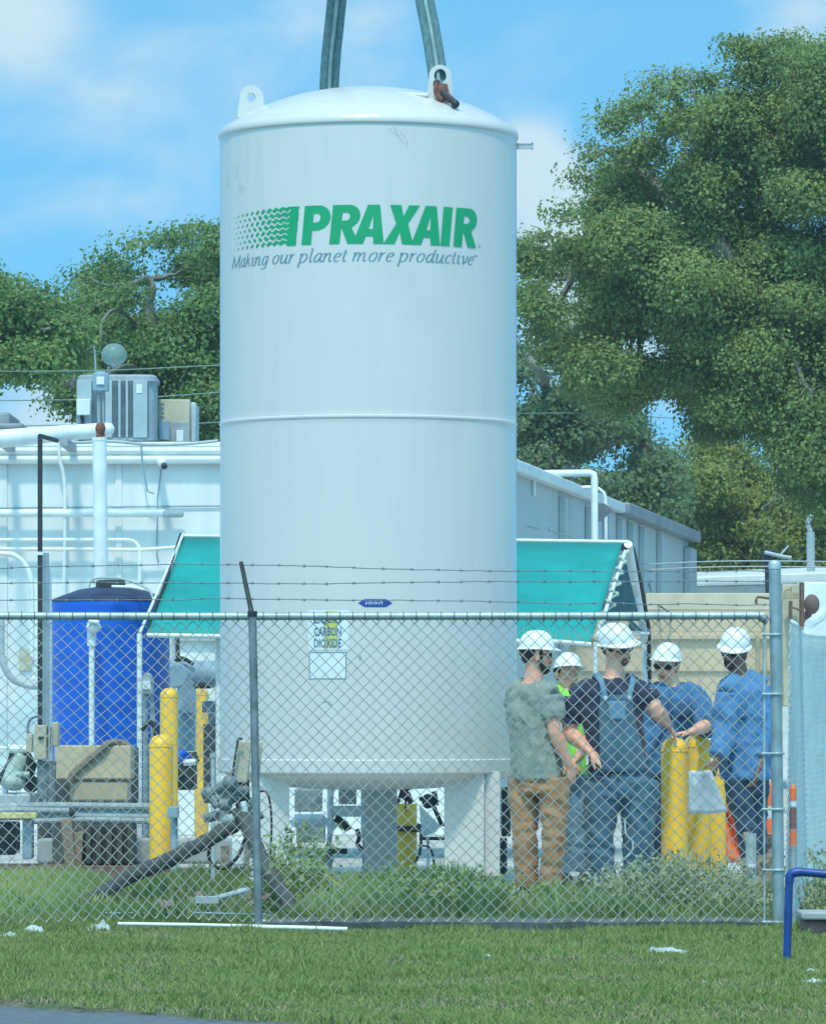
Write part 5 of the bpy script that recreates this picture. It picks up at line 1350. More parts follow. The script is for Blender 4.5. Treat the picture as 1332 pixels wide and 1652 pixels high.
pipe('hose', [P(228, 1180, 41), P(240, 1165, 41), P(250, 1178, 41), P(256, 1240, 41), P(258, 1300, 41)], .02, M['dark'], 'dark hose hanging under the electric meter', 'hose', sm=4)

# ------------------------------------------------------------------ tan boxes and the pipe skid on the left
d = 39.5
tb = thing('tan_chest', P(150, 1292, d), 'tan plastic chest with a dark lid seam on the pipe skid', 'chest')
mb = MB(); mb.box2(P(113, 1292, d), P(211, 1259.5, d + .45)); obj('body', mb, M['tan'], tb, bevel=.012)
mb = MB()
A_ = [P(88, 1257.5, d - .02), P(212, 1257.5, d - .02), P(211, 1203, d + .03), P(88, 1203, d + .03)]
mb.prism(A_, (0, .45, 0)); obj('lid', mb, M['tan'], tb, bevel=.012)
pipe('hose', [P(113, 1262, d - .04), P(118, 1248, d - .04), P(140, 1228, d - .03), P(165, 1208, d - .02), P(172, 1200, d), P(195, 1198, d + .1), P(210, 1208, d + .1)], .026, M['wood'], 'dusty brown hose draped over the tan chest', 'hose', sm=4)
mb = MB(); mb.box2(P(84, 1400, 40.6), P(218, 1240, 41.0)); mb.box2(P(60, 1400, 41.2), P(84, 1300, 41.5)); mb.box2(P(214, 1300, 40.2), P(224, 1205, 40.5))  # added backing that keeps the gaps round the chest dark
tag(obj('dark_backing', mb, mat('backing_grey', (.09, .10, .10), .8, var=.5, scale=9, bump=.3), None, bevel=.015), 'dark backing boxes added behind the tan chest and the pipe skid', 'cabinet')
jb = thing('junction_cabinet', P(68, 1228, 38.6), 'tan metal junction cabinet at the foot of the black pole', 'cabinet')
mb = MB(); mb.box2(P(55, 1226, 38.6), P(78, 1170, 38.8)); mb.box2(P(42, 1214, 38.75), P(54.5, 1184, 38.9)); obj('cabinet', mb, M['tanbox'], jb, bevel=.008)
mb = MB(); mb.box2(P(79.5, 1214, 38.55), P(83, 1172, 38.75)); mb.box2(P(84, 1205, 38.7), P(97, 1165, 38.9)); obj('side_box', mb, M['tanbox'], jb, bevel=.01)
mb = MB(); mb.box2(P(62, 1193.5, 38.585), P(71, 1188.5, 38.599)); obj('latch', mb, M['dark'], jb)
mb = MB(); mb.tube(smooth_pts([P(62, 1155, 38.8), P(50, 1160, 38.8), P(45, 1172, 38.8), P(46, 1190, 38.8)], 4), .012, 6); mb.tube([P(70, 1228, 38.7), P(70, 1290, 38.7)], .05, 8); mb.tube([P(84, 1228, 38.7), P(82, 1296, 38.7)], .035, 8); obj('conduit', mb, M['galvd'], jb)
pg = thing('pump', P(30, 1290, 39), 'pale green pump with dark hoses at the left edge', 'pump')
mb = MB(); mb.tube([P(16, 1270, 39), P(26, 1240, 39), P(38, 1218, 39)], [.08, .075, .05], 14); mb.tube([P(25, 1250, 38.9), P(48, 1250, 38.9)], .025, 8); mb.ball(P(22, 1262, 38.95), (.1, .09, .07), 14, 8); obj('casing', mb, mat('pale_green_paint', (.38, .50, .44), .6, var=.3, scale=9), pg, sharp=60)
mb = MB(); mb.tube(smooth_pts([P(-10, 1262, 39.1), P(8, 1252, 39.1), P(20, 1232, 39.1), P(24, 1215, 39.1)], 4), .045, 8); mb.tube([P(40, 1215, 39), P(52, 1236, 39), P(46, 1252, 39)], .04, 8); mb.ball(P(50, 1265, 39), .07, 10, 8); obj('hose', mb, M['dark'], pg)
mb = MB(); mb.tube([P(14, 1208, 39), P(44, 1209, 39)], .035, 10); mb.tube([P(-20, 1206, 39), P(14, 1206.5, 39)], .008, 6); mb.tube([P(-5, 1280, 39), P(12, 1276, 39)], .06, 10); obj('union', mb, M['pipe'], pg)
mb = MB(); mb.box2(P(-30, 1300, 38.9), P(60, 1278, 39.6)); obj('plinth', mb, M['lgrey'], pg, bevel=.02)
sk = thing('pipe_skid', G(100, 38.5), 'low steel skid stacked with grey pipes at the left', 'skid')
dk = 38.2
for (x0, x1, y, rad) in ((-60, 242, 1302, 6), (112, 243, 1311, 8), (-60, 240, 1318, 7), (40, 244, 1325, 5), (-60, 118, 1309, 5)):
    mb = MB(); mb.tube([P(x0, y + 1, dk + rad * .02), P((x0 + x1) / 2, y - 2, dk + rad * .02), P(x1, y, dk + rad * .02)], m_(rad, dk), 10); obj('stacked_pipe', mb, M['grey'] if rad != 8 else M['bgrey'], sk)
mb = MB(); mb.tube([P(112, 1311, dk + .1), P(120, 1311, dk + .1)], m_(8.6, dk), 12); obj('dark_pipe_end', mb, M['dark'], sk)
mb = MB(); mb.box2(P(-60, 1321, 37.9), P(60, 1311, 38.05)); obj('yellow_plank', mb, mat('faded_yellow', (.66, .58, .24), .7, var=.25, scale=12), sk, bevel=.005)
mb = MB(); mb.box2(P(36, 1386, 38.0), P(55, 1316, 38.2)); obj('blue_leg', mb, M['bgrey'], sk, bevel=.008)
mb = MB(); mb.prism([P(98, 1322, 38.0), P(116, 1322, 38.0), P(122, 1398, 38.0), P(104, 1398, 38.0)], (0, .2, 0)); mb.prism([P(118, 1345, 38.05), P(134, 1340, 38.05), P(132, 1398, 38.05), P(118, 1398, 38.05)], (0, .2, 0)); obj('timber_leg', mb, M['wood'], sk, bevel=.01)
mb = MB(); mb.box2(P(134, 1396, 38.15), P(221, 1328, 38.7)); mb.box2(P(-60, 1380, 39.4), P(33, 1325, 39.9)); obj('dark_crate', mb, M['dark'], sk, bevel=.02)
mb = MB()
for k in range(5): mb.box2(P(138 + k * 17, 1394, 38.08), P(147 + k * 17, 1332, 38.145))
obj('slat', mb, M['rubber'], sk, bevel=.004)
mb = MB(); mb.box2(P(-60, 1416, 37.7), P(395, 1400, 37.9)); mb.box2(P(-60, 1399, 37.75), P(240, 1394, 38.6)); obj('skid_beam', mb, M['rust'], sk, bevel=.006)
mb = MB(); mb.box2(P(60, 1393, 41), P(380, 1352, 41.3)); tag(obj('concrete_block_row', mb, M['concrete'], None, bevel=.02), 'low pale concrete upstand behind the pipe skid', 'upstand')
mb = MB(); mb.tube([G(281, 37.6), P(281, 1320, 37.6)], m_(6, 37.6), 12); mb.box2(P(270, 1320, 37.5), P(289, 1301, 37.7)); tag(obj('capped_pipe', mb, M['bgrey'], None, bevel=.006), 'short pale blue pipe with a square head right of the bright yellow bollard', 'pipe')
mb = MB(); mb.tube([G(343.5, 34), P(343.5, 1218, 34)], m_(3.4, 34), 8); mb.tube([P(343.5, 1222, 34), P(343.5, 1215, 34)], m_(5, 34), 8); tag(obj('thin_post', mb, M['lgrey'], None, sharp=60), 'thin pale post with a small cap between the ochre bollard and the tan disconnect box', 'post')
mb = MB(); mb.box2(P(374, 1398, 36), P(396, 1350, 36.2)); tag(obj('white_bucket', mb, M['white'], None, bevel=.02), 'small white box under the arched hose beside the post', 'box')
mb = MB(); mb.box2(P(356, 1402, 35.6), P(370, 1365, 35.7)); tag(obj('timber_stake', mb, M['wood'], None), 'short wide weathered stake left of the small white box', 'stake')
mb = MB(); mb.box2(P(396, 1404, 35.4), P(402, 1350, 35.5)); tag(obj('timber_stake', mb, M['wood'], None), 'thin weathered stake right of the small white box', 'stake')
# disconnect box on its bracket
db = thing('disconnect_box', P(388, 1268, 33), 'tilted tan electrical disconnect box behind the middle fence post', 'electrical box')
mb = MB(); mb.prism([P(376, 1263, 33), P(399, 1264, 33), P(405, 1196, 33), P(384, 1196, 33)], (0, .14, 0)); mb.prism([P(405, 1240, 33.05), P(419, 1246, 33.05), P(423, 1197, 33.05), P(408, 1196, 33.05)], (0, .1, 0)); obj('housing', mb, M['tanbox'], db, bevel=.008)
mb = MB(); mb.tube(smooth_pts([P(374, 1268, 32.95), P(378, 1230, 32.95), P(383, 1200, 32.95), P(384, 1193, 32.95), P(391, 1192, 32.95)], 4), .008, 6); obj('handle', mb, M['dark'], db)
mb = MB(); mb.tube([P(390, 1262, 33.1), P(392, 1300, 33.1), P(398, 1330, 33)], .05, 8); mb.tube([P(375, 1262, 33.05), P(402, 1266, 33.05)], .03, 8); obj('stem', mb, M['dark'], db)
# clump of valves at the crest of the hose
vc = thing('valve_cluster', P(380, 1335, 33), 'grimy cluster of valves under the tan disconnect box', 'valves')
rr = random.Random(5); mb = MB()
for k in range(20):
    p = P(rr.uniform(350, 405), rr.uniform(1272, 1330), 33 + rr.uniform(-.15, .2)); q = p + Vector((rr.uniform(-.09, .09), rr.uniform(-.06, .06), rr.uniform(-.09, .09)))
    mb.tube([p, q], rr.uniform(.02, .042), 8)
    if k % 3 == 0: mb.ball(q, rr.uniform(.03, .055), 10, 8)
obj('body', mb, M['galvd'], vc, sharp=50)
mb = MB(); mb.ball(P(374, 1325, 32.85), (.07, .05, .05), 12, 8); obj('green_bonnet', mb, mat('pale_green_cast', (.30, .42, .38), .7, var=.3), vc)
mb = MB(); mb.tube([P(392, 1293, 32.8), P(396, 1312, 32.8), P(391, 1326, 32.8)], .02, 6); obj('white_tag', mb, M['decal'], vc)
# the thick hose arching up and down
def knobbly(pts, r_, seed, sm=8, rj=.22):
    p = smooth_pts(pts, sm); mb = MB()
    rs = [r_ * (1 + rj * noise.noise(Vector((i * .55, seed, 0)))) for i in range(len(p))]
    q = [a + Vector((.02 * noise.noise(Vector((i * .4, seed, 3))), 0, .02 * noise.noise(Vector((i * .4, seed, 6))))) for i, a in enumerate(p)]
    mb.tube(q, rs, 12); return mb
hs = thing('thick_hose', P(250, 1420, 32), 'thick mud-caked hose arching up behind the middle fence post', 'hose')
gp = lambda x, y, d: P(x, y, d)
obj('left_run', knobbly([P(75, 1482, 29.9), P(130, 1462, 30.4), P(200, 1420, 31.4), (P(280, 1384, 32.2)), P(345, 1350, 32.7), P(392, 1322, 32.9)], .050, 1), M['rubber'], hs, sharp=180)
obj('right_run', knobbly([P(380, 1315, 32.9), P(396, 1326, 32.7), P(412, 1365, 32), P(435, 1410, 31), P(462, 1450, 30.2), P(474, 1478, 29.9)], .048, 2), M['rubber'], hs, sharp=180)
pipe('thin_hose', [P(338, 1368, 32.6), P(337, 1385, 32.6), P(345, 1398, 32.6), P(365, 1400, 32.6), P(385, 1380, 32.6), P(395, 1355, 32.7)], .012, M['black'], 'thin black hose looping under the thick hose', 'hose', sm=4)
pipe('cable', [P(417, 1278, 33.5), P(428, 1277, 33.5), P(435, 1292, 33.5), P(438, 1330, 33.5), P(436, 1385, 33.5)], .008, M['black'], 'thin black cable curving down in front of the left tank leg', 'cable', sm=4)
# scrap under it and on the ground
mb = MB(); rr = random.Random(9)
for k in range(26):
    x = rr.uniform(255, 400); dd = rr.uniform(30.2, 33.5); g = G(x, dd, rr.uniform(.01, .06)); a = rr.uniform(0, 3.1); L_ = rr.uniform(.08, .28)
    mb.tube([g, g + Vector((math.cos(a) * L_, math.sin(a) * L_, rr.uniform(.0, .10)))], rr.uniform(.012, .035), 6)
tag(obj('scrap_heap', mb, M['wood'], None), 'heap of broken sticks and scrap under the thick hose', 'scrap', kind='stuff')
mb = MB(); mb.tube([P(328, 1455, 29.8), P(360, 1447, 29.9), P(400, 1436, 30)], .018, 8); mb.box(P(334, 1452, 29.7), (.14, .1, .04)); tag(obj('scrap_pipe', mb, M['lgrey'], None), 'pale broken pipe lying in the grass left of the fence post', 'pipe')
for (x0, x1, y, r_, lb) in ((190, 415, 1491, .011, 'long white plastic pipe lying along the foot of the fence'), (400, 548, 1486, .010, 'thin white pipe lying right of the middle fence post'), (410, 560, 1496, .014, 'short white plastic pipe lying below the thin one')):
    dd = 28.15 if y > 1488 else 28.9
    mb = MB(); mb.tube([P(x0, y, dd), P((x0 + x1) / 2, y + 1.5, dd), P(x1, y + 4, dd)], r_, 8); tag(obj('loose_pipe', mb, M['pipe'], None, sharp=60), lb, 'pipe')
mb = MB(); mb.tube([P(170, 1474, 29.2), P(300, 1473, 29.2), P(430, 1476, 29.2)], .007, 6); tag(obj('ground_wire', mb, M['lgrey'], None), 'thin pale wire stretched low over the grass behind the fence', 'wire')

# ------------------------------------------------------------------ grey stand with yellow block between the two men
d = 36.2
st = thing('jack_stand', G(938, d), 'stepped grey stand with a yellow block on top, between the first two workers', 'stand')
mb = MB(); mb.box2(P(922, 1412, d), P(948, 1358, d + .2)); mb.prism([P(914, 1412, d - .01), P(952, 1412, d - .01), P(946, 1385, d - .01), P(920, 1385, d - .01)], (0, .25, 0)); obj('column', mb, M['lgrey'], st, bevel=.01)
mb = MB(); mb.box2(P(926, 1356, d - .02), P(942, 1342, d + .15)); obj('yellow_block', mb, mat('yellow_block', (.65, .55, .25), .7), st, bevel=.005)
mb = MB(); mb.lathe([(.001, .0), (.16, .0), (.16, .07), (.13, .10), (.001, .10)], G(932, d - .15), 24); obj('foot_plate', mb, M['lgrey'], st)
mb = MB()
for k in range(4): mb.box2(P(921 + k, 1375 + k * 10, d - .03), P(950 - k, 1377 + k * 10, d - .012))
obj('tread', mb, M['bgrey'], st)
mb = MB(); mb.tube([G(812, 38), P(812, 1352, 38)], .03, 8); mb.box2(P(809, 1350, 37.9), P(822, 1270, 38.2)); tag(obj('dark_post_box', mb, M['dark'], None, bevel=.01), 'dark upright box between the right tank leg and the first worker', 'box')
mb = MB(); mb.prism([P(819, 1245, 37.4), P(826, 1245, 37.4), P(835, 1300, 37.4), P(830, 1306, 37.4), P(818, 1296, 37.4)], (0, .02, 0)); tag(obj('white_bag', mb, M['litter'], None), 'white plastic sheet hanging beside the tan trousers of the first worker', 'sheet')
# barrel behind the right bollards
wbq = thing('white_barrel', G(1142, 38.4), 'white plastic barrel behind the bollards, between the two blue shirts', 'barrel')
mb = MB(); c = G(1140, 38.4); r_ = m_(24, 38.4); z = P(0, 1136, 38.4).z; mb.lathe([(.001, 0), (r_, 0), (r_ * 1.02, .2), (r_, .22), (r_ * 1.03, z * .5), (r_, z * .52), (r_, z - .08), (r_ * .8, z - .01), (.001, z)], c, 28); obj('drum', mb, M['white'], wbq, sharp=50)
mb = MB(); mb.lathe([(.06, z - .02), (.06, z + .02), (.001, z + .025)], c, 14); obj('cap', mb, M['lgrey'], wbq)

# ------------------------------------------------------------------ cones
def cone(x, d, label, s_=1.0, tilt=0, ybase=None):
    base = G(x, d) if ybase is None else P(x, ybase, d)
    t = thing('traffic_cone', base, label, 'cone', 'orange traffic cones')
    mb = MB(); mb.lathe([(.135 * s_, .035), (.125 * s_, .04), (.03 * s_, .70 * s_), (.022 * s_, .71 * s_), (.001, .71 * s_)], base, 28); obj('cone_body', mb, M['orange'], t)
    mb = MB(); mb.box(base + Vector((0, 0, .018)), (.36 * s_, .36 * s_, .034)); obj('foot', mb, M['orange'], t, bevel=.01)
    mb = MB(); mb.lathe([(.088 * s_, .30 * s_), (.066 * s_, .45 * s_)], base, 28); obj('reflective_sleeve', mb, M['refl'], t)
    return t
d = 37.4; t = thing('orange_mesh_roll', G(1185, d), 'bright orange plastic sheet slumped behind the right bollards', 'plastic sheet')
vs, fs = [], []
nn_ = 14
for i in range(nn_ + 1):
    for j in range(nn_ + 1):
        u, v = i / nn_, j / nn_
        xl = 1155; xr_ = 1166 + (1 - v) * 44
        x = xl + (xr_ - xl) * u; y = 1392 - v * 118
        p = P(x, y, d + .05 * math.sin(u * 9 + v * 3) + .03 * noise.noise(Vector((u * 6, v * 6, 1)))); vs.append(p)
for i in range(nn_):
    for j in range(nn_):
        a = i * (nn_ + 1) + j; fs.append((a, a + nn_ + 1, a + nn_ + 2, a + 1))
o = obj('sheet', MB().add(vs, fs), M['orange'], t, sharp=180); o.modifiers.new('s', 'SOLIDIFY').thickness = .012
mb = MB(); mb.tube([P(1166, 1276, d - .06), P(1190, 1330, d - .1), P(1211, 1378, d - .06)], .014, 6); obj('edge_cord', mb, M['dark'], t)
def barrel(x, d, w, y0, y1, label, parts):
    t = thing('traffic_drum', G(x, d), label, 'traffic drum', 'orange and white traffic drums')
    r_ = m_(w / 2, d)
    for (a, b, m) in parts:
        z0, z1 = P(0, b, d).z, P(0, a, d).z
        mb = MB(); mb.lathe([(r_ * 1.0, z0 + .001), (r_ * 1.02, z0 + .012), (r_ * 1.0, z1 - .012), (r_ * .99, z1 - .001)], G(x, d), 24)
        if a == parts[0][0]: mb.lathe([(r_ * .99, z1 - .001), (r_ * .6, z1 + .02), (.001, z1 + .022)], G(x, d), 24)
        obj('band' if m != 'dark' else 'rubber_base', mb, M[m], t, sharp=50)
    return t
barrel(1243, 36, 22, 1265, 1390, 'orange and white traffic drum half hidden behind the fence end post', [(1268, 1300, 'orange'), (1301, 1320, 'refl'), (1321, 1345, 'orange'), (1346, 1395, 'brick'), (1396, 1420, 'dark')])
barrel(1279, 28.55, 11, 1272, 1400, 'slim orange and grey delineator seen through the fence right of the end post', [(1272, 1292, 'orange'), (1293, 1302, 'refl'), (1303, 1338, 'brick'), (1339, 1365, 'orange'), (1366, 1500, 'galv')])
for x in (1237, 1246):
    pass
mb = MB(); rr = random.Random(3)
for k in range(14):
    g = G(rr.uniform(1206, 1250), rr.uniform(33.5, 35.5), 0); g.z = rr.uniform(0, .35); mb.tube([g, g + Vector((rr.uniform(-.1, .1), rr.uniform(-.1, .1), rr.uniform(-.05, .15)))], rr.uniform(.015, .05), 7)
mb.box2(G(1222, 34.6), G(1246, 34.9) + Vector((0, 0, .25)))
tag(obj('pipe_fittings', mb, M['wood'], None), 'jumble of dull pipe fittings at the foot of the end post behind the fence', 'fittings', kind='stuff')
mb = MB(); mb.tube([G(1211, 31.5), P(1211, 1345, 31.5)], .035, 10); mb.tube([P(1204, 1400, 31.45), P(1218, 1400, 31.45)], .02, 8); tag(obj('grey_stub_post', mb, M['lgrey'], None), 'short pale grey stub post in the weeds near the fence end post', 'post')
mb = MB(); mb.box2(G(1296, 27.7), G(1350, 28.0) + Vector((0, 0, .10))); tag(obj('broken_slab', mb, M['brick'], None, bevel=.012), 'dark red-brown slab with a pale top at the lower right behind the blue rail', 'slab')
mb = MB(); mb.box2(G(1292, 27.65) + Vector((0, 0, .104)), G(1355, 28.0) + Vector((0, 0, .15))); tag(obj('pale_slab', mb, M['concrete'], None, bevel=.012), 'pale concrete slab resting on the red-brown one at the lower right', 'slab')

# ------------------------------------------------------------------ litter
def litter(x, d, w, h, label, seed, m='litter'):
    rr = random.Random(seed); c = G(x, d, lawn_z(m_(x - CX, d), d) + .012)
    vs, fs = [], []; n = 9; W_ = m_(w, d); H_ = m_(h, d)
    for i in range(n + 1):
        for j in range(n + 1):
            u, v = i / n - .5, j / n - .5
            e_ = 1 - .35 * noise.noise(Vector((u * 3 + seed, v * 3, 0)))
            z = H_ * max(0, (1 - 2.6 * (u * u + v * v))) * (.55 + .9 * abs(noise.noise(Vector((u * 5, v * 5, seed))))) + .012 * noise.noise(Vector((u * 14, v * 14, seed)))
            vs.append(c + Vector((u * W_ * e_, v * W_ * .8 * e_, max(.002, z))))
    for i in range(n):
        for j in range(n):
            a = i * (n + 1) + j; fs.append((a, a + n + 1, a + n + 2, a + 1))
    o = obj('litter', MB().add(vs, fs), M[m], None, sharp=40, loc=tuple(c)); o.modifiers.new('s', 'SOLIDIFY').thickness = .003
    return tag(o, label, 'litter', 'scraps of plastic litter on the grass')
litter(56, 28.0, 36, 20, 'crumpled pale plastic bag, left of the two by the fence foot', 1)
litter(155, 28.2, 52, 14, 'flattened white plastic scrap at the left end of the white pipe', 2)
litter(166, 28.1, 24, 24, 'peaked bluish plastic bag beside the end of the white pipe', 3)
litter(14, 27.2, 34, 16, 'pale green-white plastic scrap at the left edge of the lawn', 4)
litter(1072, 26.1, 66, 13, 'long torn white plastic strip lying on the lawn below the bollards', 5)
litter(785, 25.0, 20, 8, 'small white scrap in the middle of the lawn', 6)
litter(688, 28.9, 26, 18, 'blue and white wrapper caught behind the fence foot', 7)
litter(880, 28.85, 12, 20, 'small upright white scrap in the weeds near the overalls man', 8)
litter(1310, 23.0, 34, 8, 'thin pale scrap at the right edge of the lawn', 9)
litter(1308, 23.8, 24, 7, 'tiny pale chip on the lawn near the blue rail', 10)
litter(665, 24.2, 16, 4, 'small dry pale scrap on the lawn left of centre', 11)

# ------------------------------------------------------------------ weeds inside the fence
def weed_field(name, rects, n, hmin, hmax, m_leaf, seed, width, label=None):
    r = np.random.default_rng(seed); P_, H_ = [], []
    for (x0, x1, d0, d1, dens, hs) in rects:
        k = int(n * dens); x = r.uniform(x0, x1, k); dd = r.uniform(d0, d1, k)
        X = (x - CX) / F * dd
        pn = np.array([noise.noise(Vector((float(a) * 2.2, float(b) * 1.2, 7))) for a, b in zip(X, dd)])
        edge = np.clip(np.minimum(x - x0, x1 - x) / 40, .25, 1)
        P_.append(np.stack([X, dd, np.zeros(k)], 1)); H_.append((hmin + (hmax - hmin) * r.uniform(0, 1, k) ** 1.6) * (1 + .9 * pn) * hs * edge)
    pts = np.concatenate(P_); h = np.clip(np.concatenate(H_), .02, None)
    blades(name, pts, h, m_leaf, width=width, lean=.45, seed=seed)
    return pts, h
weed_field('weeds', [(440, 830, 28.8, 33.2, .6, .9), (820, 1240, 28.8, 32.8, .4, .8), (-80, 430, 28.9, 32.5, .25, .55)], 17000, .08, .25, M['weed'], 71, .010)
weed_field('yard_grass', [(-120, 430, 28.7, 36.5, 1.0, 1), (430, 1240, 28.8, 30.2, .55, 1.1)], 30000, .05, .13, M['grass'], 72, .006)
# the pale bushy clump by the bollards, with small leaves
def clump(name, label, x0, x1, d0, d1, h, n, m_leaf, seed, leafsz=.035, cat='bush'):
    t = thing(name, G((x0 + x1) / 2, (d0 + d1) / 2), label, cat)
    r = np.random.default_rng(seed); pts = []; mb = MB()
    for k in range(n):
        x = r.uniform(x0, x1); dd = r.uniform(d0, d1); g = G(x, dd)
        q = (x - x0) / (x1 - x0); env = math.sin(math.pi * min(1, max(0, q))) ** .45
        H_ = h * env * r.uniform(.45, 1.1); top = g + Vector((r.normal(0, .10), r.normal(0, .1), H_))
        mid = g.lerp(top, .5) + Vector((r.normal(0, .03), r.normal(0, .03), 0))
        mb.tube([g, mid, top], [.004, .003, .0015], 4, cap=False)
        m = r.integers(14, 30); tt = r.uniform(.15, 1.05, m)
        for a in tt:
            p = g.lerp(top, a) if a > .5 else g.lerp(mid, a * 2); pts.append(np.array(p) + r.normal(0, .032, 3))
    leaves('leaves', np.array(pts), leafsz, m_leaf, t, seed, up=.8)
    obj('stems', mb, M['weed'], t, sharp=180); return t
clump('weed_bush', 'pale bushy weeds growing in front of the yellow bollards', 945, 1245, 29.6, 32.0, .36, 430, M['bushgrass'], 81, .030)
clump('weed_bush', 'taller greener weed clump at the foot of the left tank leg', 425, 520, 30.5, 33.0, .55, 70, M['weed'], 82, .045)
clump('weed_bush', 'leafy weeds in front of the tank legs, left of the first worker', 520, 850, 29.2, 33.0, .24, 240, M['weed'], 83, .04)
clump('weed_bush', 'scruffy dry weeds behind the blue pipe rail', 1280, 1400, 29.0, 31.0, .42, 90, M['bushgrass'], 84, .035)
# ------------------------------------------------------------------ people
def remeshed(name, mb, voxel, mat_, parent, smooth=4, wr=0, wf=9, seed=0, zstretch=.6, keep=None):
    me0 = mesh_from('tmp', mb.v, mb.f)
    bm = bmesh.new(); bm.from_mesh(me0); bmesh.ops.recalc_face_normals(bm, faces=bm.faces); bm.to_mesh(me0); bm.free()
    t = bpy.data.objects.new('tmp', me0); scene.collection.objects.link(t)
    m = t.modifiers.new('r', 'REMESH'); m.mode = 'VOXEL'; m.voxel_size = voxel; m.adaptivity = 0
    s_ = t.modifiers.new('s', 'SMOOTH'); s_.factor = .5; s_.iterations = smooth
    me = bpy.data.meshes.new_from_object(t.evaluated_get(bpy.context.evaluated_depsgraph_get()))
    bpy.data.objects.remove(t)
    if wr:
        me.update(); n = len(me.vertices)
        co = np.empty(n * 3); me.vertices.foreach_get('co', co); co = co.reshape(-1, 3)
        no = np.empty(n * 3); me.vertices.foreach_get('normal', no); no = no.reshape(-1, 3)
        disp = np.empty(n)
        for i in range(n):
            x, y, z = co[i]
            q = Vector((x * wf + seed, y * wf, z * wf * zstretch + x * 4))
            w_ = noise.noise(q + Vector((noise.noise(q * .5), 0, noise.noise(q * .5 + Vector((5, 5, 5))))) * 1.2)
            f_ = noise.noise(Vector((x * wf * 2.3, y * wf * 2.3, z * wf * 2.6 + seed)))
            disp[i] = (1 - abs(w_) * 3.2) * .6 + f_ * .5
        co += no * (disp * wr)[:, None]
        me.vertices.foreach_set('co', co.ravel()); me.update()
    if keep: pass
    me.materials.clear()
    return link(name, me, mat_, parent, sharp=180, fixn=False)

def frame(yaw, pitch=0, roll=0):
    """forward = direction in plan (degrees from +X counter-clockwise), pitch down positive; returns f, u, r"""
    f = Vector((math.cos(R(yaw)) * math.cos(R(pitch)), math.sin(R(yaw)) * math.cos(R(pitch)), -math.sin(R(pitch))))
    r_ = Vector((math.sin(R(yaw)), -math.cos(R(yaw)), 0)); u = r_.cross(f).normalized()
    q = Matrix.Rotation(R(roll), 3, f); return f, (q @ u).normalized(), (q @ r_).normalized()

def hand(mb, w, dirv, pn, side, curl=35, s=1.0, thumb_out=40):
    """w wrist point, dirv towards the fingers, pn the way the palm faces, side +1/-1: which side the thumb is on"""
    d_ = Vector(dirv).normalized(); pn = (Vector(pn) - d_ * Vector(pn).dot(d_)).normalized(); x = d_.cross(pn).normalized() * side
    # x points to the thumb side
    rings = [(w - d_ * .01, .026, .019), (w + d_ * .02 * s, .032, .018), (w + d_ * .06 * s, .042, .015), (w + d_ * .092 * s, .041, .012)]
    mb.loft([(c, x * a * s, pn * b * s) for c, a, b in rings], 12)
    for k, (o, L) in enumerate(((.030, .070), (.010, .080), (-.010, .074), (-.029, .058))):
        p = w + d_ * (.088 if k != 3 else .080) * s + x * o * s; a = 8 + k * 2; pts = [p - d_ * .02 * s, p]
        dd = d_ + x * o * 3.2
        dd.normalize(); ang = curl * .5
        for seg_, fr_ in enumerate((.45, .32, .25)):
            rot = Matrix.Rotation(R(ang), 3, d_.cross(pn)); v = rot @ dd; p = p + v * L * s * fr_; pts.append(p); ang += curl * .75
        mb.tube(pts, [.0095 * s, .0092 * s, .0085 * s, .008 * s, .0065 * s], 8)
    p0 = w + d_ * .022 * s + x * .028 * s; v = (d_ * math.cos(R(thumb_out)) + x * math.sin(R(thumb_out)) + pn * .25).normalized()
    p1 = p0 + v * .034 * s; p2 = p1 + (v + d_ * .5).normalized() * .030 * s; p3 = p2 + (v + d_ * .9 + pn * .2).normalized() * .022 * s
    mb.tube([p0 - v * .012, p0, p1, p2, p3], [.014 * s, .014 * s, .011 * s, .010 * s, .0075 * s], 8)

def head_geo(mb, c, f, u, r_, s=1.0):
    rot = Matrix((r_, f, u)).transposed()
    def at(a, b, c_): return c + (r_ * a + f * b + u * c_) * s
    mb.ball(at(0, -.012, .030), (.077 * s, .096 * s, .094 * s), 20, 14, rot)
    mb.ball(at(0, .018, -.030), (.062 * s, .072 * s, .082 * s), 18, 12, rot)
    mb.ball(at(0, .050, -.088), (.030 * s, .026 * s, .022 * s), 12, 8, rot)          # chin
    mb.ball(at(0, .030, -.070), (.050 * s, .052 * s, .034 * s), 14, 10, rot)         # jaw
    for q in (-1, 1):
        mb.ball(at(q * .038, .056, -.022), (.022 * s, .020 * s, .018 * s), 10, 8, rot)   # cheek
        mb.ball(at(q * .077, -.005, -.012), (.010 * s, .018 * s, .032 * s), 10, 8, rot)  # ear
    mb.ball(at(0, .070, .020), (.046 * s, .020 * s, .011 * s), 12, 8, rot)           # brow
    mb.tube([at(0, .078, .016), at(0, .096, -.012), at(0, .112, -.030)], [.009 * s, .0115 * s, .014 * s], 8)
    mb.ball(at(0, .096, -.034), (.017 * s, .014 * s, .010 * s), 10, 6, rot)          # nostrils
    mb.ball(at(0, .084, -.056), (.024 * s, .012 * s, .0065 * s), 10, 6, rot)         # lips
    mb.ball(at(0, .082, -.066), (.020 * s, .012 * s, .0065 * s), 10, 6, rot)
    return at, rot

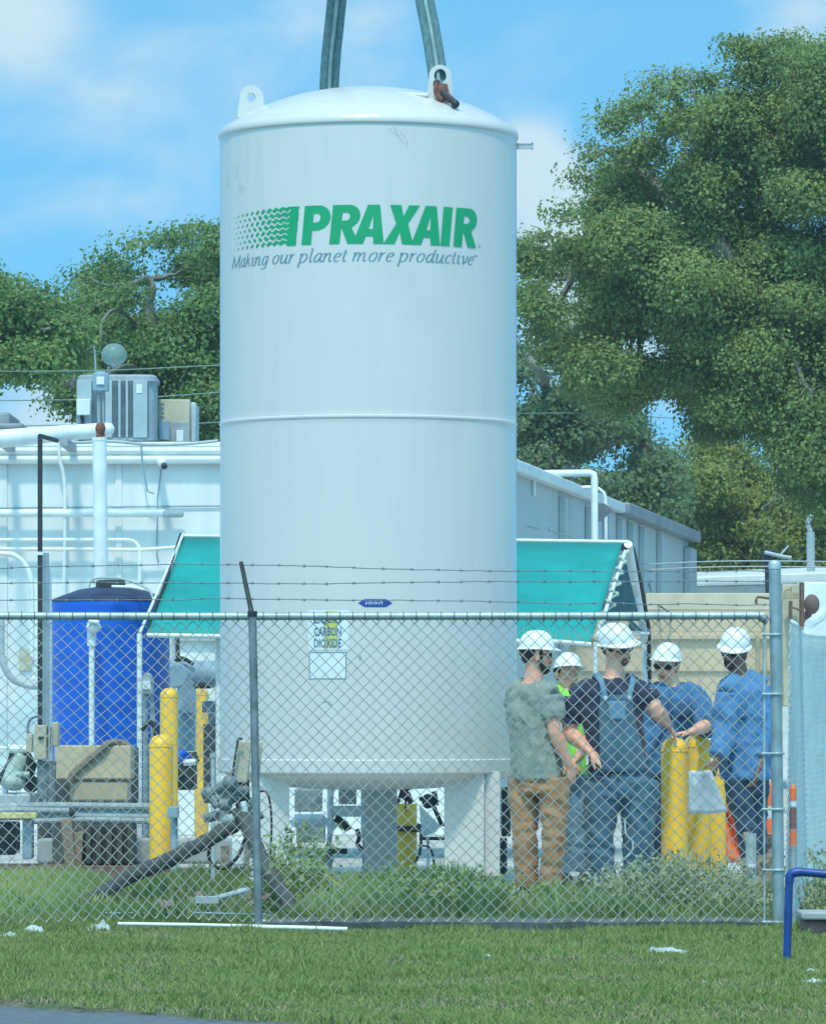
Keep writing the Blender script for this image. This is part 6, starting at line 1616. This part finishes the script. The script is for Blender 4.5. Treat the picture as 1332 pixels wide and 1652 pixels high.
def hard_hat(c, f, u, r_, parent, s=1.0, peak=.045, back=.012):
    """c = centre of the rim"""
    mb = MB(); n = 40; rings = []
    def rad(a): # a=0 at front
        return (math.cos(a) * .134, math.sin(a) * .112)
    prof = []
    for k in range(10):
        t = k / 9; prof.append((math.cos(t * math.pi / 2) ** .8 if t < 1 else 0.0, math.sin(t * math.pi / 2)))
    vs = []; fs = []
    def pt(a, q, h, ext=0):
        fx, rx = rad(a); L_ = math.hypot(fx, rx)
        k_ = (L_ + ext) / L_
        rib = .005 * math.exp(-(rx * q / .016) ** 2) * (h > .25) + .003 * math.exp(-((abs(rx * q) - .045) / .009) ** 2) * (h > .35)
        return c + (f * fx * q * k_ + r_ * rx * q * k_ + u * (h * .125 + rib)) * s
    def brim(a):
        cf = math.cos(a); return peak * max(0, cf) ** 2 + back * max(0, -cf) ** 2 + .012
    # under-rim, brim edge, brim top, then the dome
    layers = [('in', .93, -.02, 0), ('b', 1.0, -.075, 1), ('b', 1.0, -.045, 1), ('j', 1.0, .0, .12), ] 
    allr = []
    allr.append([pt(a, .90, -.02) for a in [2 * math.pi * k / n for k in range(n)]])
    allr.append([pt(a, 1, -.10 - .12 * max(0, math.cos(a)), brim(a)) for a in [2 * math.pi * k / n for k in range(n)]])
    allr.append([pt(a, 1, -.055 - .12 * max(0, math.cos(a)), brim(a) + .001) for a in [2 * math.pi * k / n for k in range(n)]])
    allr.append([pt(a, 1, .02, .005) for a in [2 * math.pi * k / n for k in range(n)]])
    for (q, h) in prof: allr.append([pt(a, max(q, .002), h + .03) for a in [2 * math.pi * k / n for k in range(n)]])
    for ring in allr: vs += ring
    for i in range(len(allr) - 1):
        for k in range(n): fs.append((i * n + k, i * n + (k + 1) % n, (i + 1) * n + (k + 1) % n, (i + 1) * n + k))
    fs.append(tuple(range(n))); fs.append(tuple((len(allr) - 1) * n + k for k in range(n)))
    return obj('hard_hat', MB().add(vs, fs), M['hat'], parent, sharp=45)

def glasses(at, parent, rot, s=1.0):
    mb = MB()
    for q in (-1, 1):
        mb.ball(at(q * .034, .086, .004), (.030 * s, .008 * s, .019 * s), 14, 8, rot)
        mb.tube([at(q * .062, .078, .008), at(q * .080, .02, .008), at(q * .082, -.02, .0)], .0035 * s, 6)
    mb.tube([at(-.012, .094, .008), at(.012, .094, .008)], .004 * s, 6)
    m = bpy.data.materials.get('dark_lens') or mat('dark_lens', (.012, .014, .018), .12, bump=0)
    return obj('sunglasses', mb, m, parent)

def cloth(name, col, wear=None, rough=.85, pattern=None):
    m = mat(name, col, rough, var=.22, scale=9, bump=.35, bscale=220, col2=wear)
    m.node_tree.nodes['Principled BSDF'].inputs['Sheen Weight'].default_value = .15
    return m
def skin_m(name, col):
    m = mat(name, col, .5, var=.14, scale=14, bump=.1, bscale=160)
    b = m.node_tree.nodes['Principled BSDF']; b.inputs['Subsurface Weight'].default_value = .08; b.inputs['Subsurface Radius'].default_value = (.012, .005, .003)
    return m

def torso_rings(J, f_dir, side, widths, grow=0):
    """J: list of spine points bottom to top; widths: (half width, half depth)"""
    out = []
    for (c, (w, dpt)) in zip(J, widths): out.append((c, side * (w + grow), f_dir * (dpt + grow)))
    return out

def build_person(label, spec):
    d = spec['d']; s = spec.get('s', 1.0) * 1.10
    def J(x, y, dd=0): return P(x, y, d + dd)
    feet = G(spec['pelvis'][0], d)
    body_f = frame(spec['yaw'])[0]; side = frame(spec['yaw'])[2]
    hf, hu, hr = frame(spec['head_yaw'], spec.get('head_pitch', 10), spec.get('head_roll', 0))
    hc = J(*spec['head']); 
    mb = MB(); at, rot = head_geo(mb, hc, hf, hu, hr, s)
    pel, chest, neck = J(*spec['pelvis']), J(*spec['chest']), J(*spec['neck'])
    waist = pel.lerp(chest, .45)
    b = spec.get('build', 1.0)
    W = [(.155 * b, .115 * b), (.165 * b, .125 * b), (.150 * b, .115 * b), (.172 * b, .118 * b), (.16 * b, .10 * b), (.075, .07)]
    belly = body_f * spec.get('belly', 0)
    SP = [pel + Vector((0, 0, -.10)), pel, waist + belly, chest, chest.lerp(neck, .62), neck]
    mb.loft(torso_rings(SP, body_f, side, W), 20)
    mb.tube([neck - Vector((0, 0, .06)), neck.lerp(hc, .4), hc - hu * .05 - hf * .015], [.070 * s, .058 * s, .056 * s], 14)
    arms = {}
    for key in ('R', 'L'):
        sh_, el, wr_ = [J(*q) for q in spec['arm' + key][:3]]; arms[key] = (sh_, el, wr_)
        mb.tube([chest.lerp(neck, .55), sh_.lerp(neck, .3), sh_], [.07, .065, .058], 12)
        mb.tube([sh_, sh_.lerp(el, .4), el.lerp(sh_, .08), el, el.lerp(wr_, .25), el.lerp(wr_, .75), wr_], [.060 * b, .057 * b, .048 * b, .046 * b, .050 * b, .036, .029], 14)
        dirv, pn, th = spec['hand' + key]
        hand(mb, wr_, Vector(dirv), Vector(pn), th, curl=spec.get('curl', 32))
    legs = {}
    for key in ('R', 'L'):
        hp, kn, an = [J(*q) for q in spec['leg' + key][:3]]; legs[key] = (hp, kn, an)
        mb.tube([hp, hp.lerp(kn, .5), kn, kn.lerp(an, .3), an], [.085 * b, .072 * b, .055, .056, .04], 14)
        mb.tube([an, an + Vector((0, 0, -.05))], .042, 10)
    root = remeshed('person', mb, .0058, skin_m('skin', spec['skin']), None, smooth=3)
    # put origin at the feet
    root.data.transform(Matrix.Translation(-feet)); root.location = feet; ROOT[root.name] = tuple(feet)
    tag(root, label, 'person')
    # shirt
    g = spec.get('loose', .018)
    mb = MB(); hem = pel + Vector((0, 0, spec.get('hem', -.02)))
    SP2 = [hem, pel.lerp(waist, .4), waist + belly, chest, chest.lerp(neck, .60), chest.lerp(neck, .86), chest.lerp(neck, .97)]
    W2 = [(.165 * b, .125 * b), (.168 * b, .128 * b), (.155 * b, .118 * b), (.172 * b, .120 * b), (.16 * b, .105 * b), (.11, .085), (.062, .060)]
    mb.loft(torso_rings(SP2, body_f, side, W2, g), 24)
    for key in ('R', 'L'):
        sh_, el, wr_ = arms[key]; sl = spec.get('sleeve', {'R': 1.6, 'L': 1.6})[key]
        mb.tube([chest.lerp(neck, .5), sh_.lerp(neck, .35), sh_], [.08 + g, .070 + g, .060 + g], 14)
        def ap(t): return sh_.lerp(el, t) if t <= 1 else el.lerp(wr_, t - 1)
        ts = [q / 8 * sl for q in range(9)]; rs = []
        for t in ts: rs.append((.058 * b if t < .5 else .050 * b if t < 1 else .048 if t < 1.5 else .040) + g * (1.1 if t < 1.2 else .8))
        mb.tube([ap(t) for t in ts], rs, 16)
        if spec.get('cuff'): mb.tube([ap(sl - .10), ap(sl + .03)], rs[-1] + .008, 16)
    remeshed('shirt', mb, .0095, spec['shirt'], root, smooth=3, wr=spec.get('wr', .007) * 1.8, wf=spec.get('wf', 10), seed=d * 3)
    if spec.get('collar'):
        mb = MB(); rr_ = []
        for q in range(15):
            a = R(-60 + 300 * q / 14); v = body_f * math.cos(a + math.pi) * -.068 + side * math.sin(a + math.pi) * .072
            rr_.append(neck + v + Vector((0, 0, .012 - .03 * (math.cos(a + math.pi) < -.3))))
        n0 = len(rr_); vs = [p + Vector((0, 0, -.028)) + (p - neck) * .25 for p in rr_] + [p + Vector((0, 0, .018)) for p in rr_]
        o = obj('collar', MB().add(vs, [(i, i + 1, i + 1 + n0, i + n0) for i in range(n0 - 1)]), spec['shirt'], root, sharp=180); o.modifiers.new('s', 'SOLIDIFY').thickness = .006
    # trousers
    mb = MB(); tg = spec.get('tloose', .022)
    top = pel + Vector((0, 0, spec.get('rise', .05)))
    mb.loft(torso_rings([pel + Vector((0, 0, -.13)), pel + Vector((0, 0, -.04)), top], body_f, side, [(.165 * b, .12 * b), (.168 * b, .125 * b), (.160 * b, .118 * b)], tg - .012), 22)
    for key in ('R', 'L'):
        hp, kn, an = legs[key]
        mb.tube([hp + Vector((0, 0, .03)), hp.lerp(kn, .3), hp.lerp(kn, .7), kn, kn.lerp(an, .35), kn.lerp(an, .75), an + Vector((0, 0, -.02))],
                [.085 * b + tg, .082 * b + tg, .066 * b + tg, .062 + tg, .060 + tg, .056 + tg, .058 + tg], 18)
    remeshed('overalls' if spec.get('bib') else 'trousers', mb, .0095, spec['trousers'], root, smooth=3, wr=.016, wf=7, seed=d, zstretch=1.6)
    mb = MB(); mb.loft(torso_rings([top + Vector((0, 0, -.05)), top + Vector((0, 0, -.012))], body_f, side, [(.163 * b, .122 * b)] * 2, tg + .001), 32)
    if not spec.get('bib') and not spec.get('nobelt'): obj('belt', mb, mat('belt_leather', (.035, .03, .03), .5), root, sharp=50)
    # boots
    for key in ('R', 'L'):
        an = legs[key][2]; td = Vector((*spec.get('toe' + key, tuple(body_f.xy)), 0)).normalized()
        mb = MB(); z0 = .0
        a0 = Vector((an.x, an.y, 0))
        mb.tube([a0 + Vector((0, 0, .15)), a0 + Vector((0, 0, .07)), a0 + td * .02 + Vector((0, 0, .055))], [.052, .054, .052], 14)
        mb.tube([a0 - td * .05 + Vector((0, 0, .045)), a0 + td * .05 + Vector((0, 0, .05)), a0 + td * .13 + Vector((0, 0, .042)), a0 + td * .185 + Vector((0, 0, .035))], [.040, .048, .047, .032], 14)
        bt_ = remeshed('boot', mb, .008, spec.get('boots') or M['dark'], root, smooth=3)
        mb = MB(); mb.tube([a0 - td * .085 + Vector((0, 0, .012)), a0 + td * .05 + Vector((0, 0, .012)), a0 + td * .205 + Vector((0, 0, .012))], [.04, .05, .04], 14, flat=(1, .28)); obj('sole', mb, M['black'], bt_)
    # hat: rim centre sits above the brow
    hcen = hc + hu * .046 * s - hf * .002
    hard_hat(hcen, *[frame(spec['head_yaw'], spec.get('head_pitch', 10) + spec.get('hat_tilt', -6), spec.get('head_roll', 0))[i] for i in (0, 1, 2)], root, s=spec.get('hat_s', 1.0) * .93)
    # hair at the back and sides
    hm = mat('hair', spec['hair'], .8, var=.4, scale=60, bump=.5, bscale=200)
    mb = MB(); mb.ball(at(0, -.040, .022), (.079 * s, .074 * s, .066 * s), 18, 12, rot); mb.ball(at(0, -.06, -.015), (.058 * s, .036 * s, .045 * s), 14, 10, rot)
    for q in (-1, 1): mb.ball(at(q * .073, .012, .020), (.007 * s, .016 * s, .022 * s), 10, 8, rot)
    obj('hair', mb, hm, root)
    if spec.get('glasses', True): glasses(at, root, rot, s)
    else:
        for q in (-1, 1):
            mb = MB(); mb.ball(at(q * .033, .066, .002), .0125 * s, 12, 8); ey = obj('eye', mb, mat('eye_white', (.7, .7, .68), .3, bump=0), root)
            mb = MB(); mb.ball(at(q * .033, .0755, .002), .0055 * s, 10, 8); obj('iris', mb, M['black'], ey)
    lc = tuple(q * k for q, k in zip(spec['skin'], (.62, .38, .42)))
    lm = mat('lip_skin', lc, .5, bump=0)
    mb = MB(); mb.ball(at(0, .089, -.056), (.024 * s, .012 * s, .0055 * s), 12, 6, rot); mb.ball(at(0, .087, -.065), (.020 * s, .012 * s, .0055 * s), 12, 6, rot); obj('lips', mb, lm, root)
    if spec.get('stubble'):
        mb = MB(); mb.ball(at(0, .058, -.088), (.034 * s, .024 * s, .020 * s), 14, 8, rot); mb.ball(at(0, .096, -.046), (.026 * s, .008 * s, .006 * s), 12, 6, rot)
        for q in (-1, 1): mb.tube([at(q * .026, .090, -.046), at(q * .030, .078, -.066), at(q * .024, .066, -.086)], [.006, .008, .010], 8)
        obj('goatee', mb, hm, root)
    if spec.get('beard'):
        mb = MB(); mb.ball(at(0, .052, -.084), (.045 * s, .042 * s, .036 * s), 14, 10, rot); mb.ball(at(0, .092, -.046), (.028 * s, .010 * s, .008 * s), 10, 6, rot)
        for q in (-1, 1): mb.tube([at(q * .068, .018, -.005), at(q * .064, .022, -.05), at(q * .042, .045, -.085)], [.011, .016, .022], 8)
        obj('beard', mb, hm, root)
    return root, dict(at=at, rot=rot, pel=pel, chest=chest, neck=neck, waist=waist, f=body_f, side=side, arms=arms, legs=legs, J=J, belly=belly)

C_tan = cloth('tan_work_cloth', (.40, .225, .105), (.25, .13, .06))
C_tee = cloth('grey_green_tee', (.27, .31, .26), (.20, .24, .20))
C_navy = cloth('navy_tee', (.022, .03, .075), (.012, .016, .045))
C_denim = cloth('faded_denim', (.06, .145, .21), (.03, .085, .135))
C_blue = cloth('blue_work_shirt', (.075, .235, .46), (.045, .165, .35))
C_blue2 = cloth('mid_blue_shirt', (.045, .165, .34), (.03, .12, .26))
C_jean = cloth('dark_jeans', (.028, .07, .14), (.018, .045, .09))
C_vis = cloth('lime_vest', (.25, .75, .06), (.20, .60, .06))
boot_tan = mat('scuffed_boots', (.09, .07, .06), .8, var=.4, scale=20)

p1, i1 = build_person('man in grey-green tee shirt and tan trousers seen from behind, looking right', dict(
    d=34.4, head=(865, 1057), neck=(859, 1101), chest=(857, 1152), pelvis=(866, 1250), yaw=48, head_yaw=8, head_pitch=4, hat_tilt=-4, head_roll=0,
    build=1.02, armR=((889, 1125, -.13), (894, 1180, -.17), (918, 1236, -.10)), armL=((830, 1122, .14), (842, 1185, .22), (880, 1225, .34)),
    handR=((.25, .3, -1), (-.6, .7, 0), 1), handL=((.8, .3, -.3), (0, 0, -1), -1),
    legR=((893, 1262, -.05), (894, 1345, -.07), (888, 1425, -.02)), legL=((846, 1262, .06), (846, 1345, .02), (850, 1424, .08)),
    toeR=(.8, .5), toeL=(.5, .8), skin=(.80, .38, .25), shirt=C_tee, trousers=C_tan, boots=boot_tan, sleeve={'R': .62, 'L': .62}, loose=.022, tloose=.024, hem=-.035, nobelt=True, hair=(.035, .025, .02), beard=True, wr=.008, wf=9, rise=.02))
p3, i3 = build_person('shorter man in white hard hat and lime vest, mostly hidden behind two others', dict(
    d=36.0, head=(914, 1088), neck=(916, 1112), chest=(918, 1155), pelvis=(920, 1245), yaw=-75, head_yaw=-60, head_pitch=6, hat_tilt=-18, head_roll=-6,
    armR=((892, 1128, 0), (890, 1185, -.05), (912, 1222, -.15)), armL=((944, 1128, 0), (948, 1185, -.05), (930, 1225, -.15)),
    handR=((.7, -.3, -.5), (0, 0, -1), 1), handL=((-.7, -.3, -.5), (0, 0, -1), -1),
    legR=((906, 1258, 0), (906, 1335, -.02), (906, 1412, 0)), legL=((932, 1258, 0), (934, 1335, -.02), (934, 1412, 0)),
    skin=(.66, .34, .21), shirt=C_vis, trousers=cloth('grey_blue_jeans', (.12, .22, .28)), sleeve={'R': .35, 'L': .35}, hair=(.02, .016, .015), glasses=False, s=.95, hat_s=.92))
p4, i4 = build_person('man in mid-blue shirt leaning on the yellow bollards, dark glasses on', dict(
    d=35.75, head=(1075, 1074), neck=(1083, 1108), chest=(1086, 1148), pelvis=(1040, 1245), yaw=-95, head_yaw=-112, head_pitch=8, hat_tilt=-10, head_roll=-5,
    build=1.02, armL=((1124, 1128, -.02), (1142, 1170, -.20), (1113, 1182, -.50)), armR=((1050, 1128, 0), (1036, 1182, .02), (1034, 1232, -.12)),
    handL=((-1, -.3, -.1), (0, 0, -1), 1), handR=((.1, -.2, -1), (1, 0, 0), -1),
    legR=((1024, 1260, 0), (1022, 1340, -.03), (1024, 1410, .05)), legL=((1056, 1260, 0), (1058, 1340, -.03), (1052, 1412, .05)),
    skin=(.82, .42, .27), shirt=C_blue2, trousers=C_jean, sleeve={'R': 1.3, 'L': 1.12}, cuff=True, collar=True, loose=.028, hair=(.18, .16, .15), wr=.008, hat_s=.97))
p2, i2 = build_person('big man in navy tee and faded denim bib overalls, one hand on a bollard', dict(
    d=34.6, head=(994, 1046), neck=(990, 1092), chest=(986, 1150), pelvis=(1001, 1258), yaw=-80, head_yaw=-42, head_pitch=12, hat_tilt=-10, head_roll=15,
    build=1.18, belly=.02, armR=((924, 1126, 0), (918, 1182, .02), (955, 1216, -.14)), armL=((1040, 1120, -.02), (1058, 1146, -.06), (1079, 1170, .30)),
    handR=((.8, -.1, -.7), (.1, .6, -.5), -1), handL=((.35, .12, -.65), (-.2, .1, -1), 1), curl=38,
    legR=((974, 1268, 0), (966, 1348, -.03), (975, 1424, .0)), legL=((1030, 1268, 0), (1032, 1348, -.03), (1026, 1420, .06)),
    toeR=(-.1, -1), toeL=(.3, -1), skin=(.84, .42, .28), shirt=C_navy, trousers=C_denim, sleeve={'R': .72, 'L': .60}, loose=.016, tloose=.034, rise=.16, bib=True, hair=(.14, .09, .06), stubble=True, wr=.006, boots=boot_tan, hat_s=1.08))
p5, i5 = build_person('man in loose bright blue shirt holding a paper sheet beside the fence end post', dict(
    d=34.9, head=(1184, 1052), neck=(1193, 1090), chest=(1199, 1150), pelvis=(1205, 1250), yaw=-132, head_yaw=-112, head_pitch=11, hat_tilt=0, head_roll=-10,
    build=1.02, armR=((1176, 1122, -.10), (1168, 1185, -.14), (1156, 1228, -.22)), armL=((1228, 1112, -.01), (1235, 1182, -.08), (1224, 1238, -.17)),
    handR=((-.35, -.3, -.9), (-.5, .5, 0), -1), handL=((-.25, -.1, -1), (-.9, .2, 0), 1),
    legR=((1190, 1262, -.05), (1203, 1335, -.04), (1213, 1400, .04)), legL=((1216, 1262, .05), (1222, 1335, .03), (1228, 1405, .08)), tloose=.008,
    toeR=(-.7, -.7), toeL=(-.5, -.8), skin=(.25, .12, .08), shirt=C_blue, trousers=C_jean, sleeve={'R': 1.82, 'L': 1.72}, collar=True, loose=.036, hem=-.03, nobelt=True, hair=(.06, .055, .05), stubble=True, wr=.010, wf=8, hat_s=1.02))

# bib, straps and buckles of the overalls
ov = [o for o in bpy.data.objects if o.name.startswith('overalls')][0]
def front_pt(info, u, z, off=0.0, b=1.18, w0=.19, d0=.145):
    """point on the front of the chest: u sideways (m), z height"""
    pel, neck, chest = info['pel'], info['neck'], info['chest']
    t = (z - pel.z) / (chest.z - pel.z)
    if t <= 1: c = pel.lerp(chest, t) + info['belly'] * max(0, 1 - abs(t - .45) / .5)
    else: c = chest.lerp(neck, min(1, (z - chest.z) / (neck.z - chest.z)))
    tt = max(0, (z - chest.z) / (neck.z - chest.z)); dep = d0 * (1 - .42 * tt ** 1.5)
    k = max(.05, 1 - (u / (w0 + .01)) ** 2) ** .5
    return c + info['side'] * u + info['f'] * (dep * k + .012 + off)
J2 = i2['J']; ztop = J2(0, 1122).z; zbot = J2(0, 1245).z
vs, fs = [], []; nu, nv = 16, 18
for i in range(nu + 1):
    for j in range(nv + 1):
        v = j / nv; z = zbot + (ztop - zbot) * v; hw = .175 - .065 * v ** .7; u = -hw + 2 * hw * i / nu
        vs.append(front_pt(i2, u, z, .012 + .004 * noise.noise(Vector((u * 14, z * 14, 3)))))
for i in range(nu):
    for j in range(nv):
        a = i * (nv + 1) + j; fs.append((a, a + nv + 1, a + nv + 2, a + 1))
o = obj('bib', MB().add(vs, fs), C_denim, ov, sharp=180); o.modifiers.new('s', 'SOLIDIFY').thickness = .010
bibo = o
vs, fs = [], []
for i in range(9):
    for j in range(9):
        u = -.06 + .12 * i / 8; z = ztop - .17 + .13 * j / 8; vs.append(front_pt(i2, u, z, .024))
for i in range(8):
    for j in range(8):
        a = i * 9 + j; fs.append((a, a + 9, a + 10, a + 1))
C_denl = cloth('pale_denim_seam', (.12, .27, .38), (.08, .20, .30))
o = obj('bib_pocket', MB().add(vs, fs), C_denl, bibo, sharp=180); o.modifiers.new('s', 'SOLIDIFY').thickness = .006
for q in (-1, 1):
    mb = MB(); pts = [front_pt(i2, q * .085, ztop - .02, .022), front_pt(i2, q * .10, ztop + .05, .020), front_pt(i2, q * .115, ztop + .11, .014)]
    shp = i2['neck'] + i2['side'] * q * .12 + Vector((0, 0, .010)); pts += [shp + i2['f'] * .05 + Vector((0, 0, -.01)), shp + Vector((0, 0, .012)), shp - i2['f'] * .08, shp - i2['f'] * .14 + Vector((0, 0, -.1))]
    mb.tube(smooth_pts(pts, 4), .020, 10, flat=(1, .28)); o = obj('strap', mb, C_denl, ov, sharp=180)
    mb = MB(); mb.tube([front_pt(i2, q * .085, ztop - .03, .036), front_pt(i2, q * .085, ztop - .005, .034)], .014, 8, flat=(1, .4)); obj('buckle', mb, M['galv'], o)
# placket, pockets and buttons on the two blue shirts
C_seam = cloth('dark_blue_seam', (.03, .10, .22), (.02, .07, .16))
for info, pr, b_ in ((i5, p5, 1.02), (i4, p4, 1.02)):
    shx = [o for o in bpy.data.objects if o.name.startswith('shirt') and o.parent == pr][0]
    z0, z1 = info['pel'].z + .02, info['neck'].z - .05
    mb = MB(); pts = [front_pt(info, .012, z0 + (z1 - z0) * k / 10, .044 if pr == p5 else .034, b_, .17, .12) for k in range(11)]
    mb.tube(pts, .013, 8, flat=(1, .5)); obj('placket', mb, C_seam, shx, sharp=180)
    for q in (-1, 1):
        zc = info['chest'].z + .02; vs, fs = [], []
        for i in range(7):
            for j in range(7):
                vs.append(front_pt(info, q * .085 - .05 + .10 * i / 6, zc - .06 + .11 * j / 6, .048 if pr == p5 else .038, b_, .17, .12))
        for i in range(6):
            for j in range(6):
                a = i * 7 + j; fs.append((a, a + 7, a + 8, a + 1))
        o = obj('chest_pocket', MB().add(vs, fs), C_blue2 if pr == p5 else C_seam, shx, sharp=180); o.modifiers.new('s', 'SOLIDIFY').thickness = .012
# badge-like label on the bib pocket, key strap hanging on the leg
mb = MB(); L_ = i2['J']; mb.tube(smooth_pts([L_(1008, 1320, -.13), L_(1009, 1345, -.14), L_(1020, 1358, -.15), L_(1018, 1375, -.14), L_(1004, 1388, -.13)], 4), .006, 6); obj('cord', mb, mat('pale_cord', (.5, .58, .6), .8, bump=0), ov)
# watch on the first man's arm, dark band at the sleeve
# reflective stripes of the vest
sh3 = [o for o in bpy.data.objects if o.name.startswith('shirt') and o.parent == p3][0]
mb = MB()
for q in (-1, 1): mb.tube([front_pt(i3, q * .10, i3['pel'].z + .05, .03, 1, .17, .12), front_pt(i3, q * .10, i3['chest'].z, .03, 1, .17, .12), front_pt(i3, q * .10, i3['neck'].z - .05, .03, 1, .17, .12)], .022, 8, flat=(1, .2))
obj('reflective_stripe', mb, M['refl'], sh3)

# paper sheet held against the bollards
vs, fs = [], []; n = 10
A_, B_, C_, D_ = P(1110, 1244, 34.72), P(1146, 1243, 34.66), P(1173, 1311, 34.70), P(1110, 1314, 34.76)
for i in range(n + 1):
    for j in range(n + 1):
        u, v = i / n, j / n; p = (A_ * (1 - u) + B_ * u) * (1 - v) + (D_ * (1 - u) + C_ * u) * v
        vs.append(p + Vector((0, -.05 + .03 * math.sin(u * 5 + v) + .012 * noise.noise(Vector((u * 4, v * 4, 2))), .003 * math.sin(u * 9))))
for i in range(n):
    for j in range(n):
        a = i * (n + 1) + j; fs.append((a, a + n + 1, a + n + 2, a + 1))
o = obj('paper_sheet', MB().add(vs, fs), M['paper'], None, sharp=180); o.modifiers.new('s', 'SOLIDIFY').thickness = .0015
tag(o, 'large white paper sheet hanging over the front of the yellow bollards', 'paper')

# ------------------------------------------------------------------ separate pieces of one kind get an object each
def split_loose(o):
    me = o.data; bm = bmesh.new(); bm.from_mesh(me); bm.verts.ensure_lookup_table()
    seen, isl = set(), []
    for v in bm.verts:
        if v.index in seen: continue
        st, comp = [v], set()
        while st:
            a = st.pop()
            if a.index in comp: continue
            comp.add(a.index); st += [e.other_vert(a) for e in a.link_edges]
        seen |= comp; isl.append(comp)
    bm.free()
    if len(isl) < 2: return
    for k, comp in enumerate(isl):
        b2 = bmesh.new(); b2.from_mesh(me); b2.verts.ensure_lookup_table()
        bmesh.ops.delete(b2, geom=[v for v in b2.verts if v.index not in comp], context='VERTS')
        m2 = bpy.data.meshes.new(me.name); b2.to_mesh(m2); b2.free()
        for mm in me.materials: m2.materials.append(mm)
        if k == 0: first = m2
        else:
            c = o.copy(); c.data = m2; scene.collection.objects.link(c)
    o.data = first
for o in list(bpy.data.objects):
    if o.type != 'MESH' or not o.parent: continue
    base = o.name.split('.')[0]
    rt = root_of(o).name.split('.')[0]
    if (base, rt) in (('dark_crate', 'pipe_skid'), ('slat', 'pipe_skid'), ('timber_leg', 'pipe_skid'), ('skid_beam', 'pipe_skid'), ('tension_band', 'chain_link_fence'), ('dark_strap', 'canopy'),
                      ('post', 'canopy'), ('end_panel', 'canopy'), ('conduit', 'electric_meter'), ('bracket', 'roof_pipe'), ('side_box', 'junction_cabinet'), ('conduit', 'junction_cabinet'), ('valve', 'pipe_manifold'), ('louvre', 'air_conditioner'), ('tie_wire', 'chain_link_fence'),
                      ('panel', 'air_conditioner'), ('fascia', 'workshop_building')):
        split_loose(o)
